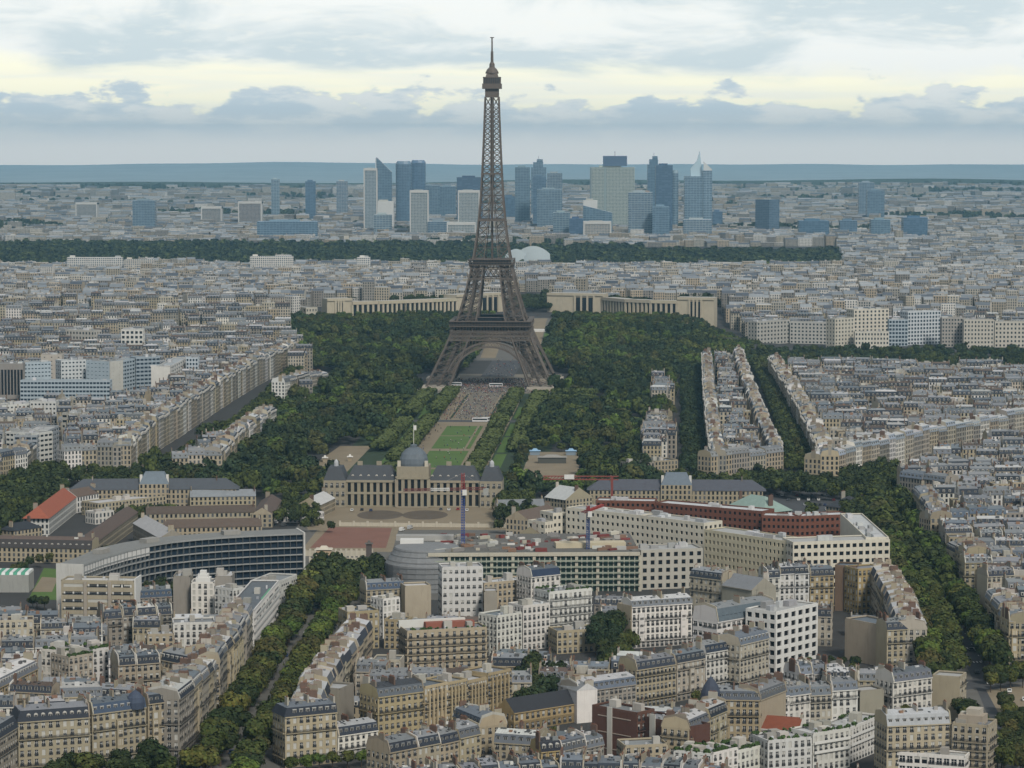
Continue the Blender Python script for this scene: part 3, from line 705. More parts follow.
    for k in range(4):
        for i in range(len(zs)-1):
            z, Z = zs[i], zs[i+1]; o0, o1, i0, i1 = interp(HO, z), interp(HO, Z), max(.9, interp(HI, z)), max(.9, interp(HI, Z))
            Q = lambda x, o, zz: rot((x, -o, zz), k)
            m.beam(Q(-o0, o0, z), Q(-o1, o1, Z), 1.15, I)
            for s in (-1, 1):
                m.beam(Q(s*i0, o0, z), Q(s*i1, o1, Z), .75, I); m.beam(Q(s*o0, o0, z), Q(s*i1, o1, Z), .48, I); m.beam(Q(s*i0, o0, z), Q(s*o1, o1, Z), .48, I)
                m.beam(Q(s*o0, o0, z), Q(s*i0, o0, z), .5, I)
            if i0 > 1.5: m.beam(Q(-i0, o0, z), Q(i0, o0, z), .45, I)
    for z, Z in zip(zs, zs[1:]): m.beam((0, 0, z), (0, 0, Z), 1.9, 'iron')
    for z in (153, 196): m.obox((0, 0), (1, 0), 2*interp(HO, z)+1.2, 2*interp(HO, z)+1.2, z, z+1.6, I, bottom=True)
    m.build('upper_shaft', t)
    m = MB()
    m.obox((0, 0), (1, 0), 12.4, 12.4, 267.5, 276, I, bottom=True); m.obox((0, 0), (1, 0), 17.5, 17.5, 275.5, 280.2, I, bottom=True); m.obox((0, 0), (1, 0), 15.2, 15.2, 280.2, 285.5, 'dark_metal')
    for k in range(4):
        for i in range(10): x = -7.6+15.2*i/9; m.beam(rot((x, -7.7, 280.2), k), rot((x, -7.7, 285.5), k), .45, I)
    m.obox((0, 0), (1, 0), 16.2, 16.2, 285.5, 286.4, I, bottom=True); m.obox((0, 0), (1, 0), 11.5, 11.5, 286.4, 289.6, I, taper=.15)
    cb = m.build('top_cabin', t)
    m = MB(); m.lathe(0, 0, [(6.2, 289.6), (6.0, 291), (4.6, 293.5), (2.6, 295.4), (2.4, 298.5), (1.5, 300), (0, 300)], 12, I); m.build('dome', cb)
    m = MB(); m.lathe(0, 0, [(1.35, 300), (1.2, 310), (.75, 310.2), (.65, 322.6), (0, 322.6)], 10, I); m.beam((-1.9, 0, 322.8), (1.9, 0, 322.8), .8, I); m.beam((0, -1.9, 322.8), (0, 1.9, 322.8), .8, I); m.build('antenna', t)
lattice_tower()

# ------------------------------------------------------------------ formal garden between the tower and the old school
def apoly(px, z=0): return [at(x, y, z) for x, y in px]
sheet('garden_ground', [A(-75, -60), A(-75, -830), A(75, -830), A(75, -60)], .02, 'woods_floor')
sheet('plaza', [A(-62, 120), A(-62, -95), A(62, -95), A(62, 120)], .03, 'gravel')
sheet('gravel_avenue', [A(-34, -95), A(-34, -850), A(34, -850), A(34, -95)], .035, 'sand')
sheet('central_walk', [A(-13, -95), A(-13, -330), A(13, -330), A(13, -95)], .045, 'gravel')
for s_ in (-1, 1): sheet('lawn_edge', [A(s_*15, -100), A(s_*15, -330), A(s_*17, -330), A(s_*17, -100)], .05, 'woods_floor')
sheet('cross_road', [A(-70, -345), A(-70, -362), A(70, -362), A(70, -345)], .05, 'asphalt')
for v0, v1 in ((-395, -565), (-580, -690), (-700, -830)):
    sheet('lawn', [A(-14.5, v0), A(-14.5, v1), A(14.5, v1), A(14.5, v0)], .06, 'lawn')
sheet('lawn_path', [A(-14.5, -470), A(-14.5, -474), A(14.5, -474), A(14.5, -470)], .068, 'sand')
sheet('lawn_path', [A(10, -395), A(10, -565), A(11.5, -565), A(11.5, -395)], .068, 'sand')
sheet('lawn', [A(-70, -215), A(-70, -285), A(-42, -285), A(-42, -215)], .06, 'lawn')
sheet('lawn', [A(42, -215), A(42, -285), A(74, -285), A(74, -215)], .06, 'lawn')
sheet('bridge_road', [A(-16, 90), A(-16, 470), A(16, 470), A(16, 90)], .08, 'asphalt')
sheet('gravel_square', apoly([(518, 484), (580, 484), (578, 452), (530, 452)]), .05, 'sand')
sheet('gravel_square', apoly([(300, 474), (345, 474), (372, 446), (340, 446)]), .05, 'sand')
_m = MB(); _m.obox((0, 0), (1, 0), .4, .4, 0, 2.6, 'bark', taper=.3); HTRUNK = _m.mesh('trunk')
def hedge(u0, u1, v0, v1, h, label, seed=0):
    m = MB(); rng = random.Random(seed+5); lu, lv = u1-u0, v1-v0
    nu, nv = max(2, int(lu/1.6)), max(2, int(lv/1.6))
    def quadgrid(f, nx, ny, c):
        for i in range(nx):
            for j in range(ny):
                p = [f((i+a)/nx, (j+b)/ny) for a, b in ((0, 0), (1, 0), (1, 1), (0, 1))]; m.poly(p, 'foliage', jit(c, .42, rng))
    wob = lambda x, y, z: .55*sin(x*1.7+y*.9)+.45*sin(y*1.3+z*2)+.3*sin(x*.5-y*.31)
    W = lambda u, v, z, nx=0, ny=0, nz=0: (lambda w: (*A(u+nx*w, v+ny*w), z+nz*w))(wob(u, v, z))
    c = (.05, .066, .02); nz = max(2, int(h/1.6))
    quadgrid(lambda a, b: W(u0+lu*a, v0+lv*b, h, 0, 0, 1), nu, nv, (.075, .092, .028))
    quadgrid(lambda a, b: W(u0+lu*a, v0, 1.8+(h-1.8)*b, 0, -1, b), nu, nz, c); quadgrid(lambda a, b: W(u1-lu*a, v1, 1.8+(h-1.8)*b, 0, 1, b), nu, nz, c)
    quadgrid(lambda a, b: W(u0, v1-lv*a, 1.8+(h-1.8)*b, -1, 0, b), nv, nz, c); quadgrid(lambda a, b: W(u1, v0+lv*a, 1.8+(h-1.8)*b, 1, 0, b), nv, nz, c)
    m.v = [(lerp(A((u0+u1)/2, (v0+v1)/2)+(h*.5,), p, .9)) for p in m.v]
    for i in range(max(1, int(lu/3.6))+1):
        for j in range(max(1, int(lv/3.6))+1):
            p = A(u0+lu*i/max(1, int(lu/3.6))+rng.uniform(-.8, .8), v0+lv*j/max(1, int(lv/3.6))+rng.uniform(-.8, .8)); k = rng.uniform(.75, 1.35)
            leafball(m, (p[0], p[1], h-2.2+rng.uniform(-.9, .7)), rng.uniform(2., 3.1), 26, (.062*k, .078*k, .022*k), rng, .3)
    t = thing('clipped_tree_row', label, 'trees', (*A((u0+u1)/2, (v0+v1)/2), 0), 'clipped tree rows of the garden')
    org = tuple(t.location); m.build('crown', t, org)
    for i in range(max(1, int(lv/7))):
        for u in (u0+lu*.25, u0+lu*.75) if lu > 7 else ((u0+u1)/2,): p = A(u, v0+lv*(i+.5)/max(1, int(lv/7))); part('trunk', HTRUNK, t, (p[0]-org[0], p[1]-org[1], 0))
HD = []
for side, su in (('left', -1), ('right', 1)):
    for ring, (a, b) in (('inner', (24.5, 33.5)), ('outer', (45, 55))):
        for seg, (v0, v1) in enumerate(((-830, -720), (-705, -600), (-590, -480), (-470, -375), (-335, -230), (-215, -120))):
            if ring == 'outer' and seg in (0, 1): continue
            u = sorted((su*a, su*b)); hedge(u[0], u[1], v0, v1, (9. if ring == 'inner' else 7.)+1.3*sin(seg*2.1+su), f"clipped tree row, {nth(seg)} towards the tower, {ring} line {side} of the lawns", seg+su*10)
    for q, v in enumerate((-300, -200, -140)):
        u = sorted((su*62, su*100)); hedge(u[0], u[1], v, v+9, 8, f"clipped tree row across the garden, {nth(q)} towards the tower, {side} of the lawns", q+40)

for s_ in (-1, 1):
    for v0, v1 in ((-230, -330), (-375, -470), (-480, -590), (-600, -705)): sheet('lawn', [A(s_*35.5, v0), A(s_*35.5, v1), A(s_*43.5, v1), A(s_*43.5, v0)], .05, 'lawn')
# ------------------------------------------------------------------ old school with the dome
SC = 1805.
def piers_facade(m, a, b, z0, z1, n, pw, proj_, wc, back='window_glass', bands=(), endcap=True):
    L = hypot(b[0]-a[0], b[1]-a[1]); d = ((b[0]-a[0])/L, (b[1]-a[1])/L); nn = (d[1], -d[0])
    m.poly([(a[0], a[1], z0), (b[0], b[1], z0), (b[0], b[1], z1), (a[0], a[1], z1)], back)
    for i in range(n+1):
        p = lerp(a, b, i/n); m.obox((p[0]+nn[0]*proj_/2, p[1]+nn[1]*proj_/2), d, pw, proj_, z0, z1, 'stone', jit(wc, .06), top=False)
    for zb, zh, pr in bands:
        p = lerp(a, b, .5); m.obox((p[0]+nn[0]*pr/2, p[1]+nn[1]*pr/2), d, L, pr, zb, zb+zh, 'stone', jit(wc, .05), bottom=True)
def quad_from(a, b, D, sgn=1):
    L = hypot(b[0]-a[0], b[1]-a[1]); d = ((b[0]-a[0])/L, (b[1]-a[1])/L); n = (-d[1]*sgn, d[0]*sgn)
    q = [a, b, (b[0]+n[0]*D, b[1]+n[1]*D), (a[0]+n[0]*D, a[1]+n[1]*D)]
    return q if sgn > 0 else [q[1], q[0], q[3], q[2]]
def hip_roof(m, q, z, rise, inset, mtl, c, flat=True):
    cx = sum(p[0] for p in q)/4; cy = sum(p[1] for p in q)/4; a = q[0]; b = q[1]; L = hypot(b[0]-a[0], b[1]-a[1]); D = hypot(q[3][0]-a[0], q[3][1]-a[1])
    t = [(lerp(lerp(q[0], q[1], u), lerp(q[3], q[2], u), v)) for u, v in ((inset/L, min(.49, inset/D)), (1-inset/L, min(.49, inset/D)), (1-inset/L, max(.51, 1-inset/D)), (inset/L, max(.51, 1-inset/D)))]
    for k in range(4): m.poly([(*q[k], z), (*q[(k+1) % 4], z), (*t[(k+1) % 4], z+rise), (*t[k], z+rise)], mtl, c)
    m.poly([(*p, z+rise) for p in t], mtl, c)
    return t
SCH = (.285, .25, .185)
def school():
    v = -905.; c0 = A(-2, v); t = thing('domed_school', 'long stone palace with columned front and grey dome facing a gravel court', 'palace', (*c0, 0)); org = (*c0, 0)
    wall = MB(); roof = MB()
    def blk(u0, u1, dv, D, h, n, kind):
        a, b = A(u0, v+dv), A(u1, v+dv); q = quad_from(a, b, D); wall.prism(q, 0, h, 'stone', SCH)
        d = 1.0; nf = (sin(TH)*-1, -cos(TH)); a2 = (a[0]+nf[0]*.05, a[1]+nf[1]*.05); b2 = (b[0]+nf[0]*.05, b[1]+nf[1]*.05)
        if kind == 'cols': piers_facade(wall, a2, b2, .3, h-1.2, n, 2.0, 1.1, SCH, bands=((h*.47, 1.3, 1.3), (h-1.3, 1.3, 1.6), (0, .6, 1.4)))
        else:
            w = []; wall_side(wall, (a2[0]+nf[0]*.3, a2[1]+nf[1]*.3), (b2[0]+nf[0]*.3, b2[1]+nf[1]*.3), 0, h, True, SCH, 1, w, nb=n, floors=3, ww=1.7, wh=3.0)
            return q, w
        return q, []
    W = []
    q1, _ = blk(-42, -10, 0, 15, 16.5, 8, 'cols'); q2, _ = blk(10, 42, 0, 15, 16.5, 8, 'cols')
    q3, w = blk(-56, -42, -3, 20, 16.5, 4, 'win'); W += w; q4, w = blk(42, 56, -3, 20, 16.5, 4, 'win'); W += w
    q5, _ = blk(-10, 10, -3.5, 20, 19, 5, 'cols')
    for q in (q1, q2): hip_roof(roof, q, 16.5, 8.5, 4.5, 'slate', (.062, .066, .074))
    for q in (q3, q4): hip_roof(roof, q, 16.5, 8.0, 3.0, 'slate', (.062, .066, .074))
    rf = roof.build('roof', t, org)
    # pediment and drum
    pc = A(0, v-4.4); d = (cos(TH), -sin(TH)); a, b = A(-10.4, v-4.8), A(10.4, v-4.8); top = A(0, v-4.8)
    wall.poly([(*a, 19), (*b, 19), (*top, 23.5)], 'stone', SCH); wall.obox(pc, d, 21.5, 1.6, 18.6, 19.3, 'stone', SCH, bottom=True)
    wall.obox(A(0, v+6), d, 20, 19, 19, 25.5, 'stone', SCH); wall.build('wall', t, org)
    for p, rz, ww, wh, j in W: part('window', WIN['glass'], t, (p[0]-org[0], p[1]-org[1], p[2]), rz, (ww, 1, wh))
    m = MB(); cz = (.11, .13, .15); prof = [(8.9, 25.5), (9., 27), (8.6, 30), (7.4, 33), (5.3, 35.3), (3., 36.6), (2.2, 36.8), (2.2, 38.2), (0, 38.8)]
    for k in range(len(prof)-1):     # square dome with rounded shoulders
        (r0, z0), (r1, z1) = prof[k], prof[k+1]; n = 24
        sq = lambda r, i: (lambda an: (lambda q: A(r*q*cos(an), v+6+r*q*sin(an)))(1/((abs(cos(an))**3.2+abs(sin(an))**3.2)**(1/3.2))))(2*pi*i/n)
        for i in range(n): m.poly([(*sq(r0, i), z0), (*sq(r0, i+1), z0), (*sq(r1, i+1), z1), (*sq(r1, i), z1)], 'zinc', cz)
    for u, vv in ((-8.5, -3.2), (8.5, -3.2)): m.obox(A(u, v+vv+1), d, 2, 2, 25.5, 29, 'stone', (.5, .46, .38))
    dm = m.build('dome', t, org, smooth=True)
    m = MB(); c = A(0, v+6); m.beam((*c, 38.5), (*c, 51), .3, 'white_paint'); m.build('flagpole', dm, org)
    m = MB(); m.box(c[0]+.2, c[0]+1.7, c[1]-.05, c[1]+.05, 47.5, 50.5, 'white_paint', bottom=True); m.build('flag', dm, org)
    for u in (-49, 49):
        m = MB(); c = A(u, v+7); m.lathe(c[0], c[1], [(1.5, 24), (1.5, 26.6), (1.3, 27.6), (0, 29)], 10, 'zinc', (.4, .41, .42)); m.build('lantern', rf, org)
    for u in range(-38, 39, 5):
        if abs(u) < 11: continue
        p = A(u, v+1.2); part('dormer', DORM['white', 1], rf, (p[0]-org[0], p[1]-org[1], 17.4), -TH, (1.1, 1, 1.1))
    for u in (-34, -22, 22, 34):
        m = MB(); m.obox(A(u, v+8), d, 3.2, 1.1, 22, 27.6, 'stone', SCH); m.build('chimney', rf, org)
    FOOT.extend([q1, q2, q3, q4, q5])
school()
def extra_pavilion(slate=(.095, .11, .13)):
    def f(s, W, RF, zt, V, fx, wcol):
        for a0, a1 in ((.41, .59),):
            q = [V(a0, -.12, 0)[:2], V(a1, -.12, 0)[:2], V(a1, 1.05, 0)[:2], V(a0, 1.05, 0)[:2]]
            W.prism(q, 0, zt+3.5, 'stone_windows', wcol); hip_roof(RF, q, zt+3.5, 6.8, 3.2, 'slate', jit((.15, .18, .215), .05))
            for a in (a0+.01, a1-.01): W.obox(V(a, .2, 0), fx, 1.6, 2.2, zt+3.5, zt+9, 'stone', (.6, .58, .54))
    return f
for px, lab in (([(72, 490), (236, 489)], 'long stone wing with slate roof and square central pavilion, left of the domed palace'), ([(590, 490), (763, 491)], 'long stone wing with slate roof and square central pavilion, right of the domed palace')):
    row(px, 12, 13, n=1, roof='gable', mh=6.2, wall='cream', top='grey slate', hips=(1, 1), sides=(1, 1, 1, 1), what=lab, cat='palace wing', name='palace_wing', chim=True, extra=extra_pavilion(), lod='mid', pri=1, big=True)
# side wings closing the court
KW = dict(lod='mid', cat='barracks', name='barracks_wing', pri=1, roof='gable', top='brown tile', wall='cream', balc=None)
for px, h, D, lab, ex in (
    ([(146, 514), (256, 512)], 9, 12, 'low cream wing with long brown tiled roof, the further of two parallel wings', {}),
    ([(164, 528), (262, 526)], 9, 13, 'low cream wing with long brown tiled roof, the nearer of two parallel wings', {}),
    ([(-12, 547), (92, 549)], 8, 14, 'low cream wing with brown mansard roof and white dormers, left of the curved office block', dict(roof='mansard', slope=(.055, .05, .048), mh=4.5, arch=1)),
    ([(49, 518), (76, 497)], 10, 15, 'long white wing under an orange tiled roof', dict(top='red tile', wall='white', hips=(1, 0), sides=(1, 1, 1, 1), mh=6)),
    ([(77, 497), (99, 493)], 10, 13, 'white wing with brown roof continuing the orange roofed wing', dict(wall='white')),
    ([(14, 531), (42, 527)], 8, 12, 'small house with dark hipped roof in front of the orange roofed wing', dict(hips=(1, 1), top='dark slate', sides=(1, 1, 1, 1))),
    ([(98, 504), (176, 495)], 8, 16, 'low cream building with pale flat roof behind the brown roofed wings', dict(roof='flat', top='pale zinc')),
    ([(95, 513), (114, 511)], 7, 10, 'small plain cream block beside the orange roofed wing', dict(roof='flat', wall='white', top='pale zinc')),
    ([(133, 523), (160, 538)], 11, 14, 'workshop with bright zinc roof between the brown roofs', dict(top='pale zinc', wall='grey stone', sgn=1)),
    ([(92, 545), (138, 512)], 9, 12, 'low wing with dark brown roof running away from the court', dict(sgn=1)),
    ([(190, 497), (256, 496)], 8, 12, 'grey zinc roofed wing behind the square of clipped trees', dict(top='zinc')),
    ([(252, 514), (262, 500)], 8, 12, 'wing with brown roof along the left edge of the gravel court', dict(sgn=-1)),
    ([(276, 512), (318, 514)], 6, 9, 'long white temporary hall beside the gravel court', dict(roof='flat', wall='white', top='pale zinc', style='plain')),
    ([(320, 505), (335, 498)], 8, 14, 'cream shed with pale roof against the left end of the palace', dict(top='pale zinc', wall='beige')),
    ([(497, 507), (545, 506)], 8, 12, 'low grey roofed wing right of the palace end pavilion', dict(top='zinc')),
    ([(545, 497), (566, 500)], 8, 22, 'hall with two pale glazed roof lights right of the palace', dict(top='pale zinc', roof='gable')),
    ([(528, 520), (560, 513)], 10, 15, 'dark brown roofed wing behind the stepped white office', dict()),
    ([(540, 534), (556, 529)], 10, 12, 'low stone building with brown roof beside the stepped white office', dict()),
    ([(725, 507), (764, 513)], 10, 22, 'hall with pale green copper hipped roof', dict(top='zinc', hips=(1, 1), wall='grey stone', slope=None, mh=8)),
    ([(826, 506), (852, 509)], 5, 20, 'low hall with dark pyramid roofs beside the boulevard trees', dict(top='dark slate', hips=(1, 1))),
    ([(690, 516), (720, 518)], 9, 10, 'small slate roofed house in the red brick court', dict(top='grey slate')),
):
    kw = dict(KW); kw.update(ex); sg = kw.pop('sgn', 1); row(px, h, D, n=1, sgn=sg, what=lab, **kw)
    if 'copper' in lab: SPECS[-1]['top'] = 'copper'
    SPECS[-1]['big'] = True
TOPS['copper'] = (.25, .34, .29)

# court and sports field
sheet('court', apoly([(308, 530), (300, 505), (530, 505), (545, 530)]), .04, 'sand')
for a in (390, 435):
    c = at(a-10, 515); pl = [(c[0]+14*cos(k*pi/14), c[1]+22*sin(k*pi/14)) for k in range(28)]
    sheet('court_bed', pl, .055, 'earth')
sheet('esplanade', apoly([(255, 600), (300, 522), (560, 522), (560, 600)]), .03, 'pavement')
sheet('sports_field', apoly([(310, 548), (386, 548), (392, 528), (330, 527)]), .06, 'red_clay')
sheet('field_border', apoly([(300, 552), (392, 552), (400, 525), (322, 524)]), .05, 'sand')
def long_wall(px, h, label, name='court_wall', n=14):
    t = thing(name, label, 'wall', (*at(*px[0]), 0)); m = MB(); a, b = at(*px[0]), at(*px[1]); org = tuple(t.location)
    L = hypot(b[0]-a[0], b[1]-a[1]); d = ((b[0]-a[0])/L, (b[1]-a[1])/L); m.obox(lerp(a, b, .5), d, L, .5, 0, h, 'stone', (.45, .41, .33)); m.build('wall', t, org)
    for i in range(n+1):
        p = MB(); p.obox(lerp(a, b, i/n), d, 1.1, 1.1, 0, h+.9, 'stone', (.48, .44, .36)); p.build('pier', t, org)
long_wall([(340, 526), (534, 528)], 2.2, 'low stone wall with piers closing the gravel court in front of the domed palace')
long_wall([(300, 556), (372, 556)], 3.0, 'pale stone wall behind the boulevard trees beside the red sports field')
long_wall([(310, 563), (372, 562)], 2.5, 'low pale wall on the boulevard side of the sports field')

# ------------------------------------------------------------------ named office blocks of the middle distance
def office(px, h, D, label, nb, nf, col, glass='window_glass', frac=(.62, .6), name='office_building', top=(.36, .36, .35), rec=.5, cat='office block', base=0., sgn=1, sides=(1, 1, 1, 1), huts=6, rail=False, wall='stone', group=None):
    """flat roofed block built bay by bay along the cornice px; each storey strip has real recessed openings"""
    pts = [at(x, y, h) for x, y in px]; t = thing(name, label, cat, (pts[0][0], pts[0][1], base), group); org = (pts[0][0], pts[0][1], base)
    m = MB(); g = MB(); r = MB(); rng = random.Random(int(px[0][0]*7+px[0][1])); q_all = []
    for k in range(len(pts)-1):
        a, b = pts[k], pts[k+1]; q = quad_from(a, b, D, sgn); q_all.append(q); FOOT.append(q)
        for e in range(4):
            p0, p1 = q[e], q[(e+1) % 4]; L = hypot(p1[0]-p0[0], p1[1]-p0[1]); fr = (e == 0)
            if (e in (1, 3) and not sides[e]) or e == 2:
                m.poly([(*p0, base), (*p1, base), (*p1, h), (*p0, h)], wall, col); continue
            n = (nb if isinstance(nb, int) else nb[k]) if fr else max(2, round(L/4.2)); w = []
            wall_side(m, p0, p1, base, h, True, col, 1, w, nb=n, floors=nf, ww=L/n*frac[0], wh=(h-base)/nf*frac[1], rec=rec)
            d = ((p1[0]-p0[0])/L, (p1[1]-p0[1])/L); nn = (d[1], -d[0])
            ins = rec-.02; g.poly([(p0[0]-nn[0]*ins, p0[1]-nn[1]*ins, base+.3), (p1[0]-nn[0]*ins, p1[1]-nn[1]*ins, base+.3), (p1[0]-nn[0]*ins, p1[1]-nn[1]*ins, h-.3), (p0[0]-nn[0]*ins, p0[1]-nn[1]*ins, h-.3)], glass)
        r.poly([(*p, h-.25-.01*k) for p in q], 'zinc', top)
        for e in range(4):
            p0, p1 = q[e], q[(e+1) % 4]; L = hypot(p1[0]-p0[0], p1[1]-p0[1]); d = ((p1[0]-p0[0])/L, (p1[1]-p0[1])/L); r.obox(((p0[0]+p1[0])/2-d[1]*.25, (p0[1]+p1[1])/2+d[0]*.25), d, L-.03, .46, h+.004+.003*k, h+.5, wall, col)
        for _ in range(huts):
            u, v = rng.uniform(.05, .95), rng.uniform(.3, .8); c = lerp(lerp(q[0], q[1], u), lerp(q[3], q[2], u), v); d = ((b[0]-a[0]), (b[1]-a[1])); L = hypot(*d); d = (d[0]/L, d[1]/L)
            r.obox(c, d, rng.uniform(1.5, 7), rng.uniform(1.5, 3.5), h-.24, h+rng.uniform(.7, 2.6), 'zinc', jit((.4, .4, .4), .35, rng))
    m.build('wall', t, org); g.build('glazing', t, org); r.build('roof', t, org)
    return t, q_all
CRM = (.57, .53, .44); 
office([(566, 508), (640, 516), (704, 524)], 24, 15, 'long cream office block with stepped left end and five rows of windows', [15, 13], 6, CRM, frac=(.5, .45), sides=(1, 1, 1, 1))
for k, (x0, x1, y0, y1, h) in enumerate(((553, 566, 513, 512, 20.5), (545, 553, 522, 521, 16.5))):
    office([(x0, y0+1.), (x1, y1+1.)], h, 14, f'{("upper","lower")[k]} cream step at the left end of the long cream office block', 3, 5-k, CRM, frac=(.5, .45), huts=1)
office([(704, 530), (793, 543)], 23, 16, 'cream office wing with yellowish upper wall joining the long block to the frontal block', 22, 6, (.52, .47, .34), frac=(.45, .5))
office([(793, 543), (890, 540)], 24, 18, 'cream frontal office block with paired windows at the boulevard corner', 15, 6, CRM, frac=(.62, .5))
office([(862, 514), (889, 538)], 24.5, 12, 'white roofed office wing running back along the boulevard from the frontal block', 14, 6, CRM, sgn=-1, top=(.45, .46, .46), huts=9)
RED = (.155, .062, .04)
for px, lab, n in (([(596, 501), (655, 502)], 'red brick office block with white roof, leftmost of the court', 12), ([(655, 503), (762, 512)], 'long red brick office block behind the cream block', 22), ([(762, 516), (800, 517)], 'red brick office block set forward in the court', 8), ([(800, 517), (850, 515)], 'red brick office block with glazed white roof at the right of the court', 10)):
    office(px, 22, 14, lab, n, 6, RED, frac=(.5, .45), top=(.5, .51, .52), cat='office block', name='brick_office', huts=3)
# green glazed office with deep stone piers, rounded end under scaffold netting, building site on its roof
def green_office():
    h = 20.; a, b, c = at(428, 553, h), at(640, 552, h), at(703, 550, h); t = thing('pier_office', 'long low office with tall stone piers, green glazing and a building site on its roof', 'office block', (*a, 0)); org = (*a, 0)
    q = quad_from(a, b, 70); m = MB(); nf = (0, -1)
    m.prism([(p[0], p[1]+.6) for p in q], 0, h, 'stone', (.33, .32, .27), mtop='pavement')
    piers_facade(m, a, b, 0, h-1.6, 40, .55, .35, (.36, .37, .31), back='green_glass'); piers_facade(m, a, b, 0, h-1.6, 10, 1.5, 1.1, (.45, .42, .34), back='green_glass', bands=((h-1.7, 1.7, 1.5),))
    for k in range(1, 6): L = b[0]-a[0]; m.obox((lerp(a, b, .5)[0], a[1]-.15), (1, (b[1]-a[1])/L), L, .3, k*3.1, k*3.1+.75, 'stone', (.30, .32, .26))
    m.build('wall', t, org); FOOT.append(q)
    n = MB(); cx, cy = a[0]-1, a[1]+17; prof = []
    for zz in np.linspace(0, h+1, 9):
        prof.append((21.5-1.2*max(0, zz-14)**.75, zz))
    prof.append((0.1, h+1.5)); n.lathe(cx, cy, prof, 28, 'scaffold_net'); 
    for zz in np.linspace(2, h, 8):
        r = 21.9-1.2*max(0, zz-14)**.75; n.lathe(cx, cy, [(r, zz), (r, zz+.35)], 28, 'plain', (.2, .2, .2))
    n.build('rounded_end', t, org)
    r = MB(); rng = random.Random(4)
    for _ in range(120):
        u, v = rng.random(), rng.uniform(.03, .97); p = lerp(lerp(q[0], q[1], u), lerp(q[3], q[2], u), v)
        cc = rng.choice(((.17, .04, .035), (.4, .39, .36), (.2, .19, .18), (.45, .42, .35), (.12, .11, .1), (.2, .12, .08), (.5, .49, .46)))
        r.obox(p, (1, 0) if rng.random() < .5 else (.8, .6), rng.uniform(1.5, 7), rng.uniform(.8, 3.), h, h+rng.uniform(.4, 1.9), 'plain', jit(cc, .2, rng))
    r.obox(at(412, 545, h), (1, 0), 12, 6, h, h+3.2, 'white_paint'); r.obox(at(425, 536, h+2), (1, 0), 30, 7, h, h+2.6, 'plain', (.35, .34, .32)); r.obox(at(590, 541, h+3), (1, .1), 36, 8, h, h+2.6, 'plain', (.48, .42, .3))
    r.build('site_materials', t, org)
    office([(641, 551), (703, 549)], 20, 20, 'stone office wing with square windows right of the green glazed office', 8, 5, (.40, .38, .33), frac=(.5, .55))
green_office()
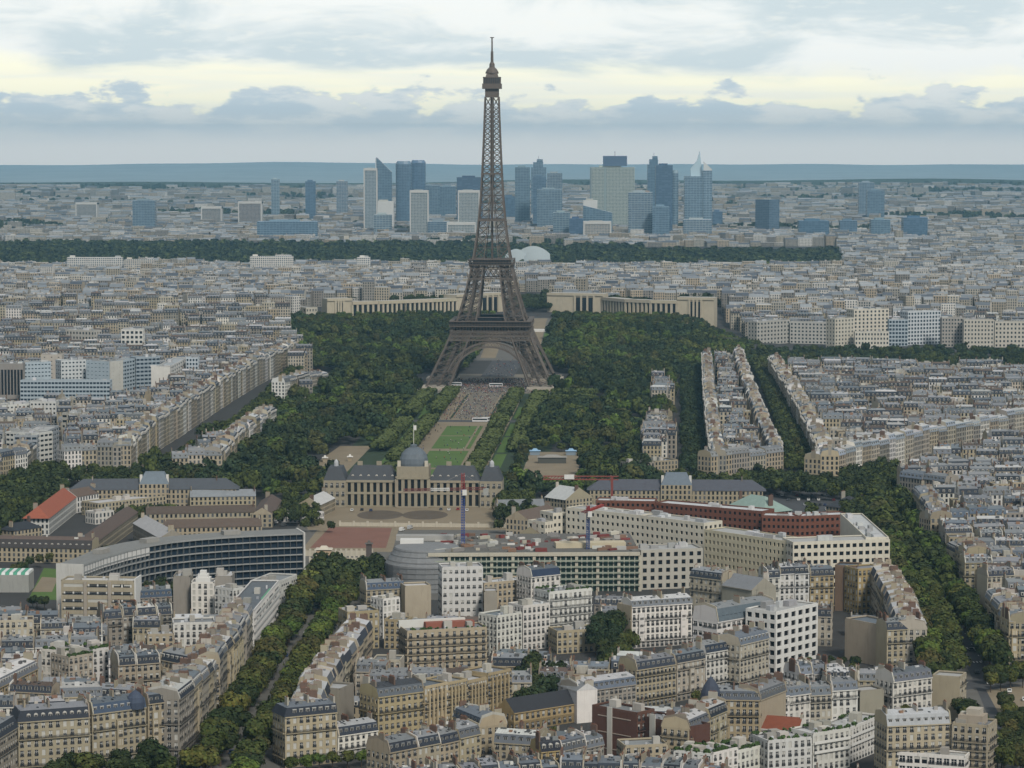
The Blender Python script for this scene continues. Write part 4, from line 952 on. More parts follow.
# curved office block
def curved_office():
    h = 29.; P = [(82, 565), (104, 557), (128, 550), (150, 545), (172, 541.5), (196, 539), (222, 537), (250, 535.3), (278, 534), (303, 533)]; pts = [at(x, y, h) for x, y in P]
    t = thing('curved_office', 'long curved seven storey office block with dark glazed front and white end walls', 'office block', (*pts[0], 0)); org = (*pts[0], 0)
    m, g, r, fins = MB(), MB(), MB(), MB(); D = 17
    nrm = []
    for k in range(len(pts)):
        a = pts[max(0, k-1)]; b = pts[min(len(pts)-1, k+1)]; L = hypot(b[0]-a[0], b[1]-a[1]); nrm.append((-(b[1]-a[1])/L, (b[0]-a[0])/L))
    off = lambda k, o: (pts[k][0]+nrm[k][0]*o, pts[k][1]+nrm[k][1]*o)
    fl = 8; fh = h/fl; G = (.27, .275, .27)
    for k in range(len(pts)-1):
        a, b = pts[k], pts[k+1]; A1, B1 = off(k, 1.4), off(k+1, 1.4); A2, B2 = off(k, D), off(k+1, D)
        dp = lambda j: 12.5 if j < 2 else D
        A2, B2 = off(k, dp(k)), off(k+1, dp(k+1))
        g.poly([(*A1, 0), (*B1, 0), (*B1, h-.6), (*A1, h-.6)], 'blue_glass'); m.poly([(*B2, 0), (*A2, 0), (*A2, h), (*B2, h)], 'stone', G)
        r.poly([(*a, h), (*b, h), (*B2, h), (*A2, h)], 'zinc', (.19, .19, .18)); m.poly([(*a, h-.9), (*b, h-.9), (*b, h), (*a, h)], 'stone', G); m.poly([(*A1, h-.9), (*B1, h-.9), (*b, h-.9), (*a, h-.9)], 'stone', G)
        if k < 3: m.poly([(*off(k, .3), h-5.2), (*off(k+1, .3), h-5.2), (*off(k+1, .3), h), (*off(k, .3), h)], 'stone', (.55, .54, .52))
        for j in range(1, fl):
            z = j*fh-.5; m.poly([(*a, z), (*b, z), (*b, z+.5), (*a, z+.5)], 'stone', G); m.poly([(*a, z+.5), (*b, z+.5), (*B1, z+.5), (*A1, z+.5)], 'stone', G); m.poly([(*A1, z), (*B1, z), (*b, z), (*a, z)], 'stone', G)
            m.poly([(*off(k, .05), z+.5), (*off(k+1, .05), z+.5), (*off(k+1, .05), z+1.05), (*off(k, .05), z+1.05)], 'concrete', (.22, .24, .25)) if False else None
        L = hypot(b[0]-a[0], b[1]-a[1]); d = ((b[0]-a[0])/L, (b[1]-a[1])/L); n = max(3, round(L/3.6))
        for i in range(n): p = lerp(off(k, .7), off(k+1, .7), i/n); fins.obox(p, d, .16, 1.2, 0, h-.9, 'stone', (.15, .16, .165), top=False)
        if k in (1, 3, 6): c = lerp(off(k, 8), off(k+1, 8), .5); r.obox(c, d, 9, 5, h, h+2.0, 'stone', (.27, .26, .24))
    for k, e in ((0, -1), (len(pts)-1, 1)):
        Dk = 12.5 if k == 0 else D; c = off(k, Dk/2-.3); d = nrm[k]; m.obox((c[0]+e*abs(d[1])*.5, c[1]-e*d[0]*.5), d, Dk+1.2, .9, 0, h+.4, 'stone', (.50, .49, .46))
    for k in range(len(pts)-1): FOOT.append([pts[k], pts[k+1], off(k+1, D), off(k, D)])
    m.build('wall', t, org); g.build('glazing', t, org); fins.build('sun_fins', t, org); r.build('roof', t, org)
    KEEP.append((58, 305, 533, 572, min(p[1] for p in pts)))
curved_office()

# ------------------------------------------------------------------ curved palace on the hill
def palace_wing(P, label, z0, h, D=16, heads=()):
    pts = [at(x, y, z0+h) for x, y in P]; t = thing('curved_palace', label, 'palace', (*pts[0], z0)); org = (*pts[0], z0); m = MB(); GL = []; col = (.42, .37, .28)
    for k in range(len(pts)-1):
        a, b = pts[k], pts[k+1]; hh = h+(4 if k in heads else 0); q = quad_from(a, b, D+(6 if k in heads else 0)); m.prism(q, z0-10, z0+hh-.4, 'stone', col, mtop='zinc', ctop=(.4, .39, .36)); L = hypot(b[0]-a[0], b[1]-a[1]); d = ((b[0]-a[0])/L, (b[1]-a[1])/L); nn = (d[1], -d[0]); FOOT.append(q)
        o = lambda p, s: (p[0]+nn[0]*s, p[1]+nn[1]*s)
        if k in heads:
            for u0, u1 in ((.36, .44), (.46, .54), (.56, .64)) if L < 60 else ((.52, .6), (.63, .71), (.74, .82)):
                g = MB(); GL.append(g); g.poly([(*o(lerp(a, b, u0), .1), z0+1), (*o(lerp(a, b, u1), .1), z0+1), (*o(lerp(a, b, u1), .1), z0+hh-5), (*o(lerp(a, b, u0), .1), z0+hh-5)], 'window_glass')
            for u in ((.34, .45, .55, .66) if L < 60 else (.5, .615, .725, .84)): m.obox(o(lerp(a, b, u), .7), d, 2.2, 1.4, z0, z0+hh-3, 'stone', col)
            m.obox(o(lerp(a, b, .5), .4), d, L, 1.6, z0+hh-3, z0+hh, 'stone', col, bottom=True)
        else:
            n = max(3, round(L/6.3))
            piers_facade(m, o(a, .1), o(b, .1), z0-8, z0+h-3.5, n, 2.6, 1.8, col, bands=((z0+h-3.6, 3.6, 2.4), (z0-2, 2.0, 2.2)))
    m.build('wall', t, org)
    for g in GL: g.build('window', t, org)
ZP = 22.
palace_wing([(547, 296), (603, 297), (626, 299), (651, 300), (677, 300.5), (714, 301)], 'right wing of the curved stone palace with tall piers, behind the park trees', ZP, 21, heads=(0, 4))
palace_wing([(327, 302), (352, 301.5), (378, 301), (405, 300), (432, 299), (456, 298), (506, 295.5)], 'left wing of the curved stone palace with tall piers, partly behind the iron tower', ZP, 21, heads=(6-0-1, 0))
def sloped(name, u0, u1, ya, yb, m, dz=.12):
    mb = MB(); Y = [ya]+[y for y in range(2960, 3400, 40) if ya < y < yb]+[yb]; q = lambda u, y: (lambda v: (A(u, v)[0], y))(y-T0[1])
    for a, b in zip(Y, Y[1:]): p = [q(u0, a), q(u1, a), q(u1, b), q(u0, b)]; mb.poly([(*t, gz(*t)+dz) for t in p], m)
    tag(mb.build(name), kind='structure')
sloped('plaza', -36, 40, 3000, 3330, 'pavement'); sloped('garden_path', 14, 30, 3010, 3320, 'sand', .2); sloped('garden_path', -30, -14, 3010, 3320, 'sand', .2); sloped('garden_lawn', 31, 39, 3010, 3200, 'lawn', .2)
def terrace():
    t = thing('palace_terrace', 'stone terrace with stairs below the gap between the palace wings', 'terrace', (*A(0, 560), 10)); m = MB(); org = (*A(0, 560), 10); d = (cos(TH), -sin(TH)); f = (sin(TH), cos(TH))
    for k in range(5): m.obox(A(0, 520+k*16), d, 58, 16, 0, 8+k*3.2, 'stone', (.44, .40, .33))
    m.build('stairs', t, org); m = MB(); m.obox(A(18, 500), d, 46, 12, 0, 19, 'white_paint'); m.build('white_pavilion', t, org)
terrace()
# ------------------------------------------------------------------ the quarter in front: rows read from the picture, left to right
FR = dict(pri=2, big=True)
def one(px, h, depth, what, yb=None, **kw):
    k = dict(FR); k.update(kw); row(px, h, depth, n=1, what=what, yb=yb, **k); return SPECS[-1]
MOD = dict(roof='flat', style='modern', balc=None, cat='apartment block', name='apartment_block')
# left block
one([(-24, 752), (17, 727)], 20, 13, 'corner house with round slate dome roof at the left edge of the picture', wall='grey stone', slope=SLATE, hips=(0, 1), sides=(1, 1, 0, 0), mh=4.2)
one([(18, 722), (90, 717)], 20, 13, 'six storey house with white shutters and white arched dormers in dark slate', yb=765, wall='cream', slope=SLATE, top='zinc', arch=1, hips=(1, 0), mh=3.8)
one([(92, 714), (146, 707)], 20, 13, 'cream house with blue slate roof and a small round dome at its right end', yb=760, wall='cream', slope=(.05, .07, .11), mh=3.4, extra=lambda s, W, RF, zt, V, fx, wcol: RF.lathe(*V(.84, .12, 0)[:2], [(3.4, zt-.2), (3.5, zt+2.2), (3.0, zt+4), (1.6, zt+5.6), (.25, zt+6.5), (0, zt+8)], 14, 'slate', (.055, .07, .105)))
one([(148, 704), (178, 700)], 21, 12, 'cream corner house facing the dark trees with two balcony lines', yb=760, wall='cream', slope=SLATE, hips=(0, 1), sides=(1, 1, 1, 0))
row([(178, 701), (193, 689), (214, 668), (222, 655), (238, 637), (253, 612)], 21.5, 13, n=[1, 2, 1, 2, 2], where='row facing the left tree avenue', keys=['cream', 'pale stone', 'grey stone', 'cream'], **FR)
one([(254, 611), (279, 581)], 22, 13, 'white block with long banded balconies and green roof edge on the left avenue', wall='white', **{**MOD, 'balc': (1, 2, 3, 4, 5, 6), 'style': 'white'}, floors=7, extra=lambda s, W, RF, zt, V, fx, wcol: RF.obox(V(.5, .04, 0), fx, 30, .5, zt+.6, zt+1.0, 'plain', (.12, .33, .2)))
one([(-10, 692), (38, 668)], 18, 12, 'yellowish house with two rows of windows behind the shuttered house', wall='yellow stone', yb=690)
row([(118, 664), (160, 661), (196, 668)], 21, 12, n=[2, 1], where='dark mansard row behind the domed house', keys=['cream', 'beige'], slope=SLATE, **FR)
one([(41, 650), (66, 652)], 19, 14, 'white stepped block with roof terraces in the middle of the left quarter', wall='white', yb=672, **MOD, plants=True)
row([(68, 657), (132, 647)], 18, 12, n=[3], where='white terraced row beside the stepped block', keys=['white', 'pale stone'], roof='flat', style='modern', cat='apartment block', name='apartment_block', plants=True, balc=None, pri=2)
row([(104, 619), (172, 614)], 17, 11, n=[4], where='row of dark mansard roofs below the brown blank walls', keys=['beige', 'grey stone'], slope=SLATE, **FR)
one([(173, 624), (215, 623)], 19, 13, 'white modern block with roof terrace below the brown blank walls', wall='white', yb=640, **MOD)
one([(61, 581), (134, 582)], 25, 13, 'beige office block with five dark window bands and white end wall', wall='beige', yb=612, sides=(1, 0, 1, 0), nb=3, ww=20, wh=1.5, floors=7, **{**MOD, 'cat': 'office block', 'name': 'office_building'}, extra=lambda s, W, RF, zt, V, fx, wcol: [W.prism([V(1.003, 0, 0)[:2], V(1.02, 0, 0)[:2], V(1.02, 1, 0)[:2], V(1.003, 1, 0)[:2]], 0, zt+1.5, 'white_paint'), *[W.obox(V(a, -.02, 0), fx, 1.6, .6, 0, zt, 'stone', (.33, .29, .24)) for a in (.333, .666)]])
one([(138, 598), (172, 596)], 16, 11, 'small house with blue mansard roof right of the beige office block', wall='grey stone', slope=(.06, .085, .13), yb=612)
one([(173, 577), (190, 577)], 20, 14, 'left brown blank walled block beside the white stair tower', wall='grey stone', sides=(0, 0, 0, 0), yb=610, **MOD)
one([(191, 583), (214, 583)], 18, 12, 'white stepped stair building between two brown blank walls', wall='white', yb=610, **MOD, extra=lambda s, W, RF, zt, V, fx, wcol: [RF.obox(V(.5, .4, 0), fx, 7-2*k, 6-k, zt-.4, zt+2.2+k*1.6, 'white_paint') for k in range(3)])
one([(215, 577), (232, 577)], 20, 14, 'right brown blank walled block beside the white stair tower', wall='grey stone', sides=(0, 0, 0, 0), yb=610, **MOD)
row([(233, 588), (256, 584)], 18, 12, n=[2], where='white cubic blocks beside the brown blank walls', keys=['white'], roof='flat', style='modern', cat='apartment block', name='apartment_block', balc=None, pri=2)
one([(277, 583), (297, 575)], 18, 14, 'white block with dark side windows at the end of the curved office', wall='white', sides=(1, 1, 0, 0), **MOD)
fill([at(*p, 20) for p in [(-70, 760), (0, 738), (80, 715), (195, 688), (222, 655), (254, 606), (232, 592), (140, 600), (-10, 600), (-70, 620)]], rad(6), 'quarter left of the left avenue', h=(15, 19), pri=3)
# centre block
one([(285, 717), (337, 712)], 19, 12, 'cream corner house with zinc mansard at the foot of the left avenue', yb=765, wall='cream', slope=SLATE, hips=(1, 0), sides=(1, 0, 1, 1))
one([(338, 736), (378, 730)], 8.5, 11, 'low white house with slate mansard between two taller houses', wall='white', slope=SLATE, yb=755)
one([(378, 697), (424, 691)], 20, 13, 'yellow stone house with white attic storey, left end of the long yellow front', yb=742, wall='yellow stone', top='grey slate', slope=(.09, .10, .11), nb=8, floors=6, wh=2.0)
row([(424, 690), (468, 681), (511, 672)], 20.5, 13, n=[1, 1], where='long yellow balconied front', keys=['yellow stone'], roof='flat', style='modern', yb=735, nb=9, balc=(1, 4, 5), extra=lambda s, W, RF, zt, V, fx, wcol: [W.obox(V((k+1)/6, -.03, 0), fx, .8, .7, 3, zt-1.5, 'stone', wcol) for k in range(5)], **FR)
one([(365, 684), (379, 690)], 20, 2, 'narrow brown brick blank wall at the left end of the yellow front', wall='brown', sides=(0, 0, 0, 0), roof='flat', style='plain', cat='wall', name='party_wall')
row([(287, 712), (298, 688), (316, 660), (345, 628)], 19, 12, n=[1, 1, 2], sgn=-1, where='row right of the left avenue', keys=['pale stone', 'beige', 'grey stone'], top='pale zinc', **FR)
one([(300, 687), (340, 690)], 19, 13, 'house wrapped in pale scaffold sheeting beside the left avenue', wall='grey stone', sides=(0, 0, 0, 0), roof='flat', style='plain', top='pale zinc', yb=715)
one([(316, 660), (346, 661)], 18, 11, 'blank beige gable block beside the left avenue', wall='beige', sides=(0, 0, 0, 0), roof='flat', style='plain', yb=690)
one([(347, 613), (379, 611)], 17, 13, 'yellow house with few windows behind the avenue trees', wall='yellow stone', yb=640, **MOD)
one([(383, 600), (400, 598)], 18, 10, 'bright white rooftop house beside the yellow house', wall='white', yb=622, **MOD)
one([(384, 620), (406, 621)], 13, 10, 'yellow house with stone bands left of the balconied block', wall='yellow stone', yb=645, **MOD)
one([(407, 632), (487, 628)], 17, 14, 'cream balconied block with terrace plants and red roof wall behind', wall='cream', yb=662, floors=5, nb=11, plants=True, **{**MOD, 'balc': (1, 2, 3, 4)}, extra=lambda s, W, RF, zt, V, fx, wcol: [RF.obox(V(.6, .7, 0), fx, 22, 4, zt-.3, zt+2.2, 'plain', (.25, .09, .06)), RF.obox(V(.4, .9, 0), fx, 30, 2, zt-.3, zt+3, 'plain', (.55, .54, .5))])
one([(442, 568), (483, 567)], 29, 13, 'tall cream eight storey tower block with dark window columns', wall='white', yb=612, floors=8, nb=7, ww=1.5, wh=1.6, **MOD)
one([(405, 587), (431, 586)], 21, 11, 'beige blank gable block left of the tall cream tower block', wall='beige', sides=(0, 0, 0, 0), yb=608, roof='flat', style='plain')
one([(366, 590), (404, 588)], 19, 11, 'cream house with blue mansard left of the blank beige gable', wall='cream', yb=604, slope=(.06, .085, .13))
one([(484, 584), (530, 580)], 20, 12, 'low cream house with pale roof right of the tall cream tower block', wall='cream', yb=600, **MOD)
one([(531, 577), (560, 574)], 24, 12, 'white house with dark blue roof in front of the green glazed office', wall='white', roof='mansard', slope=(.03, .045, .085), dorm=False, yb=592)
one([(484, 592), (497, 592)], 19, 12, 'grey blank wall block beside the white balconied blocks', wall='grey stone', sides=(0, 0, 0, 0), yb=625, roof='flat', style='plain')
one([(549, 593), (592, 589)], 22, 13, 'white block with dark balcony lines and planted roof terrace', wall='white', yb=622, floors=6, nb=9, plants=True, **{**MOD, 'balc': (2, 3, 4, 5)})
one([(497, 617), (522, 613)], 18, 12, 'white corner block with many small square windows, nearer the dark garden trees', wall='white', yb=645, **MOD)
one([(523, 607), (550, 604)], 20, 12, 'white block with square windows right of the white corner block', wall='white', yb=640, **MOD)
one([(557, 632), (610, 629)], 10, 12, 'low cream flat roofed house among the dark garden trees', wall='cream', yb=655, **MOD)
one([(632, 607), (692, 603)], 19, 12, 'long white house with slate dormers and blank beige left gable', wall='white', yb=645, slope=(.12, .13, .15), nb=13, floors=6, mh=2.6)
one([(617, 604), (631, 607)], 19, 10, 'blank beige gable at the left end of the long white house', wall='beige', sides=(0, 0, 0, 0), yb=645, roof='flat', style='plain')
one([(636, 670), (676, 664)], 16, 11, 'cream house with dark dormers, left of three stepped mansard houses', yb=700, wall='cream', slope=SLATE, nb=10)
one([(677, 663), (705, 658)], 16, 11, 'cream house with dark dormers, middle of three stepped mansard houses', yb=698, wall='pale stone', slope=SLATE)
one([(706, 653), (741, 647)], 16.5, 11, 'white house with tall dark dormers, right of three stepped mansard houses', yb=688, wall='white', slope=(.03, .04, .06))
one([(740, 645), (769, 638)], 19, 12, 'pale house with four small roof windows beside the white grid office', yb=690, wall='pale stone', slope=(.14, .16, .19), dorm=True)
one([(578, 692), (636, 684)], 12, 12, 'grey stone house with zinc mansard behind the slate roofed hall', yb=712, wall='grey stone', slope=(.10, .12, .15), top='pale zinc', nb=13)
one([(514, 713), (578, 703)], 7.5, 11, 'low stone hall under a plain dark slate roof', yb=724, wall='ochre', roof='gable', mh=4.8, top='dark slate', chim=False, balc=None)
one([(556, 683), (577, 691)], 13, 9, 'white gabled end house behind the slate roofed hall', yb=700, wall='white', sides=(0, 0, 0, 0), roof='gable')
one([(592, 706), (637, 714)], 20, 10, 'tall dark brick blank wall with white stripe facing the picture', wall='dark brick', sides=(0, 1, 0, 0), yb=746, roof='flat', style='modern', extra=lambda s, W, RF, zt, V, fx, wcol: [W.obox(V(.4, -.01, 0), fx, 2.4, .3, 0, zt+.8, 'stone', (.5, .48, .43)), *[W.obox(V(.5, -.006, 0), fx, 16, .2, z, z+.35, 'stone', (.36, .3, .25)) for z in (5, 11, 17)]])
one([(637, 716), (690, 728)], 18, 10, 'lower dark brick wall continuing to the ornate cream house', wall='dark brick', sides=(0, 0, 0, 0), yb=746, roof='flat', style='modern', extra=lambda s, W, RF, zt, V, fx, wcol: [W.obox(V(.3, -.01, 0), fx, 3.0, .3, 0, zt+2, 'stone', (.5, .48, .43))])
row([(690, 728), (727, 712)], 18, 11, n=[2], where='ornate cream houses right of the dark brick wall', keys=['cream'], yb=742, **FR)
def turret(s, W, RF, zt, V, fx, wcol):
    c = V(.12, .12, 0)[:2]; W.lathe(*c, [(3.6, 0), (3.6, zt+.3)], 14, 'stone', wcol); RF.lathe(*c, [(4., zt+.3), (3.7, zt+2.5), (2.7, zt+5), (1.1, zt+7.4), (.2, zt+8.4), (.0, zt+10)], 14, 'slate', (.05, .06, .085))
one([(704, 699), (760, 700)], 19, 12, 'yellow house with pointed slate corner turret', yb=742, wall='yellow stone', slope=(.10, .115, .14), top='zinc', extra=turret, nb=9)
one([(760, 700), (786, 690)], 19, 10, 'curved blank beige gable right of the turret house', wall='beige', sides=(0, 0, 0, 0), yb=742)
one([(717, 622), (775, 612)], 23, 14, 'white office with sloping grey panel roof left of the white grid office', yb=650, wall='white', slope=(.13, .16, .19), nb=12, floors=6, ww=2.2, wh=2.0, mh=5.5, style='modern', balc=None, cat='office block', name='office_building')
office([(776, 613), (818, 604)], 27, 16, 'white grid office with six rows of large dark windows', 6, 7, (.62, .61, .58), frac=(.62, .58), huts=5)
KEEP.append((776, 818, 606, 668, 1290))
one([(690, 576), (722, 580)], 20, 12, 'pale stone house with bow windows left of the brown gable', wall='pale stone', yb=620)
one([(722, 585), (752, 590)], 19, 16, 'large brown stone gable wall behind the sloping grey roof', wall='brown', sides=(0, 0, 0, 0), roof='gable', mh=5, yb=608)
SPECS[-1]['wall'] = 'grey stone'
row([(768, 577), (809, 575)], 19, 12, n=[3], where='mansard houses before the cream frontal block', keys=['white'], slope=SLATE, yb=598, **FR)
one([(810, 576), (834, 575)], 18, 11, 'yellow mansard house beside the dark brown blank wall', wall='yellow stone', slope=SLATE, yb=598)
one([(835, 566), (857, 567)], 22, 12, 'dark brown blank walled block in front of the cream frontal block', wall='brown', sides=(0, 0, 0, 0), yb=608, roof='flat', style='plain')
one([(858, 570), (884, 568)], 22, 12, 'yellow house with two window columns beside the dark brown wall', wall='ochre', yb=605, roof='flat', style='plain', balc=None, ww=1.3)
row([(926, 627), (917, 605), (905, 585), (893, 570)], 19, 13, n=[1, 1, 1], sgn=1, where='narrow pale roofed row beside the boulevard', keys=['cream', 'pale stone'], top='pale zinc', **FR)
one([(845, 619), (886, 627)], 18, 13, 'large blank beige gable with water stains beside the boulevard', wall='beige', sides=(0, 0, 0, 0), yb=660, roof='flat', style='plain')
one([(887, 630), (927, 628)], 18, 12, 'cream mansard house at the boulevard right of the large blank gable', wall='cream', slope=SLATE, yb=663, hips=(0, 1), sides=(1, 1, 0, 0))
one([(893, 682), (932, 677)], 18, 11, 'white house with dark dormers and blank left gable near the boulevard corner', wall='white', slope=(.11, .12, .14), yb=715)
one([(932, 676), (960, 678)], 17, 11, 'curved blank beige gable at the boulevard corner', wall='beige', sides=(0, 1, 0, 0), roof='flat', style='plain', yb=700)
one([(860, 692), (884, 690)], 15, 10, 'dark beige blank wall below the large gable', wall='grey stone', sides=(0, 0, 0, 0), roof='flat', style='plain', yb=716)
one([(887, 726), (951, 723)], 21, 13, 'big cream balconied house with white zinc roof in the near right corner', wall='cream', top='pale zinc', slope=(.4, .41, .42), yb=766, nb=9, mh=3.6)
one([(952, 724), (988, 727)], 21, 13, 'beige rounded block with red brown shutters at the near boulevard corner', wall='beige', yb=768, sides=(1, 1, 0, 0), roof='flat', style='modern', balc=(1, 2, 3, 4, 5), nb=5, extra=lambda s, W, RF, zt, V, fx, wcol: [RF.obox(V(.45, .5, 0), fx, 9, 7, zt-.3, zt+3, 'stone', (.34, .29, .23)), RF.obox(V(.5, .5, 0), fx, 5, 5, zt+3, zt+5.2, 'stone', (.4, .36, .3))])
one([(884, 752), (965, 758)], 11, 9, 'low white office with tall dark windows in front of the cream balconied house', wall='white', nb=11, ww=2.2, wh=2.4, floors=3, yb=775, **{**MOD, 'cat': 'office block', 'name': 'office_building'})
one([(768, 742), (812, 738)], 13, 14, 'white terraced block with planted roof, left part of the near terraces', wall='white', plants=True, yb=768, **MOD)
one([(813, 735), (850, 729)], 14, 13, 'white terraced block with planted roof, middle of the near terraces', wall='white', plants=True, yb=762, **{**MOD, 'balc': (2, 3), 'style': 'white'})
one([(850, 729), (882, 716)], 13, 12, 'white terraced block with stepped balconies, right part of the near terraces', wall='white', plants=True, yb=757, **{**MOD, 'balc': (2, 3), 'style': 'white'})
one([(758, 728), (799, 731)], 8, 10, 'small white house under a bright orange red tiled roof', wall='white', roof='gable', top='red tile', mh=4.2, chim=True, yb=742, balc=None)
row([(768, 699), (810, 693), (858, 690)], 16, 11, n=[2, 2], where='grey mansard houses above the orange roofed house', keys=['white', 'pale stone'], slope=(.13, .15, .18), yb=716, **FR)
row([(800, 677), (845, 672)], 14, 11, n=[3], where='grey mansard houses below the large blank gable', keys=['white', 'grey stone'], slope=(.15, .17, .2), **FR)
row([(388, 752), (440, 742), (480, 733)], 14, 12, n=[2, 2], where='houses at the near edge below the yellow front', keys=['cream', 'beige'], top='zinc', **FR)
one([(453, 716), (480, 727)], 14, 11, 'house with blue slate attic front and beige gable below the yellow front', wall='cream', slope=(.06, .075, .1), yb=760)
one([(494, 742), (540, 745)], 12, 11, 'cream houses with pale zinc roofs at the near edge below the slate hall', wall='cream', yb=770, top='pale zinc')
one([(541, 752), (561, 750)], 12, 9, 'narrow ochre house with two arched white windows in a black roof', wall='ochre', slope=(.02, .022, .03), arch=1, yb=770, top='dark slate')
row([(562, 752), (605, 742)], 11, 10, n=[2], where='grey zinc houses below the dark brick wall', keys=['grey stone'], top='blue zinc', **FR)
one([(625, 747), (668, 745)], 12, 12, 'cream flat roofed house with green roof patch below the dark brick wall', wall='cream', yb=768, **MOD)
row([(674, 752), (712, 756), (764, 744)], 11, 13, n=[1, 1], where='white roof garden houses at the near edge', keys=['white'], plants=True, roof='flat', style='modern', cat='apartment block', name='apartment_block', balc=None, pri=2)
row([(500, 777), (560, 772), (640, 774), (720, 780)], 11, 14, n=[3, 4, 4], where='pale roofs at the bottom edge', keys=['cream', 'grey stone'], top='blue zinc', **FR)
row([(400, 785), (500, 777)], 11, 14, n=[5], where='grey roofs at the bottom edge left of centre', keys=['cream', 'beige'], top='zinc', **FR)
fill([at(*p, 18) for p in [(345, 640), (372, 600), (440, 590), (690, 584), (885, 575), (930, 625), (960, 680), (930, 720), (880, 745), (600, 765), (480, 745), (300, 735)]], rad(-6), 'quarter between avenue and boulevard', h=(11, 17), pri=3, gaps=(5, 10, 18))
# right block
R_ = dict(pri=2, big=True)
row([(1009, 622), (1060, 621)], 20, 13, n=[2], where='zinc mansard houses at the right edge of the picture', keys=['cream'], slope=(.14, .17, .2), **R_)
row([(985, 599), (1009, 622)], 20, 12, n=[2], where='avenue side of the zinc mansard corner', sgn=1, keys=['cream'], slope=(.14, .17, .2), **R_)
row([(966, 556), (1060, 554)], 20, 13, n=[4], where='corner row with blue mansards right of the boulevard', keys=['cream', 'beige'], slope=(.08, .1, .13), **R_)
row([(946, 546), (966, 556)], 20, 12, n=[1], where='boulevard face of the blue mansard corner', keys=['cream'], **R_)
row([(931, 518), (1006, 514)], 20, 13, n=[4], where='blue mansard row further up the boulevard', keys=['cream', 'beige'], slope=(.1, .13, .17), **R_)
one([(1006, 514), (1060, 512)], 20, 13, 'grey modern block with large dark windows at the right edge', wall='grey stone', ww=2.6, wh=2.0, nb=9, **MOD)
row([(913, 490), (931, 518)], 20, 12, n=[2], where='boulevard face further up', keys=['cream', 'pale stone'], **R_)
row([(900, 476), (945, 482)], 20, 12, n=[2], where='dark dormered row beside the boulevard crossing', keys=['grey stone'], slope=(.13, .15, .18), pri=1)
fill([at(*p, 20) for p in [(985, 612), (912, 488), (896, 470), (905, 452), (1080, 428), (1090, 640), (1040, 640)]], rad(2), 'quarter right of the boulevard', h=(17, 21), pri=2, keep=False)

# ------------------------------------------------------------------ middle distance blocks
MID = dict(lod='mid', keep=False)
def border(px, h, where, sgn=1, depth=12, **kw): row(px, h, depth, where=where, sgn=sgn, lod='mid', pri=1, vary=1.7, keys=['cream', 'pale stone', 'beige', 'grey stone', 'white'], **kw)
# strip between the two avenues right of the park
border([(711, 458), (783, 450)], 22, 'front row of the long strip beside the park', n=[4], slope=(.2, .21, .22))
border([(783, 450), (766, 412), (752, 378), (743, 353)], 21.5, depth=10, where= 'boulevard side of the long strip', n=[6, 8, 8])
border([(711, 458), (706, 420), (703, 385), (702, 354)], 21.5, depth=10, where= 'park side of the long strip', sgn=-1, n=[6, 8, 8])
fill([at(*p, 22) for p in [(711, 457), (783, 449), (743, 352), (702, 353)]], rad(-5), 'long strip right of the park', h=(19, 23), lowc=.08, w=(8, 12), gaps=(1, 3, 2, 8), **MID)
border([(632, 461), (678, 458)], 16, 'cream front house of the first park strip', n=[1], roof='flat', depth=14, style='modern')
fill([at(*p, 20) for p in [(640, 449), (678, 448), (676, 411), (644, 412)]], rad(-4), 'first park strip', h=(17, 21), gaps=(3, 5), **MID)
fill([at(*p, 20) for p in [(650, 393), (675, 391), (671, 372), (652, 373)]], rad(-4), 'second park strip', h=(17, 21), gaps=(3, 5), **MID)
# great triangular block right
border([(821, 458), (880, 444), (930, 432), (990, 421), (1040, 412)], 21, 'pale front row of the triangular block', slope=(.24, .27, .31), top='pale zinc')
border([(821, 458), (806, 425), (785, 385), (768, 359)], 21, 'boulevard side of the triangular block', sgn=-1)
fill([at(*p, 21) for p in [(821, 456), (930, 431), (1060, 408), (1120, 366), (768, 358)]], rad(-3), 'triangular block', h=(17, 22), lowc=.15, gaps=(3, 7, 4, 12), **MID)
fill([at(*p, 21) for p in [(893, 455), (960, 437), (1100, 412), (1100, 440), (900, 468)]], rad(8), 'block behind the right quarter', h=(17, 22), **MID)
# left: rows along the avenue that borders the park
border([(64, 449), (97, 447), (131, 447)], 22, 'corner houses facing the left palace wing', n=[2, 2], slope=(.16, .17, .18))
border([(131, 447), (160, 420), (186, 405), (213, 388), (240, 372), (262, 360), (298, 344)], 22, 'long row facing the park avenue')
border([(172, 456), (222, 455)], 19, 'front of the second avenue block', n=[3], slope=(.16, .17, .18))
border([(222, 455), (250, 428), (277, 411)], 19, 'park face of the second avenue block')
border([(285, 384), (328, 374)], 19, 'grey roofed houses among the park trees', n=[3])
fill([at(*p, 20) for p in [(172, 455), (222, 454), (277, 410), (262, 408), (215, 425)]], rad(12), 'small block beside the park trees', h=(16, 19), w=(8, 12), gaps=(2, 4), **MID)
fill([at(*p, 20) for p in [(284, 386), (306, 386), (329, 374), (310, 372)]], rad(12), 'houses in the park', h=(15, 19), gaps=(3, 5), **MID)
fill([at(*p, 21) for p in [(64, 448), (131, 446), (300, 343), (230, 344), (150, 385), (70, 412), (60, 430)]], rad(8), 'left avenue block', h=(17, 22), w=(9, 14), gaps=(2, 4, 3, 9), **MID)
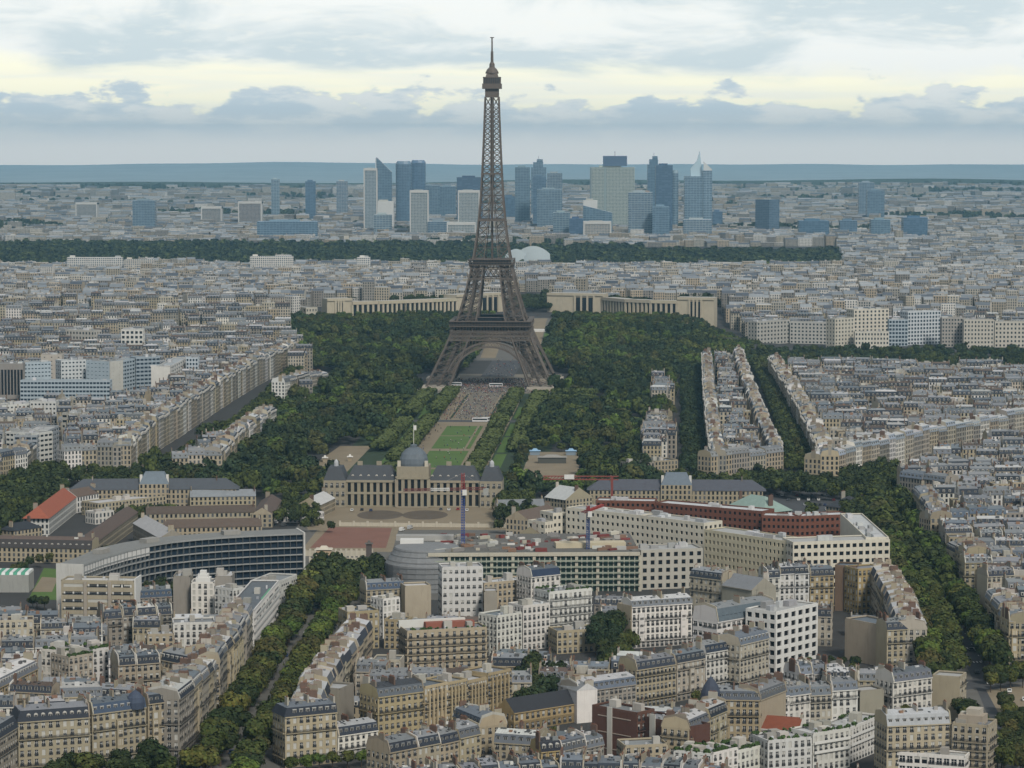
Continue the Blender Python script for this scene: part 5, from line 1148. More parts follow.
# far left edge blocks
border([(-10, 462), (27, 455)], 20, 'stone corner at the left edge', n=[2], top='blue zinc')
border([(27, 455), (37, 447)], 20, 'side of the stone corner at the left edge', n=[1])
office([(6, 432), (36, 434)], 24, 18, 'white modern block with banded windows near the left edge', 8, 7, (.52, .52, .49), frac=(.8, .45))
office([(37, 436), (59, 426)], 23, 16, 'grey modern block with blue window bands beside the white modern block', 9, 7, (.30, .32, .34), frac=(.85, .5), glass='blue_glass')
office([(30, 402), (56, 402)], 24, 14, 'pale slab block above the left quarter with two wings', 7, 7, (.50, .50, .48), frac=(.5, .4))
office([(2, 406), (30, 404)], 22, 14, 'white slab block at the left edge above the quarter', 7, 7, (.55, .55, .52), frac=(.5, .4))
office([(78, 414), (112, 408)], 23, 14, 'rounded grey block with balcony bands in the left quarter', 9, 6, (.36, .35, .31), frac=(.85, .45))
fill([at(*p, 20) for p in [(-60, 450), (25, 440), (60, 445), (95, 400), (210, 380), (215, 392), (-60, 396)]], rad(5), 'quarter left of the avenue block', h=(14, 20), flat=.4, **MID)
# modern ministry slabs
BL = (.36, .42, .46)
for px, h, D, lab, nb, nf, col, gl, fr in (
    ([(-6, 364), (23, 364)], 31, 14, 'dark slab with pale vertical fins at the left end of the ministry', 9, 1, (.25, .23, .21), 'window_glass', (.7, .95)),
    ([(24, 363), (51, 362)], 31, 14, 'pale blue panelled slab of the ministry', 8, 9, BL, 'blue_glass', (.55, .3)),
    ([(41, 355), (62, 355)], 33, 12, 'beige blank slab behind the pale blue panelled slab', 3, 9, (.42, .38, .33), 'window_glass', (.2, .2)),
    ([(61, 361), (86, 360)], 31, 14, 'white gridded slab of the ministry', 7, 9, (.5, .52, .52), 'blue_glass', (.5, .4)),
    ([(86, 361), (109, 362)], 31, 14, 'plain blue grey slab of the ministry', 6, 9, BL, 'blue_glass', (.5, .15)),
    ([(20, 381), (110, 381)], 18, 14, 'long low blue glazed front wing of the ministry', 26, 5, BL, 'blue_glass', (.85, .5)),
    ([(110, 362), (123, 361)], 31, 14, 'pale slab end with banded side in the middle of the ministry', 2, 9, (.45, .44, .40), 'blue_glass', (.1, .1)),
    ([(124, 361), (135, 359)], 31, 12, 'banded narrow slab in the middle of the ministry', 4, 9, BL, 'blue_glass', (.8, .5)),
    ([(136, 358), (160, 357)], 32, 14, 'blue glazed slab with dark bands near the right end of the ministry', 6, 9, (.28, .33, .37), 'blue_glass', (.85, .5)),
    ([(151, 367), (170, 367)], 30, 10, 'white blank slab end facing the avenue blocks', 1, 1, (.58, .56, .52), 'window_glass', (.01, .01)),
    ([(170, 367), (187, 358)], 30, 12, 'white slab with dark window bands stepping back to the right', 8, 9, (.56, .55, .52), 'window_glass', (.95, .5)),
    ([(186, 358), (198, 358)], 32, 12, 'blue white gridded slab at the right end of the ministry', 4, 9, (.45, .5, .54), 'blue_glass', (.6, .6)),
): office(px, h, D, lab, nb, nf, col, gl, fr, name='ministry_slab', cat='office slab', group='slabs of the ministry', huts=2, top=(.33, .35, .36))
# larger blocks beyond the river, right
for px, h, D, lab, nb, nf, col, fr in (
    ([(757, 322), (790, 320)], 26, 14, 'grey stone block at the left end of the quay front', 10, 6, (.36, .35, .32), (.45, .5)),
    ([(790, 322), (834, 323)], 24, 14, 'stone block with white framed bays on the quay front', 12, 6, (.45, .44, .41), (.5, .5)),
    ([(835, 319), (854, 318)], 33, 14, 'cream tall narrow block on the quay front', 6, 8, (.47, .44, .37), (.4, .5)),
    ([(854, 310), (889, 309)], 38, 16, 'large cream block with tall windows on the quay front', 9, 9, (.55, .51, .43), (.45, .55)),
    ([(855, 332), (889, 332)], 19, 12, 'lower cream front with many windows before the large cream block', 11, 4, (.54, .51, .44), (.5, .5)),
    ([(889, 320), (908, 320)], 29, 12, 'pale blue glazed block left of the white grid block', 6, 7, (.36, .42, .46), (.7, .6)),
    ([(908, 312), (941, 311)], 37, 16, 'blue white grid block on the quay front', 11, 9, (.5, .53, .55), (.6, .6)),
    ([(942, 318), (963, 318)], 32, 14, 'brown grey block right of the grid block', 7, 8, (.34, .32, .29), (.5, .5)),
    ([(964, 320), (994, 320)], 31, 14, 'stepped cream block with pale roof on the quay front', 9, 7, (.47, .44, .38), (.45, .5)),
    ([(995, 322), (1040, 322)], 28, 14, 'cream block at the right edge on the quay front', 12, 6, (.48, .45, .39), (.45, .5)),
    ([(121, 330), (143, 330)], 38, 14, 'white grid tower block beyond the ministry', 5, 8, (.58, .57, .53), (.6, .55)),
    ([(66, 330), (94, 331)], 30, 14, 'stone block with white balconies beyond the ministry', 9, 6, (.42, .40, .36), (.5, .5)),
    ([(14, 315), (60, 313)], 30, 16, 'long stone palace block with tall windows, left', 14, 2, (.38, .36, .31), (.4, .75)),
    ([(61, 316), (100, 315)], 30, 16, 'long stone palace block with tall windows, second from the left edge', 12, 2, (.38, .36, .31), (.4, .75)),
    ([(167, 301), (204, 301)], 34, 14, 'white banded block before a brown blank wall', 3, 5, (.56, .55, .52), (.95, .4)),
    ([(168, 311), (184, 310)], 30, 12, 'brown blank block, left of a pair with blank walls', 1, 1, (.27, .24, .2), (.01, .01)),
    ([(198, 314), (212, 314)], 30, 12, 'grey beige slab with dark window column', 4, 7, (.42, .40, .36), (.3, .6)),
    ([(260, 303), (306, 308)], 32, 15, 'ornate cream block at the edge of the park trees', 12, 6, (.44, .41, .34), (.4, .5)),
): office(px, h, D, lab, nb, nf, col, 'window_glass' if 'blue' not in lab else 'blue_glass', fr, huts=3)
fill([(-760, 2600), (-268, 2640), (-190, 2830), (-270, 3400), (-760, 3400)], rad(4), 'quarter beyond the ministry', h=(16, 24), **MID)
fill([(250, 3265), (760, 3290), (760, 3420), (250, 3400)], rad(-4), 'quay behind the tall cream blocks', h=(18, 24), **MID)
# ------------------------------------------------------------------ trees
def crown_arrays(seed, n, size, lobes=11, squash=.82):
    r = np.random.default_rng(seed)
    lc = r.normal(size=(lobes, 3)); lc /= np.linalg.norm(lc, axis=1)[:, None]; lc *= r.uniform(.25, .62, (lobes, 1)); lc[:, 2] = lc[:, 2]*squash+.05
    lr = r.uniform(.34, .56, lobes); li = r.integers(0, lobes, n)
    d = r.normal(size=(n, 3)); d /= np.linalg.norm(d, axis=1)[:, None]; d[:, 2] = np.where(d[:, 2] < -.5, -d[:, 2], d[:, 2])
    p = lc[li]+d*(lr[li]*r.uniform(.72, 1.06, n))[:, None]
    nn = d+r.normal(size=(n, 3))*.17; nn /= np.linalg.norm(nn, axis=1)[:, None]
    t = np.cross(nn, r.normal(size=(n, 3))); t /= np.linalg.norm(t, axis=1)[:, None]; b = np.cross(nn, t); s = (size*r.uniform(.6, 1.4, n))[:, None]
    v = np.stack([p-t*s-b*s*.7, p+t*s*.8-b*s, p+t*s+b*s*.8, p-t*s*.7+b*s], 1).reshape(-1, 3)
    lobe_c = r.uniform(.7, 1.35, lobes)[li]; k = lobe_c*r.uniform(.72, 1.3, n)
    return v, k
GREENS = {'dark green': (.031, .043, .014), 'green': (.055, .068, .017), 'bright green': (.066, .098, .019), 'yellowish green': (.072, .082, .019), 'brownish green': (.058, .060, .019), 'blue green': (.029, .046, .020)}
CROWN = {}
def crown_mesh(gk, var, hi):
    k = (gk, var, hi)
    if k not in CROWN:
        v, c = crown_arrays(var*31+7, 1500 if hi else 600, .07 if hi else .1); n = len(c); col = np.array(GREENS[gk])[None, :]*c[:, None]
        col[:, 0] *= np.random.default_rng(var).uniform(.85, 1.15, n)
        CROWN[k] = np_mesh('crown', v, np.arange(4*n).reshape(-1, 4), col, 'foliage_tree')
    return CROWN[k]
def _trunk():
    m = MB(); prof = [(.34, 0), (.24, .4), (.2, 3.2), (.1, 6.5)]; m.lathe(0, 0, prof, 7, 'bark')
    for k in range(5): a = k*1.27; m.beam((0, 0, 2.6+.4*k), (1.9*cos(a), 1.9*sin(a), 5.2+.5*k), .16, 'bark')
    return m.mesh('trunk')
TRUNK = _trunk(); TREES = []
def tree(X, Y, z, r, hgt, gk, label, where, idx): TREES.append((X, Y, z, r, hgt, gk, where, idx))
def emit_tree(X, Y, z, r, hgt, gk, label, group, rng):
    t = thing('tree', label, 'tree', (X, Y, z), group, rng.uniform(0, 6.28)); ht = hgt*.36
    part('trunk', TRUNK, t, (0, 0, -.02), 0, (r/4.5, r/4.5, hgt/9.))
    part('crown', crown_mesh(gk, rng.randrange(5), Y < 1750), t, (0, 0, hgt*.6), 0, (r, r, hgt*.44))
def clear(X, Y, r=3):
    for F in FOOT:
        if abs(F[0][0]-X) < 140 and abs(F[0][1]-Y) < 140 and inside((X, Y), F): return False
    return True
def tree_row(px, z, where, sp=8.5, r=(4.2, 5.6), h=(11, 15), gks=('dark green', 'green', 'green', 'brownish green'), jitter=1.2, skip=.06):
    pts = [at(x, y, z) for x, y in px]; k = 0
    for a, b in zip(pts, pts[1:]):
        L = hypot(b[0]-a[0], b[1]-a[1])
        for i in range(max(1, int(L/sp))):
            p = lerp(a, b, i*sp/L)
            if R.random() < skip: continue
            X, Y = p[0]+R.uniform(-jitter, jitter), p[1]+R.uniform(-jitter, jitter)
            if clear(X, Y): TREES.append((X, Y, gz(X, Y), R.uniform(*r), R.uniform(*h), R.choice(gks), where, k)); k += 1
def tree_patch(poly, where, sp=8.5, r=(4.5, 6.5), h=(11, 16), gks=('dark green', 'green', 'dark green', 'green', 'brownish green', 'blue green'), z=8, avoid=(), drop=.05):
    pl = [at(x, y, z) for x, y in poly] if where[:1] != '!' else poly; k = 0
    x0, x1 = min(p[0] for p in pl), max(p[0] for p in pl); y0, y1 = min(p[1] for p in pl), max(p[1] for p in pl); Y = y0; j = 0
    while Y < y1:
        X = x0+(sp/2 if j % 2 else 0)
        while X < x1:
            p = (X+R.uniform(-.33, .33)*sp, Y+R.uniform(-.33, .33)*sp)
            if inside(p, pl) and R.random() > drop and not any(inside(p, a) for a in avoid) and clear(*p):
                sp_ = sin(p[0]*.031+p[1]*.011+2)*sin(p[1]*.019-p[0]*.012)+.4*sin(p[0]*.07+p[1]*.05); low = where.startswith('!park') and sp_ > .42; g = R.choice(gks)
                if sp_ > .42 and where[:1] == '!': g = R.choice(('bright green', 'yellowish green', 'green'))
                elif sp_ < -.5 and where[:1] == '!': g = R.choice(('blue green', 'dark green'))
                TREES.append((*p, gz(*p), R.uniform(*r)*(.75 if low else 1), R.uniform(*h)*(.6 if low else 1), g, where.lstrip('!'), k)); k += 1
            X += sp
        Y += sp*.88; j += 1
AUT = ('green', 'yellowish green', 'brownish green', 'green', 'dark green', 'bright green')
# left avenue: two lines of trees
tree_row([(205, 775), (240, 712), (262, 674), (288, 632), (305, 603), (318, 585)], 5, 'left line of the left avenue', sp=9, gks=AUT, r=(6.6, 8.4), h=(14, 19))
tree_row([(243, 778), (268, 735), (290, 695), (303, 668), (325, 632), (345, 596), (357, 578)], 5, 'right line of the left avenue', sp=8.5, gks=AUT, r=(6., 7.6), h=(12, 17))
tree_patch([(308, 600), (312, 568), (340, 560), (368, 566), (372, 580), (350, 600)], 'head of the left avenue', sp=10, r=(5, 7), h=(13, 17), gks=('dark green', 'green', 'dark green'), z=8)
tree_row([(372, 600), (378, 565)], 6, 'pair of dark trees beside the rounded scaffolded end', sp=11, gks=('dark green',), r=(5, 6.5), h=(14, 17))
tree_row([(70, 768), (160, 764)], 6, 'line of dark trees in front of the shuttered house', sp=9, gks=('dark green', 'dark green', 'green'))
tree_row([(150, 762), (160, 763), (172, 761)], 8, 'clump of tall dark trees at the street corner', sp=6, gks=('dark green',), r=(6, 7), h=(17, 20))
tree_patch([(135, 606), (178, 606), (178, 588), (140, 582)], 'garden in front of the curved office', sp=9, gks=('dark green', 'blue green'), z=6)
tree_row([(30, 600), (58, 604)], 4, 'dark shrubs at the lawn edge', sp=6, r=(3, 4), h=(6, 8), gks=('dark green',))
tree_row([(12, 572), (60, 552), (130, 556)], 4, 'small trees beside the curved office', sp=14, r=(3, 4.5), h=(7, 10), gks=('brownish green', 'dark green'))
# middle quarter gardens
tree_patch([(514, 700), (560, 690), (566, 668), (520, 664)], 'dark garden behind the slate hall', sp=9, r=(5, 7), h=(14, 19), gks=('dark green', 'dark green', 'blue green'), z=10)
tree_patch([(598, 676), (634, 664), (634, 640), (600, 648)], 'dark garden beside the long white house', sp=9, r=(4.5, 6.5), h=(13, 17), gks=('dark green', 'green'), z=10)
tree_patch([(592, 640), (618, 636), (618, 606), (594, 612)], 'dark trees left of the long white house', sp=9, r=(5, 6.5), h=(14, 18), gks=('dark green', 'blue green'), z=10)
tree_row([(512, 742), (580, 736)], 4, 'low yellowish trees in front of the slate hall', sp=7.5, r=(3.6, 4.8), h=(8, 10), gks=('yellowish green', 'green', 'brownish green'))
tree_row([(520, 748), (575, 744)], 4, 'second low line before the slate hall', sp=8, r=(3.2, 4.2), h=(7, 9), gks=('yellowish green', 'green'))
tree_row([(292, 764), (400, 752)], 4, 'clipped yellowish street line below the low white house', sp=5.5, r=(3.2, 3.8), h=(7, 8), gks=('yellowish green', 'bright green', 'brownish green'), jitter=.4)
tree_row([(700, 700), (718, 696)], 5, 'bushy trees beside the turret house', sp=7, r=(3, 4), h=(8, 10), gks=('green',))
tree_row([(808, 664), (880, 672)], 5, 'garden line below the large blank gable', sp=7, r=(3.2, 4.4), h=(7, 10), gks=('green', 'bright green', 'dark green'))
tree_row([(830, 659), (870, 664)], 4, 'dark shrubs at the foot of the large blank gable', sp=6, r=(2.6, 3.4), h=(5, 7), gks=('dark green',))
tree_row([(908, 714), (918, 712)], 5, 'small green tree beside the white dormered house', sp=6, r=(3.6, 4.2), h=(9, 11), gks=('green',))
# right boulevard
tree_row([(935, 690), (928, 655), (918, 628), (905, 590), (893, 555), (882, 520), (872, 500)], 6, 'left line of the right boulevard', sp=10, r=(6.4, 8), h=(15, 19), gks=('green', 'dark green', 'green', 'bright green', 'brownish green'))
tree_row([(1000, 668), (985, 642), (970, 618), (950, 590), (938, 566), (924, 540), (910, 516), (897, 498)], 6, 'right line of the right boulevard', sp=10, r=(6.4, 8), h=(15, 19), gks=('green', 'dark green', 'green', 'bright green'))
tree_row([(950, 690), (944, 660), (932, 625), (918, 585)], 5, 'second left line of the right boulevard', sp=10, r=(4.5, 6), h=(12, 15), gks=('green', 'bright green', 'dark green'))
tree_row([(962, 706), (985, 740), (1006, 772)], 5, 'near line of dark trees beside the boulevard corner house', sp=7.5, r=(4.6, 5.6), h=(11, 14), gks=('dark green', 'green'))
tree_row([(990, 676), (1040, 668)], 4, 'clipped block of trees at the crossing', sp=6, r=(3.8, 4.4), h=(8.5, 9.5), gks=('green', 'yellowish green', 'dark green'), jitter=.5)
tree_row([(990, 683), (1040, 676)], 4, 'second clipped line at the crossing', sp=6, r=(3.8, 4.4), h=(8.5, 9.5), gks=('green', 'yellowish green', 'dark green'), jitter=.5)
tree_row([(1001, 702), (1020, 722), (1030, 752)], 4, 'young trees on the square at the right edge', sp=9, r=(3.2, 4.4), h=(8, 11), gks=('dark green', 'green'))
tree_row([(955, 668), (946, 640), (934, 606), (920, 574), (904, 540), (886, 508)], 6, 'inner line of the right boulevard', sp=10.5, r=(6, 7.6), h=(13, 17), gks=('green', 'dark green', 'green'))
tree_row([(985, 650), (966, 620), (948, 590), (930, 558), (912, 526), (896, 500)], 6, 'inner right line of the right boulevard', sp=11, r=(5.5, 7), h=(12, 16), gks=('green', 'bright green', 'dark green'), skip=.25)
tree_row([(222, 448), (246, 425), (270, 402), (290, 380), (306, 360)], 6, 'trees of the left park avenue', sp=9.5, r=(5, 6.5), h=(11, 14), gks=('dark green', 'green'))
tree_row([(205, 450), (232, 428), (258, 404), (280, 384), (298, 364)], 6, 'second line of the left park avenue', sp=10, r=(5, 6.5), h=(11, 14), gks=('dark green', 'green'))
tree_row([(1003, 720), (1016, 745), (1030, 770)], 5, 'trees on the square at the right edge, second line', sp=8, r=(3.5, 5), h=(9, 12), gks=('dark green', 'brownish green'))
tree_row([(60, 772), (120, 770), (190, 768), (215, 762)], 6, 'dark trees along the near left street', sp=8, r=(5, 6.5), h=(11, 15), gks=('dark green', 'dark green', 'green'))
# crossing and boulevards further back
tree_patch([(700, 483), (760, 483), (850, 487), (898, 486), (898, 462), (870, 458), (822, 471), (760, 471), (700, 473)], 'dark trees at the far crossing', sp=10, r=(5, 7), h=(12, 16), gks=('dark green', 'dark green', 'green'), z=10)
tree_patch([(842, 515), (872, 520), (896, 500), (886, 486), (850, 490)], 'green clump behind the cream frontal block', sp=9, r=(5, 6.5), h=(12, 15), gks=('green', 'dark green'), z=8)
tree_row([(792, 468), (786, 440), (776, 412), (766, 388), (758, 370), (752, 358)], 6, 'left line of the straight boulevard', sp=9, r=(5, 6), h=(12, 15), gks=('dark green', 'green'))
tree_row([(812, 466), (802, 436), (788, 404), (776, 380), (766, 362)], 6, 'right line of the straight boulevard', sp=9, r=(5, 6), h=(12, 15), gks=('dark green', 'green'))
tree_row([(801, 467), (794, 438), (782, 408), (771, 384), (760, 362)], 6, 'middle line of the straight boulevard', sp=9, r=(5, 6), h=(12, 15), gks=('green', 'brownish green', 'green'))
tree_row([(810, 512), (818, 512)], 5, 'round green tree in the car park', sp=9, r=(5.5, 6), h=(12, 13), gks=('green',))
# around the old school
tree_patch([(275, 518), (316, 518), (318, 500), (286, 498)], 'square clipped trees left of the palace', sp=8, r=(4, 5), h=(10, 12), gks=('green', 'dark green'), z=6)
tree_patch([(494, 520), (536, 520), (536, 498), (500, 498)], 'trees right of the palace', sp=9, r=(4.5, 6), h=(11, 14), gks=('dark green', 'green'), z=6)
tree_patch([(118, 513), (190, 513), (190, 505), (125, 505)], 'trees between the brown roofed wings', sp=8, r=(3.6, 4.6), h=(9, 11), gks=('green', 'dark green'), z=8)
tree_patch([(-20, 545), (18, 525), (66, 498), (66, 470), (30, 468), (-20, 500)], 'wood at the left edge', sp=9, r=(5, 7), h=(12, 16), gks=('dark green', 'green', 'dark green'), z=6)
tree_patch([(72, 482), (235, 482), (235, 470), (72, 470)], 'trees behind the left palace wing', sp=10, r=(4.5, 6), h=(10, 13), gks=('dark green', 'green'), z=6)
tree_patch([(590, 484), (764, 484), (764, 472), (590, 472)], 'yellow green trees behind the right palace wing', sp=10, r=(4.5, 6), h=(10, 12), gks=('yellowish green', 'green', 'dark green'), z=6)
tree_row([(648, 506), (668, 506), (700, 506)], 5, 'courtyard trees before the right palace wing', sp=9, r=(4, 5), h=(9, 11), gks=('bright green', 'green'))
tree_row([(306, 524), (345, 524.5)], 5, 'small trees along the left of the court wall', sp=7, r=(3.2, 4.4), h=(7, 10))
tree_row([(500, 525), (545, 526)], 5, 'small trees along the right of the court wall', sp=7, r=(3.2, 4.4), h=(7, 10))
# park both sides of the axis
AV = [[A(-60, -95), A(-60, -840), A(60, -840), A(60, -95)], [A(-75, 125), A(-75, -100), A(75, -100), A(75, 125)], [A(-30, 70), A(-30, 480), A(30, 480), A(30, 70)],
      [A(-105, -195), A(-105, -310), A(-40, -310), A(-40, -195)], [A(40, -130), A(40, -310), A(112, -310), A(112, -130)],
      apoly([(518, 490), (586, 490), (582, 453), (526, 453)]), apoly([(300, 480), (345, 480), (372, 446), (340, 446)]), apoly([(614, 490), (626, 490), (624, 440), (619, 440)], 0)]
PK = ('dark green', 'green', 'green', 'dark green', 'bright green', 'blue green', 'brownish green', 'dark green')
tree_patch([A(-205, -880), A(-58, -880), A(-58, 130), A(-150, 130), A(-165, -300)], '!park left of the lawns', sp=12, r=(5.6, 9), h=(10, 21), gks=PK, avoid=AV)
tree_patch([A(58, -870), A(150, -860), A(175, 150), A(58, 150)], '!park right of the lawns', sp=12, r=(5.6, 9), h=(10, 21), gks=PK, avoid=AV)
tree_patch([A(20, -845), A(66, -845), A(66, -600), A(56, -600), A(56, -800), A(20, -800)], '!park corner right of the palace', sp=9, gks=PK, avoid=AV[5:])
tree_patch([A(-215, 130), A(-32, 130), A(-32, 480), A(-170, 490), A(-255, 450)], '!hill garden left of the bridge', sp=11.5, gks=PK, avoid=AV[:3], r=(6, 8.5), h=(11, 20))
tree_patch([A(32, 140), A(225, 150), A(255, 430), A(200, 490), A(40, 490)], '!hill garden right of the bridge', sp=11.5, gks=PK, avoid=AV[:3], r=(6, 8.5), h=(11, 20))
tree_patch([A(-250, 455), A(-170, 492), A(-32, 482), A(-32, 640), A(-170, 640), A(-265, 590)], '!low trees below the left palace wing', sp=9, gks=PK, r=(4, 5.5), h=(6, 9))
tree_patch([A(255, 432), A(200, 492), A(36, 470), A(36, 650), A(190, 630), A(275, 560)], '!low trees below the right palace wing', sp=9, gks=PK, r=(4, 5.5), h=(6, 9))
tree_patch([(684, 470), (708, 470), (702, 352), (682, 352)], 'dark double line beside the long strip', sp=8.5, r=(4.5, 5.5), h=(11, 14), gks=('dark green', 'blue green'), z=6)
tree_patch([(742, 368), (1060, 376), (1060, 350), (742, 350)], 'quay trees', sp=13.5, r=(5, 8), h=(8, 16), drop=.22, gks=('dark green', 'blue green', 'dark green', 'green'), z=6)
tree_patch([(156, 376), (208, 380), (300, 346), (300, 336), (150, 352)], 'trees behind the ministry', sp=10, r=(5, 7), h=(12, 16), gks=('dark green', 'blue green', 'brownish green'), z=6)
tree_patch([(-20, 366), (110, 362), (108, 352), (-20, 354)], 'trees left of the ministry', sp=11, r=(5, 7), h=(12, 16), gks=('dark green',), z=8, drop=.3)
tree_patch([(390, 299), (455, 299), (455, 288), (395, 288)], 'trees behind the left palace wing on the hill', sp=11, r=(6, 8), h=(13, 17), gks=('dark green',), z=34)
tree_patch([(505, 306), (548, 306), (548, 296), (505, 296)], 'trees in the gap between the palace wings', sp=11, r=(6, 8), h=(11, 14), gks=('dark green',), z=32)
tree_row([(860, 512), (850, 500)], 5, 'dark tree beside the pyramid roofs', sp=8)

def emit_trees():
    T = sorted(TREES, key=lambda t: t[1]); cam_ok = lambda t: -40 < proj(t[0], t[1], t[2]+8)[0] < 1064
    T = [t for t in T if cam_ok(t)]; near, rest = T[:296], T[296:]; rng = random.Random(3); seen = {}
    near.sort(key=lambda t: (t[6], t[7]))
    for X, Y, z, r, h, gk, where, k in near:
        n = seen.get(where, 0); seen[where] = n+1
        emit_tree(X, Y, z, r, h, gk, f"{gk} tree, {nth(n)} counting away from the viewer, {where}" if len(where.split()) < 8 else f"{gk} tree, {nth(n)}, {where}", 'trees: '+where, rng)
    V, K, n0 = [], [], 0; base = [crown_arrays(100+i, 420, .115) for i in range(5)]; r = np.random.default_rng(2)
    for X, Y, z, rr, h, gk, where, k in rest:
        v, c = base[int(r.integers(5))]; a = r.uniform(0, 6.28); ca, sa = cos(a), sin(a)
        w = np.empty_like(v); w[:, 0] = (v[:, 0]*ca-v[:, 1]*sa)*rr+X; w[:, 1] = (v[:, 0]*sa+v[:, 1]*ca)*rr+Y; w[:, 2] = v[:, 2]*h*.46+z+h*.56
        V.append(w); K.append(np.array(GREENS[gk])[None, :]*(c*r.uniform(.75, 1.3))[:, None])
    V = np.concatenate(V); K = np.concatenate(K)
    me = np_mesh('park_trees', V, np.arange(len(V)).reshape(-1, 4), K, 'foliage'); o = bpy.data.objects.new('park_trees', me); C.objects.link(o); tag(o, 'mass of dark green park trees around the iron tower', 'trees', kind='stuff')
    # far woods
    r = np.random.default_rng(9); N = 5200; P = []
    def belt(px, ylo, yhi, n, z=0):
        out = []
        for _ in range(n):
            Y = r.uniform(ylo, yhi); X = r.uniform(px[0], px[1])/FOC*Y; out.append((X, Y))
        return out
    P += belt((-560, -40), 4920, 6150, 3000)+belt((-60, 130), 5000, 6000, 800)+belt((60, 335), 4950, 5750, 1300)
    P += belt((-560, -100), 7600, 7900, 260)+belt((-560, -330), 6800, 7000, 120)+belt((-400, 560), 9000, 9300, 200)+belt((-560, 560), 12300, 13500, 1200)
    for _ in range(140):
        Y = r.uniform(3500, 5000); X = r.uniform(-.19, .19)*Y
        if r.random() < .5: P += [(X+r.normal()*18, Y+r.normal()*18) for _ in range(6)]
        else: P += [(X+k*9, Y+r.normal()*3) for k in range(8)]
    for _ in range(120):
        Y = r.uniform(6300, 11500); X = r.uniform(-.19, .19)*Y; P += [(X+r.normal()*60, Y+r.normal()*25) for _ in range(8)]
    for X, Y in FARTREES: P += [(X+r.normal()*25, Y+r.normal()*12) for _ in range(3)]
    V, K = [], []; b2 = [crown_arrays(200+i, 60, .3) for i in range(5)]
    for X, Y in P:
        v, c = b2[int(r.integers(5))]; rr = r.uniform(7, 12); h = r.uniform(13, 19); V.append(v*np.array((rr, rr, h*.5))+np.array((X, Y, gz(X, Y)+h*.5))); K.append(np.array(GREENS['dark green'] if r.random() < .7 else GREENS['green'])[None, :]*(c*r.uniform(.8, 1.25))[:, None])
    V = np.concatenate(V); me = np_mesh('far_woods', V, np.arange(len(V)).reshape(-1, 4), np.concatenate(K), 'foliage'); o = bpy.data.objects.new('far_woods', me); C.objects.link(o); tag(o, 'dark belt of woods beyond the city roofs', 'woods', kind='stuff')
sheet('forest_floor', [(-1500, 4900), (640, 4900), (700, 5750), (-1500, 6200)], .3, 'woods_floor')

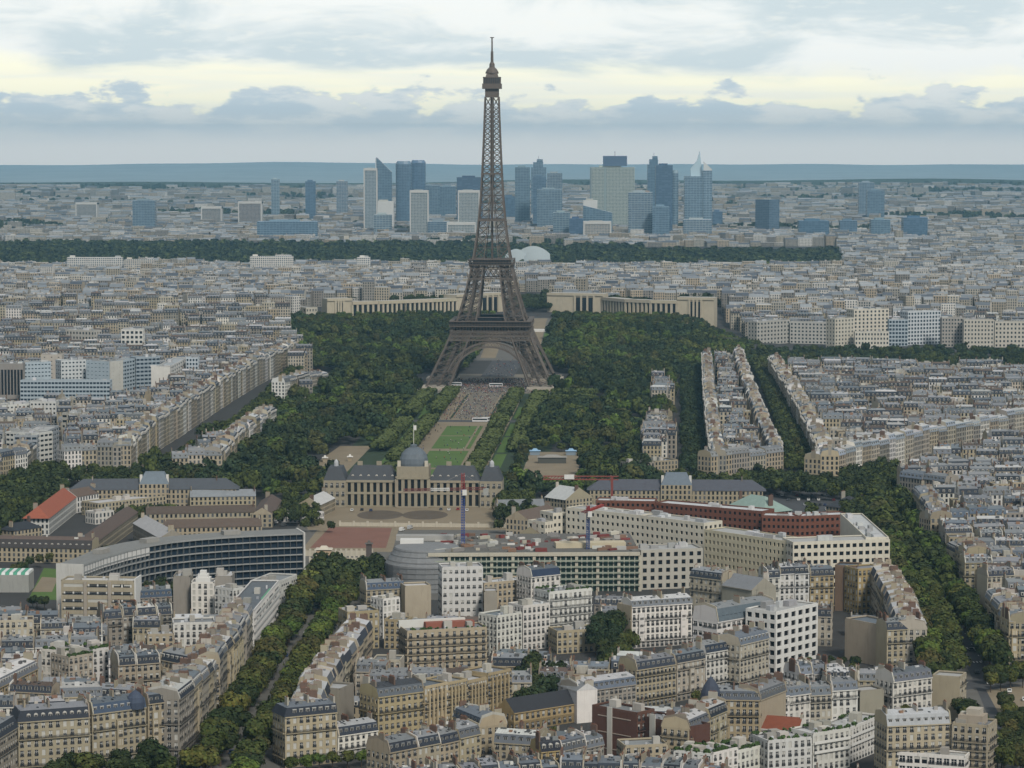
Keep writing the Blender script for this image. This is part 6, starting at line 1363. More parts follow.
# ------------------------------------------------------------------ far city, thousands of roofs
FARTREES = []
def far_city():
    r = np.random.default_rng(11); B = []
    def band(y0, y1, rowgap, wlo, whi, hlo, hhi, dlo, dhi, xr=.2, drop=.06, xa=None):
        Y = y0; j = 0
        while Y < y1:
            rot = .045*sin(Y*.004)+.03; X0, X1 = (-xr*Y, xr*Y) if xa is None else xa(Y); X = X0+r.uniform(0, 10); D = r.uniform(dlo, dhi); hb = r.uniform(hlo, hhi)
            while X < X1:
                if Y > 6150 and sin(X*.0021+Y*.0013+1)*sin(Y*.0034-X*.0009)+.5*sin(X*.006+Y*.0023) > .55 and r.random() < .8: X += whi*2; CL.append((X, Y)); continue
                w = r.uniform(wlo, whi); cy = Y+(X*.12*sin(Y*.0021+X*.0007))
                if r.random() < .25: hb = r.uniform(hlo, hhi)
                h = hb+r.normal()*1.2
                if r.random() < .03: h *= r.uniform(1.1, 1.4)
                if r.random() > drop: B.append((X+w/2, cy, w*.98, D*r.uniform(.8, 1.1), h, gz(X, cy)))
                X += w+(r.uniform(4, 14) if r.random() < .07 else 0)
            Y += D+r.choice(rowgap)
    CL = FARTREES
    band(3400, 4150, (4, 8, 14), 11, 20, 15, 25, 11, 15)
    band(4150, 4900, (6, 12, 18), 12, 24, 14, 25, 12, 18)
    band(4900, 6250, (8, 16, 22), 14, 28, 13, 24, 13, 20, xa=lambda Y: (.112*Y, .2*Y))
    band(6150, 7600, (10, 18, 30), 16, 34, 9, 24, 14, 22, drop=.12)
    band(7600, 9800, (25, 40, 60), 20, 46, 8, 26, 16, 28, drop=.2)
    band(9800, 13200, (60, 90, 140), 26, 70, 8, 26, 20, 40, drop=.3)
    B = [b for b in B if not (abs(b[0]-A(0, b[1]-T0[1])[0]) < 30 and b[1] < 3900) and clear(b[0], b[1]) and not (b[1] < 3560 and -245 < b[0] < 260)]
    B = np.array(B); n = len(B); ang = r.normal(size=n)*.12-.04+np.where(r.random(n) < .12, r.uniform(-.7, .7, n), 0); ca, sa = np.cos(ang), np.sin(ang)
    base = np.array(((.36, .32, .25), (.43, .40, .34), (.29, .27, .235), (.54, .52, .48), (.23, .21, .185), (.36, .30, .22))); wc = base[r.integers(0, 6, n)]*r.uniform(.8, 1.15, (n, 1))
    tops = np.array(((.20, .215, .24), (.30, .31, .32), (.14, .165, .2), (.42, .41, .38), (.10, .10, .10), (.21, .18, .15), (.55, .55, .54))); tc = tops[r.choice(7, n, p=(.27, .22, .16, .12, .1, .05, .08))]*r.uniform(.8, 1.2, (n, 1))
    sl = np.array(((.08, .095, .12), (.17, .19, .215), (.26, .28, .3)))[r.integers(0, 3, n)]
    V = []
    def ring(k, z): # corners
        P = np.empty((n, 4, 3)); hx, hy = B[:, 2]/2*1, B[:, 3]/2
        for c, (sx, sy) in enumerate(((-1, -1), (1, -1), (1, 1), (-1, 1))):
            x = sx*hx; y = sy*(hy-k); P[:, c, 0] = B[:, 0]+x*ca-y*sa; P[:, c, 1] = B[:, 1]+x*sa+y*ca; P[:, c, 2] = B[:, 5]+z
        return P
    isf = r.random(n) < .38; h = B[:, 4]; mh = np.where(isf, .6, r.uniform(2.4, 4.2, n)); ins = np.where(isf, .1, r.uniform(.8, 2.2, n)); hw = h-np.where(isf, 0, mh)*.9
    r0, r1, r2 = ring(0, -6+0*h), ring(0, hw), ring(ins, hw+mh)
    allv = np.concatenate([r0, r1, r2], 1).reshape(-1, 3); off = np.arange(n)[:, None]*12
    quads = []; cols = []; mi = []; uvs = []
    for k in range(4):
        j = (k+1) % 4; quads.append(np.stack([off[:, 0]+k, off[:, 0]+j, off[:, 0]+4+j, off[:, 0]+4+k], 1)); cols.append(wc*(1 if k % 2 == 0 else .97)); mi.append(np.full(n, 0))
        L = B[:, 2] if k % 2 == 0 else B[:, 3]; nb = np.maximum(1, np.round(L/3))*2.7; nf = np.maximum(1, np.round((hw+6)/3.15))*3.15; z = np.zeros(n); blank = (k % 2 == 1) & (r.random(n) < .7); nb = np.where(blank, 0, nb)
        uvs.append(np.stack([z, z, nb, z, nb, nf, z, nf], 1))
        quads.append(np.stack([off[:, 0]+4+k, off[:, 0]+4+j, off[:, 0]+8+j, off[:, 0]+8+k], 1)); cols.append(np.where(isf[:, None] | (k % 2 == 1), wc, sl)); mi.append(np.full(n, 1)); uvs.append(np.zeros((n, 8)))
    quads.append(off+np.array([[8, 9, 10, 11]])); cols.append(tc); mi.append(np.full(n, 1)); uvs.append(np.zeros((n, 8)))
    # chimney walls and roof huts
    m = n*3; bi = r.integers(0, n, m); sel = B[bi, 1] < 7200; bi = bi[sel]; m = len(bi); hut = r.random(m) < .4
    lx = np.where(hut, r.uniform(1, 3.5, m), r.uniform(.4, .7, m)); ly = np.where(hut, r.uniform(.8, 2.2, m), r.uniform(1.4, 3.2, m)); cxo = np.where(hut, r.uniform(-.4, .4, m)*B[bi, 2], np.sign(r.normal(size=m))*.48*B[bi, 2]); cyo = r.uniform(-.25, .25, m)*B[bi, 3]; zt = (hw+mh+B[:, 5])[bi]; zz = zt+np.where(hut, r.uniform(.6, 2., m), r.uniform(1, 2.6, m))
    P = np.empty((m, 8, 3)); cb, sb = ca[bi], sa[bi]
    for c, (sx, sy, t) in enumerate(((-1, -1, 0), (1, -1, 0), (1, 1, 0), (-1, 1, 0), (-1, -1, 1), (1, -1, 1), (1, 1, 1), (-1, 1, 1))):
        x = cxo+sx*lx/2; y = cyo+sy*ly/2; P[:, c, 0] = B[bi, 0]+x*cb-y*sb; P[:, c, 1] = B[bi, 1]+x*sb+y*cb; P[:, c, 2] = zz if t else zt-1.5
    o2 = len(allv)+np.arange(m)[:, None]*8; allv = np.concatenate([allv, P.reshape(-1, 3)]); hc = np.where(hut[:, None], np.array((.42, .40, .37)), np.array((.30, .24, .17)))*r.uniform(.55, 1.3, (m, 1))
    for q in ((0, 1, 5, 4), (1, 2, 6, 5), (3, 0, 4, 7), (4, 5, 6, 7)): quads.append(o2+np.array([q])); cols.append(hc*(.6 if q[0] == 4 and 0 else 1)); mi.append(np.full(m, 1)); uvs.append(np.zeros((m, 8)))
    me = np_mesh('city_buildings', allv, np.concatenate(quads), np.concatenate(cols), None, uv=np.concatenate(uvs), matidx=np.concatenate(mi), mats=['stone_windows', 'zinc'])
    o = bpy.data.objects.new('city_buildings', me); C.objects.link(o); tag(o, 'thousands of pale houses filling the distance to the horizon', 'city', kind='stuff')

# ------------------------------------------------------------------ business towers on the horizon
def towers():
    G1, G2, G3, W1, B1 = (.20, .29, .36), (.10, .17, .24), (.30, .36, .38), (.50, .50, .46), (.34, .28, .24)
    L = [ # left, right, top, base, distance, colour, kind, label
        (365, 377, 169, 220, 6900, (.36, .42, .45), 'w', 'narrow grid tower with pale edges at the left of the business towers'),
        (377, 392, 157, 207, 7500, G1, 'wedge', 'tall blue glass tower with sloping pointed top'),
        (396, 412, 161, 205, 7600, (.17, .25, .34), 'round', 'left of two rounded blue twin towers'),
        (411, 426, 160, 204, 7700, (.12, .2, .32), 'round', 'right of two rounded blue twin towers'),
        (411, 428, 191, 237, 6600, (.40, .43, .42), 'w', 'pale framed slab tower, nearest left'),
        (459, 479, 191, 224, 6700, (.42, .45, .44), 'w', 'pale framed slab tower left of the iron tower'),
        (457, 483, 177, 212, 7600, (.06, .09, .16), 'p', 'dark blue slab tower left of the iron tower'),
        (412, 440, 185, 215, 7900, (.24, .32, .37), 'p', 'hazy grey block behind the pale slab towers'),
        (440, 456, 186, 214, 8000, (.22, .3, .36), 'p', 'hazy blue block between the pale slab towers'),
        (375, 394, 201, 216, 7000, W1, 'flat', 'white roofed low block under the pointed tower'),
        (374, 392, 214, 226, 6700, (.42, .48, .48), 'p', 'pale green low block at the foot of the grid tower'),
        (428, 450, 221, 236, 6600, (.26, .32, .36), 'p', 'low grey block between the pale slab towers'),
        (448, 475, 223, 236, 6500, (.44, .46, .44), 'w', 'low pale office with many windows'),
        (503, 516, 196, 214, 7700, (.10, .17, .26), 'p', 'dark low block right of the iron tower'),
        (515, 530, 167, 214, 7300, (.24, .33, .38), 'p', 'flat topped blue grey tower right of the iron tower'),
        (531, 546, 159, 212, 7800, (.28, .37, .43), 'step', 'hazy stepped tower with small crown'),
        (533, 546, 176, 214, 7200, (.13, .21, .3), 'p', 'dark blue slab before the stepped tower'),
        (547, 562, 173, 216, 7500, (.33, .38, .4), 'p', 'pale slab with grey side beside the stepped tower'),
        (537, 562, 189, 222, 7000, (.28, .36, .40), 'p', 'wide grey green slab in front of the stepped tower'),
        (590, 634, 167, 206, 7000, (.46, .52, .47), 'grid', 'wide pale green gridded tower with dark penthouse'),
        (583, 597, 200, 212, 6700, W1, 'flat', 'white vaulted hall roof left of the pale green tower'),
        (553, 570, 212, 234, 6500, (.30, .38, .4), 'p', 'low green grey office with white edge'),
        (569, 583, 218, 235, 6450, (.07, .13, .24), 'p', 'deep blue low office'),
        (583, 612, 205, 234, 6500, (.2, .3, .36), 'wedge2', 'blue glass office with slanted roof'),
        (584, 610, 222, 236, 6380, (.46, .43, .38), 'w', 'low cream gridded office before the slanted glass office'),
        (628, 652, 192, 233, 6500, (.36, .42, .44), 'p', 'pale grey tower with brown side'),
        (643, 652, 192, 228, 6560, B1, 'p', 'brown flank tower beside the pale grey tower'),
        (647, 660, 156, 205, 7500, (.17, .27, .36), 'step', 'tall blue tower with antenna behind the dark tower'),
        (655, 672, 165, 232, 6700, (.07, .13, .22), 'p', 'dark blue flat topped tower'),
        (672, 678, 170, 232, 6900, (.28, .38, .44), 'round', 'pale curved tower edge right of the dark blue tower'),
        (652, 669, 206, 233, 6450, (.22, .32, .4), 'p', 'lower blue glass tower at the foot of the dark tower'),
        (684, 711, 176, 226, 6900, (.32, .43, .50), 'spire', 'tallest pale blue glass tower with slender spire'),
        (683, 711, 219, 233, 6500, (.42, .47, .48), 'p', 'low pale block under the spired tower'),
        (712, 722, 211, 222, 7200, (.10, .17, .27), 'p', 'dark low block right of the spired tower'),
        (755, 779, 199, 232, 6700, (.12, .17, .22), 'corner', 'dark grey blue square tower standing alone'),
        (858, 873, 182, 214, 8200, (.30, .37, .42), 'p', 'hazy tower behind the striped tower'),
        (866, 883, 190, 219, 7700, (.20, .28, .34), 'p', 'striped grey blue tower at the right'),
        (798, 828, 220, 235, 6500, (.10, .19, .28), 'p', 'dark blue wide low office, left of three'),
        (839, 856, 220, 234, 6550, (.14, .22, .3), 'p', 'dark blue low office, middle of three'),
        (902, 926, 217, 234, 6500, (.08, .16, .26), 'p', 'dark blue low office, right of three'),
        (870, 889, 219, 235, 6500, (.22, .32, .38), 'p', 'grey blue low office between the dark ones'),
        (272, 280, 179, 205, 8000, (.40, .5, .54), 'p', 'narrow pale tower at the left of the skyline'),
        (306, 316, 181, 208, 7900, (.12, .2, .3), 'p', 'narrow dark blue tower at the left of the skyline'),
        (337, 348, 181, 202, 8200, (.44, .46, .46), 'p', 'pale tower with white cap at the left of the skyline'),
        (258, 318, 221, 240, 6350, (.22, .32, .4), 'p', 'long blue grey office slab at the edge of the woods'),
        (240, 262, 202, 216, 7400, (.32, .29, .27), 'w', 'row of brown and white housing towers at the left'),
        (203, 222, 207, 216, 7400, (.36, .34, .31), 'w', 'pale housing slab at the left'),
        (134, 156, 200, 222, 7000, (.25, .32, .36), 'p', 'grey blue block at the far left'),
        (78, 98, 203, 211, 7900, (.38, .37, .35), 'w', 'small pale housing slab at the far left'),
    ]
    for l, r_, yt, yb, Y, c, kind, lab in L:
        c = tuple(x*.8 for x in c)
        x0, x1 = (l-512)/FOC*Y, (r_-512)/FOC*Y; h = H-(yt-138)/FOC*Y; wd = x1-x0; D = max(18, min(38, wd*.8)); Yb = Y-D/2
        low = (H-h)*0+h < 60; t = thing('office_tower' if h > 60 else 'office_block', lab, 'office tower' if h > 60 else 'office block', ((x0+x1)/2, Y, 0)); org = ((x0+x1)/2, Y, 0); m = MB(); mt = 'tower_glass'
        pl = [(x0, Yb), (x1, Yb), (x1, Yb+D), (x0, Yb+D)]; roof = MB()
        if kind in ('p', 'flat', 'w', 'grid'):
            m.prism(pl, -3, h, 'concrete_grid' if kind in ('w', 'grid') else ('plain' if kind == 'flat' else mt), (.55, .55, .53) if kind == 'flat' else (c if kind != 'p' else c), 'plain', tuple(min(.6, x*1.3+.08) for x in c))
            roof.obox((x0+wd*.45, Y), (1, 0), wd*.5, D*.4, h, h+4, 'plain', c)
            if kind == 'w': 
                for x in (x0-.6, x1+.6): m.box(x-1.4, x+1.4, Yb-1.2, Yb+D+1, -3, h+2, 'plain', (.50, .49, .46))
                m.box(x0-2, x1+2, Yb-1.3, Yb+D+1.1, h-3, h+2.4, 'plain', (.5, .49, .46))
            if kind == 'grid':
                roof.obox((x0+wd*.56, Y), (1, 0), wd*.54, D*.6, h+3, h+27, 'tower_glass_plain', (.07, .11, .18)); roof.beam((x0+wd*.56, Y, h+27), (x0+wd*.56, Y, h+38), 1.4, 'plain', (.3, .3, .3)); m.box(x0+wd*.31, x0+wd*.36, Yb-1, Yb, -3, h, 'plain', (.24, .3, .3)); m.box(x0-1, x0+3, Yb-1.2, Yb+2, -3, h, 'plain', (.16, .2, .22))
        elif kind == 'round':
            n = 16; pr = [(x0+wd/2+wd/2*abs(cos(a))**.6*(1 if cos(a) > 0 else -1), Y+D/2*abs(sin(a))**.6*(1 if sin(a) > 0 else -1)) for a in (2*pi*k/n for k in range(n))]
            m.prism(pr, -3, h-7, mt, c); q = [(lerp((x0+wd/2, Y), p, .82)) for p in pr]
            for k in range(n): m.poly([(*pr[k], h-7), (*pr[(k+1) % n], h-7), (*q[(k+1) % n], h), (*q[k], h)], 'tower_glass_plain', c)
            m.poly([(*p, h) for p in q], 'plain', c)
        elif kind in ('wedge', 'wedge2'):
            hl, hr = (h, h-38) if kind == 'wedge' else (h, h-16); P = [(x0, Yb), (x1, Yb), (x1, Yb+D), (x0, Yb+D)]; z = [hl, hr, hr, hl]
            for k in range(4): j = (k+1) % 4; Lk = hypot(P[j][0]-P[k][0], P[j][1]-P[k][1]); m.poly([(*P[k], -3), (*P[j], -3), (*P[j], z[j]), (*P[k], z[k])], mt, c, [(0, 0), (Lk, 0), (Lk, z[j]), (0, z[k])])
            m.poly([(*P[k], z[k]) for k in range(4)], 'plain', (.4, .45, .48)); 
            if kind == 'wedge': m.box(x0-2.5, x0, Yb-1, Yb+D, -3, hl-2, 'plain', (.5, .54, .55))
        elif kind == 'step':
            m.prism(pl, -3, h-22, mt, c, 'plain', c); cx = (x0+x1)/2
            m.prism([(cx-wd*.36, Yb+3), (cx+wd*.3, Yb+3), (cx+wd*.3, Yb+D-3), (cx-wd*.36, Yb+D-3)], h-22.2, h-8, mt, c, 'plain', c); m.prism([(cx-wd*.12, Yb+6), (cx+wd*.28, Yb+6), (cx+wd*.28, Yb+D-6), (cx-wd*.12, Yb+D-6)], h-8.2, h, mt, c, 'plain', c); roof.beam((cx, Y, h), (cx, Y, h+9), 1., 'plain', (.3, .3, .3))
        elif kind == 'corner':
            cx = (x0+x1)/2; P = [(x0, Y), (cx+2, Y-D*.7), (x1, Y), (cx, Y+D*.7)]; m.prism(P, -3, h, mt, c, 'plain', (.25, .28, .3))
        elif kind == 'spire':
            hs = H-(151-138)/FOC*Y; m.prism(pl, -3, h, mt, c, 'plain', (.4, .45, .48)); xm = x0+wd*.68
            P = [(xm, Yb-3), (x1, Yb-3), (x1, Yb+D), (xm, Yb+D)]; m.prism(P, -3, h+14, mt, tuple(x*1.15 for x in c), 'plain', (.5, .5, .5)); roof.poly([(xm, Yb-3, h+14), (x1, Yb-3, h+14), (xm, Yb-3, h+36)], 'plain', (.55, .57, .56)); roof.beam((xm, Yb+1, h+34), (x1, Yb+1, h+15), 2.5, 'plain', (.5, .5, .48))
            s0, s1 = x0+wd*.22, x0+wd*.6; t1 = x0+wd*.56
            sp = MB(); A_, B_, C_ = (s0, h), (s1, h), (t1, hs); fr = [(s0, Y-8, h-.5), (s1+4, Y-8, h-.5), (t1, Y-4, hs), (t1-6, Y-4, hs-22), (s0, Y-6, hs-42)]; bk = [(p[0], p[1]+12, p[2]) for p in fr]
            sp.poly(fr, 'tower_glass_plain', (.40, .52, .58)); sp.poly(bk[::-1], 'tower_glass_plain', (.40, .52, .58))
            for k in range(5): j = (k+1) % 5; sp.poly([fr[k], bk[k], bk[j], fr[j]][::-1], 'tower_glass_plain', (.40, .52, .58))
            sp.build('spire', t, org)
        m.build('tower_body', t, org)
        if roof.f: roof.build('roof_top', t, org)
    # white glass sails on the edge of the woods
    t = thing('glass_sail_pavilion', 'white glass building with curved sail roofs at the edge of the far woods', 'pavilion', (*at(533, 250, 12), 8)); org = tuple(t.location)
    for k, (xa, xb, yt, yb2) in enumerate(((516, 550, 241.5, 253), (505, 527, 245, 251), (524, 548, 246, 255))):
        Y = 5180-k*35; m = MB(); n = 10; z0 = 10; P = []
        for i in range(n+1):
            u = i/n; x = (xa+(xb-xa)*u-512)/FOC*Y; zt = H-(yt-138)/FOC*Y; z = z0+(zt-z0)*.8*sin(pi*(.1+.8*u))**.6; P.append((x, z))
        for (a, za), (b, zb) in zip(P, P[1:]): m.poly([(a, Y-18, z0), (b, Y-18, z0), (b, Y, zb), (a, Y, za)], 'tower_glass_plain', (.32, .36, .37)); m.poly([(a, Y, za), (b, Y, zb), (b, Y+20, z0), (a, Y+20, z0)], 'tower_glass_plain', (.36, .4, .42))
        m.build('sail', t, org)
    # large plain blocks between the roofs and the woods
    for x0, x1, yt, Y, c, lab in ((67, 122, 257, 4700, (.58, .56, .52), 'long white blocks before the woods at the left'), (124, 154, 259, 4650, (.50, .46, .4), 'cream block before the woods'), (250, 293, 256, 4700, (.6, .57, .52), 'pale block before the woods, left of the iron tower'), (357, 370, 257, 4700, (.6, .58, .54), 'white block peeping over the roofs at the woods'), (684, 722, 273, 4300, (.6, .58, .54), 'long white block among the roofs right of the curved palace'), (187, 233, 280, 4000, (.58, .55, .5), 'white gridded block among the far roofs at the left'), (255, 272, 281, 3950, (.62, .6, .56), 'white cube among the far roofs')):
        h = H-(yt-138)/FOC*Y; a = (x0-512)/FOC*Y; b = (x1-512)/FOC*Y; t = thing('housing_block', lab, 'apartment block', (a, Y, 24)); m = MB(); m.prism([(a, Y), (b, Y), (b, Y+16), (a, Y+16)], 10, h, 'concrete_grid', c, 'zinc', (.5, .5, .48)); m.build('wall', t, (a, Y, 24)); m = MB(); m.box(a+4, a+12, Y+4, Y+10, h, h+3, 'plain', c); m.box(b-12, b-3, Y+5, Y+11, h, h+2.5, 'plain', (.4, .4, .4)); m.build('roof_house', t, (a, Y, 24))
# ------------------------------------------------------------------ streets
def strip(name, px, w, z, m, kerb=False):
    pts = [at(x, y, 0) for x, y in px]; mb = MB()
    for a, b in zip(pts, pts[1:]):
        L = hypot(b[0]-a[0], b[1]-a[1]); d = ((b[0]-a[0])/L, (b[1]-a[1])/L); n = (-d[1]*w/2, d[0]*w/2); e = (d[0]*.3, d[1]*.3)
        q = [(a[0]-n[0], a[1]-n[1]), (b[0]-n[0]+e[0], b[1]-n[1]+e[1]), (b[0]+n[0]+e[0], b[1]+n[1]+e[1]), (a[0]+n[0], a[1]+n[1])]
        if kerb: mb.prism([(p[0], p[1]) for p in q][::-1] if False else [q[0], q[3], q[2], q[1]][::-1], z, z+.14, m)
        else: mb.poly([(p[0], p[1], z) for p in q], m)
    return tag(mb.build(name), kind='structure')
LAV = [(228, 790), (250, 745), (272, 700), (302, 650), (332, 600), (352, 578), (372, 556)]
RAV = [(1040, 780), (1010, 720), (988, 672), (962, 628), (936, 586), (912, 540), (890, 505), (868, 484)]
strip('avenue', LAV, 30, .02, 'pavement'); strip('roadway', LAV, 9, .03, 'asphalt'); strip('footpath', [(x-13+i*1.2, y) for i, (x, y) in enumerate(LAV)], 5, .032, 'pavement')
strip('boulevard', RAV, 44, .02, 'pavement'); strip('roadway', RAV, 16, .03, 'asphalt')
strip('cross_street', [(930, 690), (1060, 672)], 16, .036, 'asphalt'); strip('straight_boulevard', [(815, 475), (800, 440), (775, 385), (752, 345), (742, 322)], 26, .02, 'asphalt')
strip('school_avenue', [(560, 500), (700, 505), (900, 500)], 26, .018, 'asphalt'); strip('quay', [(600, 348), (1060, 352)], 30, .02, 'asphalt')
sheet('square', apoly([(986, 690), (1060, 682), (1060, 775), (1032, 775)]), .045, 'sand')
sheet('car_park', apoly([(765, 512), (835, 515), (840, 493), (765, 490)]), .05, 'asphalt')
sheet('garden_lawn', apoly([(28, 600), (57, 600), (66, 570), (44, 568)]), .05, 'lawn'); sheet('garden_path', apoly([(32, 592), (52, 592), (58, 578), (42, 577)]), .06, 'sand')
def markings():
    m = MB()
    for cx, cy in ((968, 662), (975, 648)):
        c = at(cx, cy)
        for k in range(9): m.obox((c[0]-6.5+k*1.5, c[1]), (0, 1), 3.6, .6, .04, .046, 'white_paint')
    for (x0, y0), (x1, y1) in zip(RAV, RAV[1:]):
        for k in range(8): p = at(x0+(x1-x0)*k/8, y0+(y1-y0)*k/8); m.obox(p, (0, 1), 2.6, .22, .038, .042, 'white_paint')
    tag(m.build('road_markings'), kind='structure')
markings()
# ------------------------------------------------------------------ vehicles
def car_meshes():
    out = {}
    for kind, L, hh in (('car', 4.3, 1.45), ('van', 5.2, 2.2)):
        m = MB(); w = 1.78; zl = .35; zb = .85 if kind == 'car' else 1.15
        pr = [(-L/2, zl), (L/2, zl), (L/2, zb-.1), (L/2-.15, zb), (L*.24, zb+.05), (L*.1, hh), (-L*.3, hh), (-L*.46, zb+.08), (-L/2, zb)] if kind == 'car' else [(-L/2, zl), (L/2, zl), (L/2, zb-.1), (L*.38, zb+.1), (L*.25, hh), (-L/2+.1, hh), (-L/2, hh-.1)]
        m.poly([(x, -w/2, z) for x, z in pr], 'car_paint', (1, 1, 1)); m.poly([(x, w/2, z) for x, z in pr][::-1], 'car_paint', (1, 1, 1))
        for a, b in zip(pr, pr[1:]+pr[:1]): m.poly([(a[0], -w/2, a[1]), (a[0], w/2, a[1]), (b[0], w/2, b[1]), (b[0], -w/2, b[1])], 'car_paint', (1, 1, 1))
        GL = []; x0, x1 = (-L*.32, L*.12) if kind == 'car' else (L*.1, L*.3); z0, z1 = zb+.1, hh-.12
        for s in (-1, 1): g = MB(); GL.append(g); g.poly([(x0-.25, s*(w/2+.01), z0), (x1+.3, s*(w/2+.01), z0), (x1-.1, s*(w/2+.01), z1), (x0+.05, s*(w/2+.01), z1)][::s], 'window_glass')
        a, b = (pr[4], pr[5]) if kind == 'car' else (pr[3], pr[4]); g = MB(); GL.append(g); g.poly([(a[0]+.02, -.75, a[1]+.04), (a[0]+.02, .75, a[1]+.04), (b[0]+.06, .68, b[1]-.03), (b[0]+.06, -.68, b[1]-.03)], 'window_glass')
        if kind == 'car': a, b = pr[7], pr[6]; g = MB(); GL.append(g); g.poly([(a[0]-.03, .75, a[1]+.04), (a[0]-.03, -.75, a[1]+.04), (b[0]-.06, -.68, b[1]-.03), (b[0]-.06, .68, b[1]-.03)], 'window_glass')
        out[kind] = (pr, L, w, [g.mesh('window') for g in GL], m)
    return out
CARM = car_meshes()
def wheel_mesh():
    m = MB(); n = 12
    for s in (-.11, .11): m.poly([(.33*cos(2*pi*k/n), s, .33*sin(2*pi*k/n)) for k in range(n)][::(1 if s < 0 else -1)], 'rubber')
    for k in range(n): a, b = 2*pi*k/n, 2*pi*(k+1)/n; m.poly([(.33*cos(a), -.11, .33*sin(a)), (.33*cos(b), -.11, .33*sin(b)), (.33*cos(b), .11, .33*sin(b)), (.33*cos(a), .11, .33*sin(a))], 'rubber')
    return m.mesh('wheel')
WHEEL = wheel_mesh(); PAINT = {'white': (.65, .65, .63), 'silver': (.4, .41, .42), 'black': (.02, .02, .022), 'dark grey': (.08, .085, .09), 'dark blue': (.03, .05, .12), 'red': (.3, .03, .03)}; BODY = {}
def car(p, rz, kind, colr, label):
    if not clear(*p): return
    t = thing('parked_car' if kind == 'car' else 'van', label, kind, (*p, .05), 'cars on the avenues', rz); pr, L, w, g, m = CARM[kind]
    if (kind, colr) not in BODY:
        m.c = [PAINT[colr]]*len(m.f); BODY[kind, colr] = m.mesh('body')
    part('body', BODY[kind, colr], t); [part('window', q, t) for q in g]
    for sx in (-1, 1):
        for sy in (-1, 1): part('wheel', WHEEL, t, (sx*L*.31, sy*(w/2-.1), .33))
def cars():
    rng = random.Random(12)
    for line, n, name, offs in ((RAV, 46, 'right boulevard', (-9.5, -5, -2, 2, 5, 9.5)), (LAV, 34, 'left avenue', (-5.3, -2, 2, 5.3))):
        P = [at(x, y) for x, y in line]; cum = [0]
        for a, b in zip(P, P[1:]): cum.append(cum[-1]+hypot(b[0]-a[0], b[1]-a[1]))
        for k in range(n):
            s = (k+.3+rng.uniform(0, .4))/n*cum[-1]; i = max(j for j in range(len(P)) if cum[j] <= s); i = min(i, len(P)-2); u = (s-cum[i])/(cum[i+1]-cum[i]); a, b = P[i], P[i+1]; d = ((b[0]-a[0])/(cum[i+1]-cum[i]), (b[1]-a[1])/(cum[i+1]-cum[i])); o = rng.choice(offs); p = lerp(a, b, u); p = (p[0]-d[1]*o, p[1]+d[0]*o)
            c = rng.choice(list(PAINT)); kd = 'van' if rng.random() < .15 else 'car'; car(p, atan2(d[1], d[0]), kd, c, f"{c} {kd} on the {name}, {nth(k)} counting away from the viewer")
    k = 0
    for j, y in enumerate((496, 500.5, 505.5, 510)):
        for x in range(772, 834, 5):
            if rng.random() < .6: c = rng.choice(list(PAINT)); k += 1; car(at(x+j*1.5, y), rad(85), 'car', c, f"{c} car in {nth(j)} line of the car park, {nth((x-772)//5)} place")
cars()
for k, (x, y, c) in enumerate(((352, 511, 'white'), (362, 510.5, 'black'), (371, 511, 'dark blue'), (441, 510, 'dark grey'), (449, 510.5, 'white'), (458, 510, 'red'), (467, 511, 'white'))): car(at(x, y), rad(88), 'car', c, f"{c} car parked before the domed palace, {nth(k)} from the left")
for k, (x, y, c) in enumerate(((275, 524, 'white'), (284, 526, 'dark grey'), (292, 522, 'white'), (402, 531, 'white'), (410, 529, 'silver'), (352, 566, 'white'), (357, 572, 'white'), (348, 577, 'silver'))): car(at(x, y), rad(70), 'van', c, f"{c} van on the esplanade beside the sports field, {nth(k)} of eight")
def coach(px, lab, col=(.6, .61, .62)):
    a = at(*px); t = thing('coach', lab, 'coach', (*a, .06), rz=-TH); m = MB(); m.obox((0, 0), (1, 0), 12.5, 2.5, .4, 3.3, 'car_paint', col); m.obox((0, 0), (1, 0), 11, 2.1, 3.3, 3.5, 'plain', (.5, .5, .5)); m.build('body', t)
    g = MB(); g.obox((0, 0), (1, 0), 11.6, 2.54, 1.6, 2.8, 'window_glass', top=False); g.build('windows', t)
    for sx in (-4, 4):
        for sy in (-1.1, 1.1): part('wheel', WHEEL, t, (sx, sy, .45), 0, (1.35, 1.3, 1.35))
coach((480, 422), 'white coach on the road crossing the garden, left one'); coach((489, 421.5), 'white coach on the road crossing the garden, right one'); coach((455, 386), 'white coach parked beside the left foot of the iron tower'); coach((496, 387), 'white coach under the arch of the iron tower')
# ------------------------------------------------------------------ crowd of visitors
def crowd():
    r = random.Random(5); m = MB()
    def person(x, y):
        c = r.choice(((.05, .06, .09), (.3, .28, .26), (.03, .03, .03), (.08, .12, .25), (.35, .08, .06), (.5, .5, .48), (.12, .1, .08))); h = r.uniform(1.55, 1.85); a = r.uniform(0, 3.1); d = (cos(a), sin(a))
        m.obox((x, y), d, .36, .26, .04, h*.48, 'plain', (.03, .035, .05)); m.obox((x, y), d, .5, .3, h*.48, h*.84, 'plain', c); m.obox((x, y), d, .2, .22, h*.86, h, 'plain', (.35, .22, .16))
    for _ in range(1500): person(*A(r.gauss(0, 30), r.uniform(-90, 60)))
    for _ in range(650): person(*A(r.uniform(-32, 32), r.uniform(-345, -90)))
    for _ in range(160): person(*A(r.choice((-26, 26))+r.gauss(0, 4), r.uniform(-800, -350)))
    for _ in range(40): person(*A(r.uniform(-14, 14), r.uniform(-690, -400)))
    for _ in range(120): person(*A(r.uniform(-14, 14), r.uniform(90, 460)))
    tag(m.build('crowd'), 'crowd of tiny visitors on the paths below the iron tower', 'crowd', kind='stuff')
crowd()
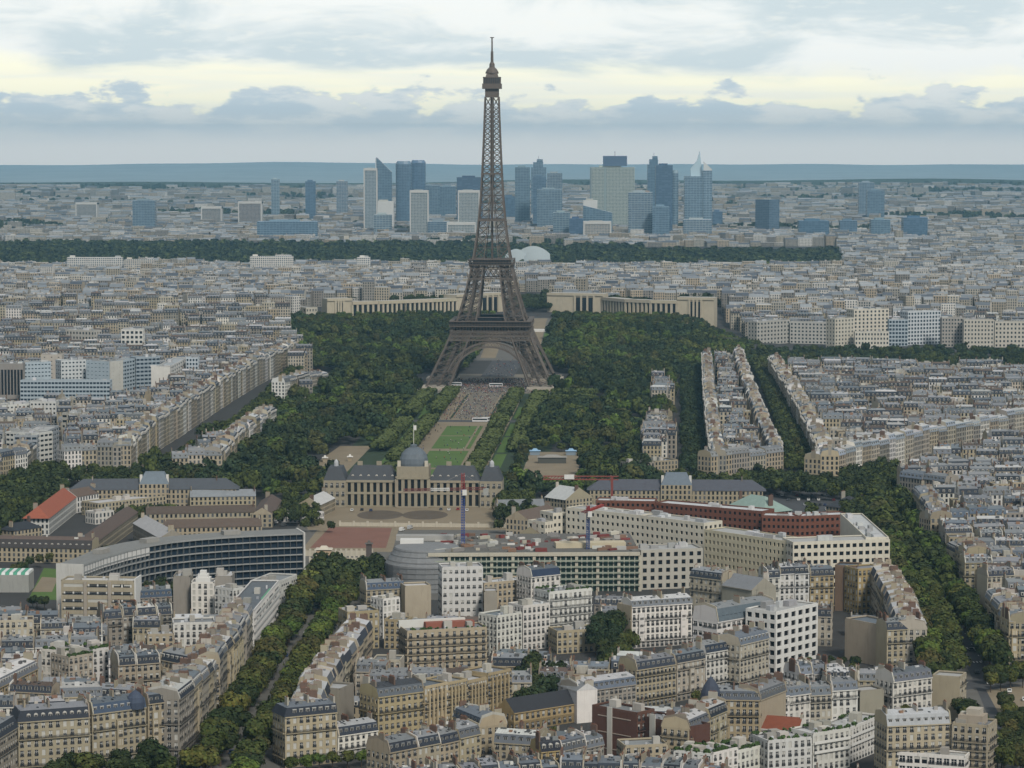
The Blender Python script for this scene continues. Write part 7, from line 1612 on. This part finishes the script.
# ------------------------------------------------------------------ tower cranes
def crane(base, zb, ztop, jib_z, jdir, jl, cl, lab, mcol, jcol):
    t = thing('tower_crane', lab, 'crane', (*base, zb)); m = MB()
    def lat(a, b, w, n, mb, cf, ww=.3):
        a = np.array(a, float); b = np.array(b, float); d = (b-a)/np.linalg.norm(b-a); x = np.cross(d, (0, 0, 1.) if abs(d[2]) < .9 else (0, 1., 0)); x /= np.linalg.norm(x); y = np.cross(d, x)
        cs = [x*s*w/2+y*q*w/2 for s, q in ((-1, -1), (1, -1), (1, 1), (-1, 1))]
        for k in range(n):
            p, q = a+(b-a)*k/n, a+(b-a)*(k+1)/n; c = cf((k+.5)/n)
            for i in range(4): j = (i+1) % 4; mb.beam(p+cs[i], q+cs[i], ww, 'plain', c); mb.beam(p+cs[i], q+cs[j], ww*.7, 'plain', c); mb.beam(p+cs[i], p+cs[j], ww*.7, 'plain', c)
    h = ztop-zb; lat((0, 0, 0), (0, 0, jib_z-zb), 1.7, 22, m, mcol, .25); m.build('mast', t)
    m = MB(); lat((0, 0, jib_z-zb), (0, 0, h), 1.6, 6, m, lambda u: (.24, .04, .04), .28); m.build('tower_head', t)
    m = MB(); j = np.array((*jdir, 0.)); lat(tuple(j*1+np.array((0, 0, jib_z-zb))), tuple(j*jl+np.array((0, 0, jib_z-zb))), 1.15, 30, m, jcol, .17); m.beam(tuple(j*jl*.6+np.array((0, 0, jib_z-zb))), (0, 0, h), .14, 'plain', (.2, .2, .2)); m.build('jib', t)
    m = MB(); e = -j*cl+np.array((0, 0, jib_z-zb)); lat(tuple(-j+np.array((0, 0, jib_z-zb))), tuple(e), 1.15, 6, m, lambda u: (.16, .045, .04), .17); m.beam(tuple(e), (0, 0, h), .14, 'plain', (.2, .2, .2)); m.box(e[0]-1.4, e[0]+1.4, e[1]-1.2, e[1]+1.2, e[2]-3.5, e[2], 'plain', (.3, .3, .28), True); m.build('counter_jib', t)
    m = MB(); m.box(-.2, 2., -2.8, -1., jib_z-zb-3, jib_z-zb-.3, 'white_paint', bottom=True); m.build('cab', t)
b1 = at(463, 546, 20); z_at = lambda y, Y: H-(y-138)/FOC*Y
crane(b1, 19.9, z_at(474, b1[1]), z_at(490, b1[1]), (-.985, -.17), 31, 12, 'tower crane with blue mast and red and white jib in front of the domed palace', lambda u: (.04, .07, .24), lambda u: (.6, .6, .58) if .2 < u < .55 else (.15, .05, .045))
b2 = at(588, 547, 21); crane(b2, 20, z_at(507, b2[1]), z_at(512, b2[1]), (.35, .94), 24, 10, 'smaller tower crane with blue mast beside the stepped cream office', lambda u: (.05, .08, .2), lambda u: (.33, .06, .05))
def far_crane():
    a = at(612, 478, 24); t = thing('crane_jib_tower', 'dark red crane with long level jib and white sign before the park trees', 'crane', (*a, 0)); m = MB(); m.beam((0, 0, 0), (0, 0, 25), 1.4, 'plain', (.2, .05, .04)); m.build('mast', t)
    m = MB()
    for z in (23, 25): m.beam((-42, 1.5, z), (4, 0, z), .6, 'plain', (.22, .06, .045))
    for k in range(22): m.beam((-42+k*2, 1.5, 23), (-40+k*2, 1.4, 25), .35, 'plain', (.22, .06, .045))
    m.build('jib', t); m = MB(); m.box(-29, -23, .2, .9, 23.2, 26, 'white_paint', bottom=True); m.build('sign', t)
far_crane()
# ------------------------------------------------------------------ small things of the park and court
def kiosk(px, lab, w, d, h, c, awn):
    a = at(*px); t = thing('kiosk', lab, 'kiosk', (*a, .05)); m = MB(); m.obox((0, 0), (1, 0), w, d, 0, h, 'plain', c); m.build('wall', t); m = MB(); m.obox((0, 0), (1, 0), w+1.5, d+1.5, h, h+.4, 'plain', awn, bottom=True, taper=.1); m.obox((0, 0), (1, 0), w*.7, d*.7, h+.4, h+1.8, 'plain', awn, taper=.5); m.build('roof', t)
kiosk((552, 463), 'dark pavilion with flat roof on the gravel square', 20, 6, 4.2, (.08, .08, .07), (.25, .24, .22)); kiosk((535, 455), 'blue canopy on the left of the gravel square', 7, 4, 3, (.2, .25, .3), (.25, .4, .55)); kiosk((571, 455), 'blue canopy on the right of the gravel square', 7, 4, 3, (.2, .25, .3), (.25, .4, .55))
kiosk((325, 462), 'small white topped booth on the left gravel square', 3, 3, 3, (.3, .25, .18), (.6, .58, .54)); kiosk((350, 461), 'small cream topped booth by the trees left of the lawns', 3, 3, 3, (.3, .25, .18), (.6, .58, .54))
kiosk((324, 560), 'little stone gatehouse with red trim beside the sports field', 8, 6, 6, (.45, .33, .22), (.5, .46, .38)); kiosk((369, 562), 'dark chimney like gate pillar beside the rounded scaffolded end', 3, 3, 10, (.09, .075, .07), (.1, .09, .08))
kiosk((620, 391), 'white marquee between the trees right of the iron tower', 26, 6, 4, (.6, .6, .58), (.62, .62, .6))
t = thing('green_glass_roof', 'green and white striped glass roof at the left edge', 'glasshouse', (*at(10, 590), 0)); m = MB(); c0 = (0, 0)
m.obox(c0, (1, 0), 22, 16, 0, 9, 'stone', (.3, .3, .28)); m.build('wall', t); m = MB()
for k in range(11): m.obox((-10+k*2, 0), (0, 1), 16, 1.95, 9, 10.2, 'plain', (.08, .30, .2) if k % 2 else (.6, .62, .6), taper=.12)
m.build('roof', t)
t = thing('exhibition_hall_roof', 'white curved fabric roof at the river beyond the triangular block', 'pavilion', (*at(845, 372, 6), 0)); m = MB()
for k in range(14):
    u0, u1 = k/14, (k+1)/14; f = lambda u: 7+5*sin(pi*u)**.6+2*sin(5*u)
    m.poly([(-22+44*u0, -6, f(u0)-2), (-22+44*u1, -6, f(u1)-2), (-22+44*u1, 7, f(u1)), (-22+44*u0, 7, f(u0))], 'white_paint')
m.build('roof', t); m = MB(); m.obox((0, 1), (1, 0), 40, 9, 0, 7, 'plain', (.3, .3, .3)); m.build('wall', t)

# ------------------------------------------------------------------ put the houses into the scene
def hidden_cull(sp):
    """rough depth picture of all walls, so that only houses the view shows become objects"""
    W_, H_ = 512, 384; zb = np.full((H_, W_), 1e9); ids = np.full((H_, W_), -1); order = sorted(range(len(sp)), key=lambda i: sp[i]['Y'])
    for i in order:
        s = sp[i]; P = s['P']; zt = s['z0']+s['h']+(4 if s['roof'] != 'flat' else 1); pr = [proj(*p, zt) for p in P]+[proj(*p, s['z0']) for p in P[:2]]
        for px_lo, px_hi, ya, yb in ((min(p[0] for p in pr), max(p[0] for p in pr), min(p[1] for p in pr), max(p[1] for p in pr)),):
            a, b, c, d = int(px_lo/2), int(px_hi/2)+1, int(ya/2), int(yb/2)+1; a, b, c, d = max(a, 0), min(b, W_), max(c, 0), min(d, H_)
            if a >= b or c >= d: continue
            sub = zb[c:d, a:b]; msk = sub > s['Y']; sub[msk] = s['Y']; ids[c:d, a:b][msk] = i
    u, n = np.unique(ids, return_counts=True); return dict(zip(u.tolist(), n.tolist()))
def roofword(s):
    t = s['top']
    return {'mansard': f'{t} mansard', 'flat': 'flat roof', 'gable': f'{t} roof', 'hip': f'{t} roof'}[s['roof']]
def emit_houses():
    cnt = hidden_cull(SPECS); sink = MB(); score = []
    for i, s in enumerate(SPECS):
        s['vis'] = cnt.get(i, 0); score.append((-(1e6 if s['big'] else 0)-s['vis'], i))
    score.sort(); used = {}; ind = set(); rest = []
    for _, i in score:
        s = SPECS[i]
        if not s['big'] and s['vis'] < 6: rest.append(i); continue
        lim = 290
        if used.get(s['cat'], 0) >= lim: rest.append(i); continue
        used[s['cat']] = used.get(s['cat'], 0)+1; ind.add(i)
    heroes = [(proj(s['X'], s['Y']+6, s['z0']+s['h']), s) for s in SPECS if s['what']]; taken = {}; rowrank = {}
    short = lambda w: ' '.join(__import__('re').split(r' (?:with|at the|in front|behind|between|below|in the|from|under|near the|facing) | left of| right of|, ', w)[0].split()[:7])
    shorts = {}
    for _, hs in heroes: shorts.setdefault(short(hs['what']), []).append(hs)
    heroes = [(p, hs) for p, hs in heroes if len(shorts[short(hs['what'])]) == 1]
    for i in sorted(ind):
        s = SPECS[i]
        if s.get('fill'): rowrank.setdefault(s['where'][0], set()).add(s['where'][1])
    rowrank = {w: {r: k for k, r in enumerate(sorted(v))} for w, v in rowrank.items()}; ranks = {}
    for i in sorted(ind, key=lambda i: (SPECS[i]['where'][0] if SPECS[i]['where'] else '', SPECS[i]['where'][1] if SPECS[i]['where'] else 0, i)):
        s = SPECS[i]; fl = s['roof'] == 'flat'; rw = 'flat roof' if fl else s['top']+' mansard'
        if s['what']: s['label'] = s['what']
        elif s.get('fill'):
            w, ri, k = s['where']; s['group'] = s['group'] or 'houses of the '+w; p = proj(s['X'], s['Y']+6, s['z0']+s['h'])
            d, hp, hs = min(((abs(p[0]-q[0])+1.6*abs(p[1]-q[1]), q, t) for q, t in heroes), key=lambda x: x[0])
            if d < 75:
                dx, dy = p[0]-hp[0], p[1]-hp[1]; rel = ('right of' if dx > 0 else 'left of') if abs(dx) > 2.2*abs(dy) else ('behind' if dy < 0 else 'in front of')
                s['label'] = f"{s['wall']} house with {rw} {rel} the {short(hs['what'])}"
            else:
                key = (w, ri); n = ranks.get(key, 0); ranks[key] = n+1; s['label'] = f"{s['wall']} house, {rw}, {nth(n)} from left, {nth(rowrank[w][ri])} row, {w}"
        else:
            w, k, n = s['where']; s['label'] = f"{s['wall']} house, {rw}, {nth(k)} of the {w}"; s['group'] = s['group'] or w
            if len(s['label'].split()) > 16: s['label'] = f"{s['wall']} house, {nth(k)} of the {w}"
        if len(s['label'].split()) > 16: s['label'] = s['label'].replace('house, '+rw, 'house')
        n = taken.get(s['label'], 0); taken[s['label']] = n+1
        if n: s['label'] = nth(n)+' '+s['label']
        if len(s['label'].split()) > 16: print('long label', s['label'])
        near = s['lod'] != 'mid' and s['Y'] < 1560
        realise(s, True, near)
    for i in rest:
        s = SPECS[i]
        if s['vis'] >= 1 or s['lod'] == 'mid': realise(s, False, False, sink)
    if sink.f: tag(sink.build('house_blocks'), 'dense pale stone houses with zinc roofs filling the city blocks', 'houses', kind='stuff')
    print('houses', len(SPECS), 'individual', len(ind), used)
emit_houses(); far_city(); emit_trees(); towers()

# ------------------------------------------------------------------ air
def haze():
    m = MB(); m.box(-14400, 14400, -600, 26300, -70, 345, 'plain', bottom=True); o = m.build('haze'); tag(o, 'thin bluish haze over the whole city', 'haze', kind='stuff')
    mt = bpy.data.materials.new('haze'); mt.use_nodes = True; nt = mt.node_tree; nt.nodes.clear(); out = nt.nodes.new('ShaderNodeOutputMaterial'); v = nt.nodes.new('ShaderNodeVolumePrincipled')
    v.inputs['Color'].default_value = (.42, .77, 1.0, 1); v.inputs['Density'].default_value = HAZE_DENSITY; v.inputs['Anisotropy'].default_value = .6; nt.links.new(v.outputs[0], out.inputs['Volume'])
    o.data.materials.clear(); o.data.materials.append(mt)
haze()
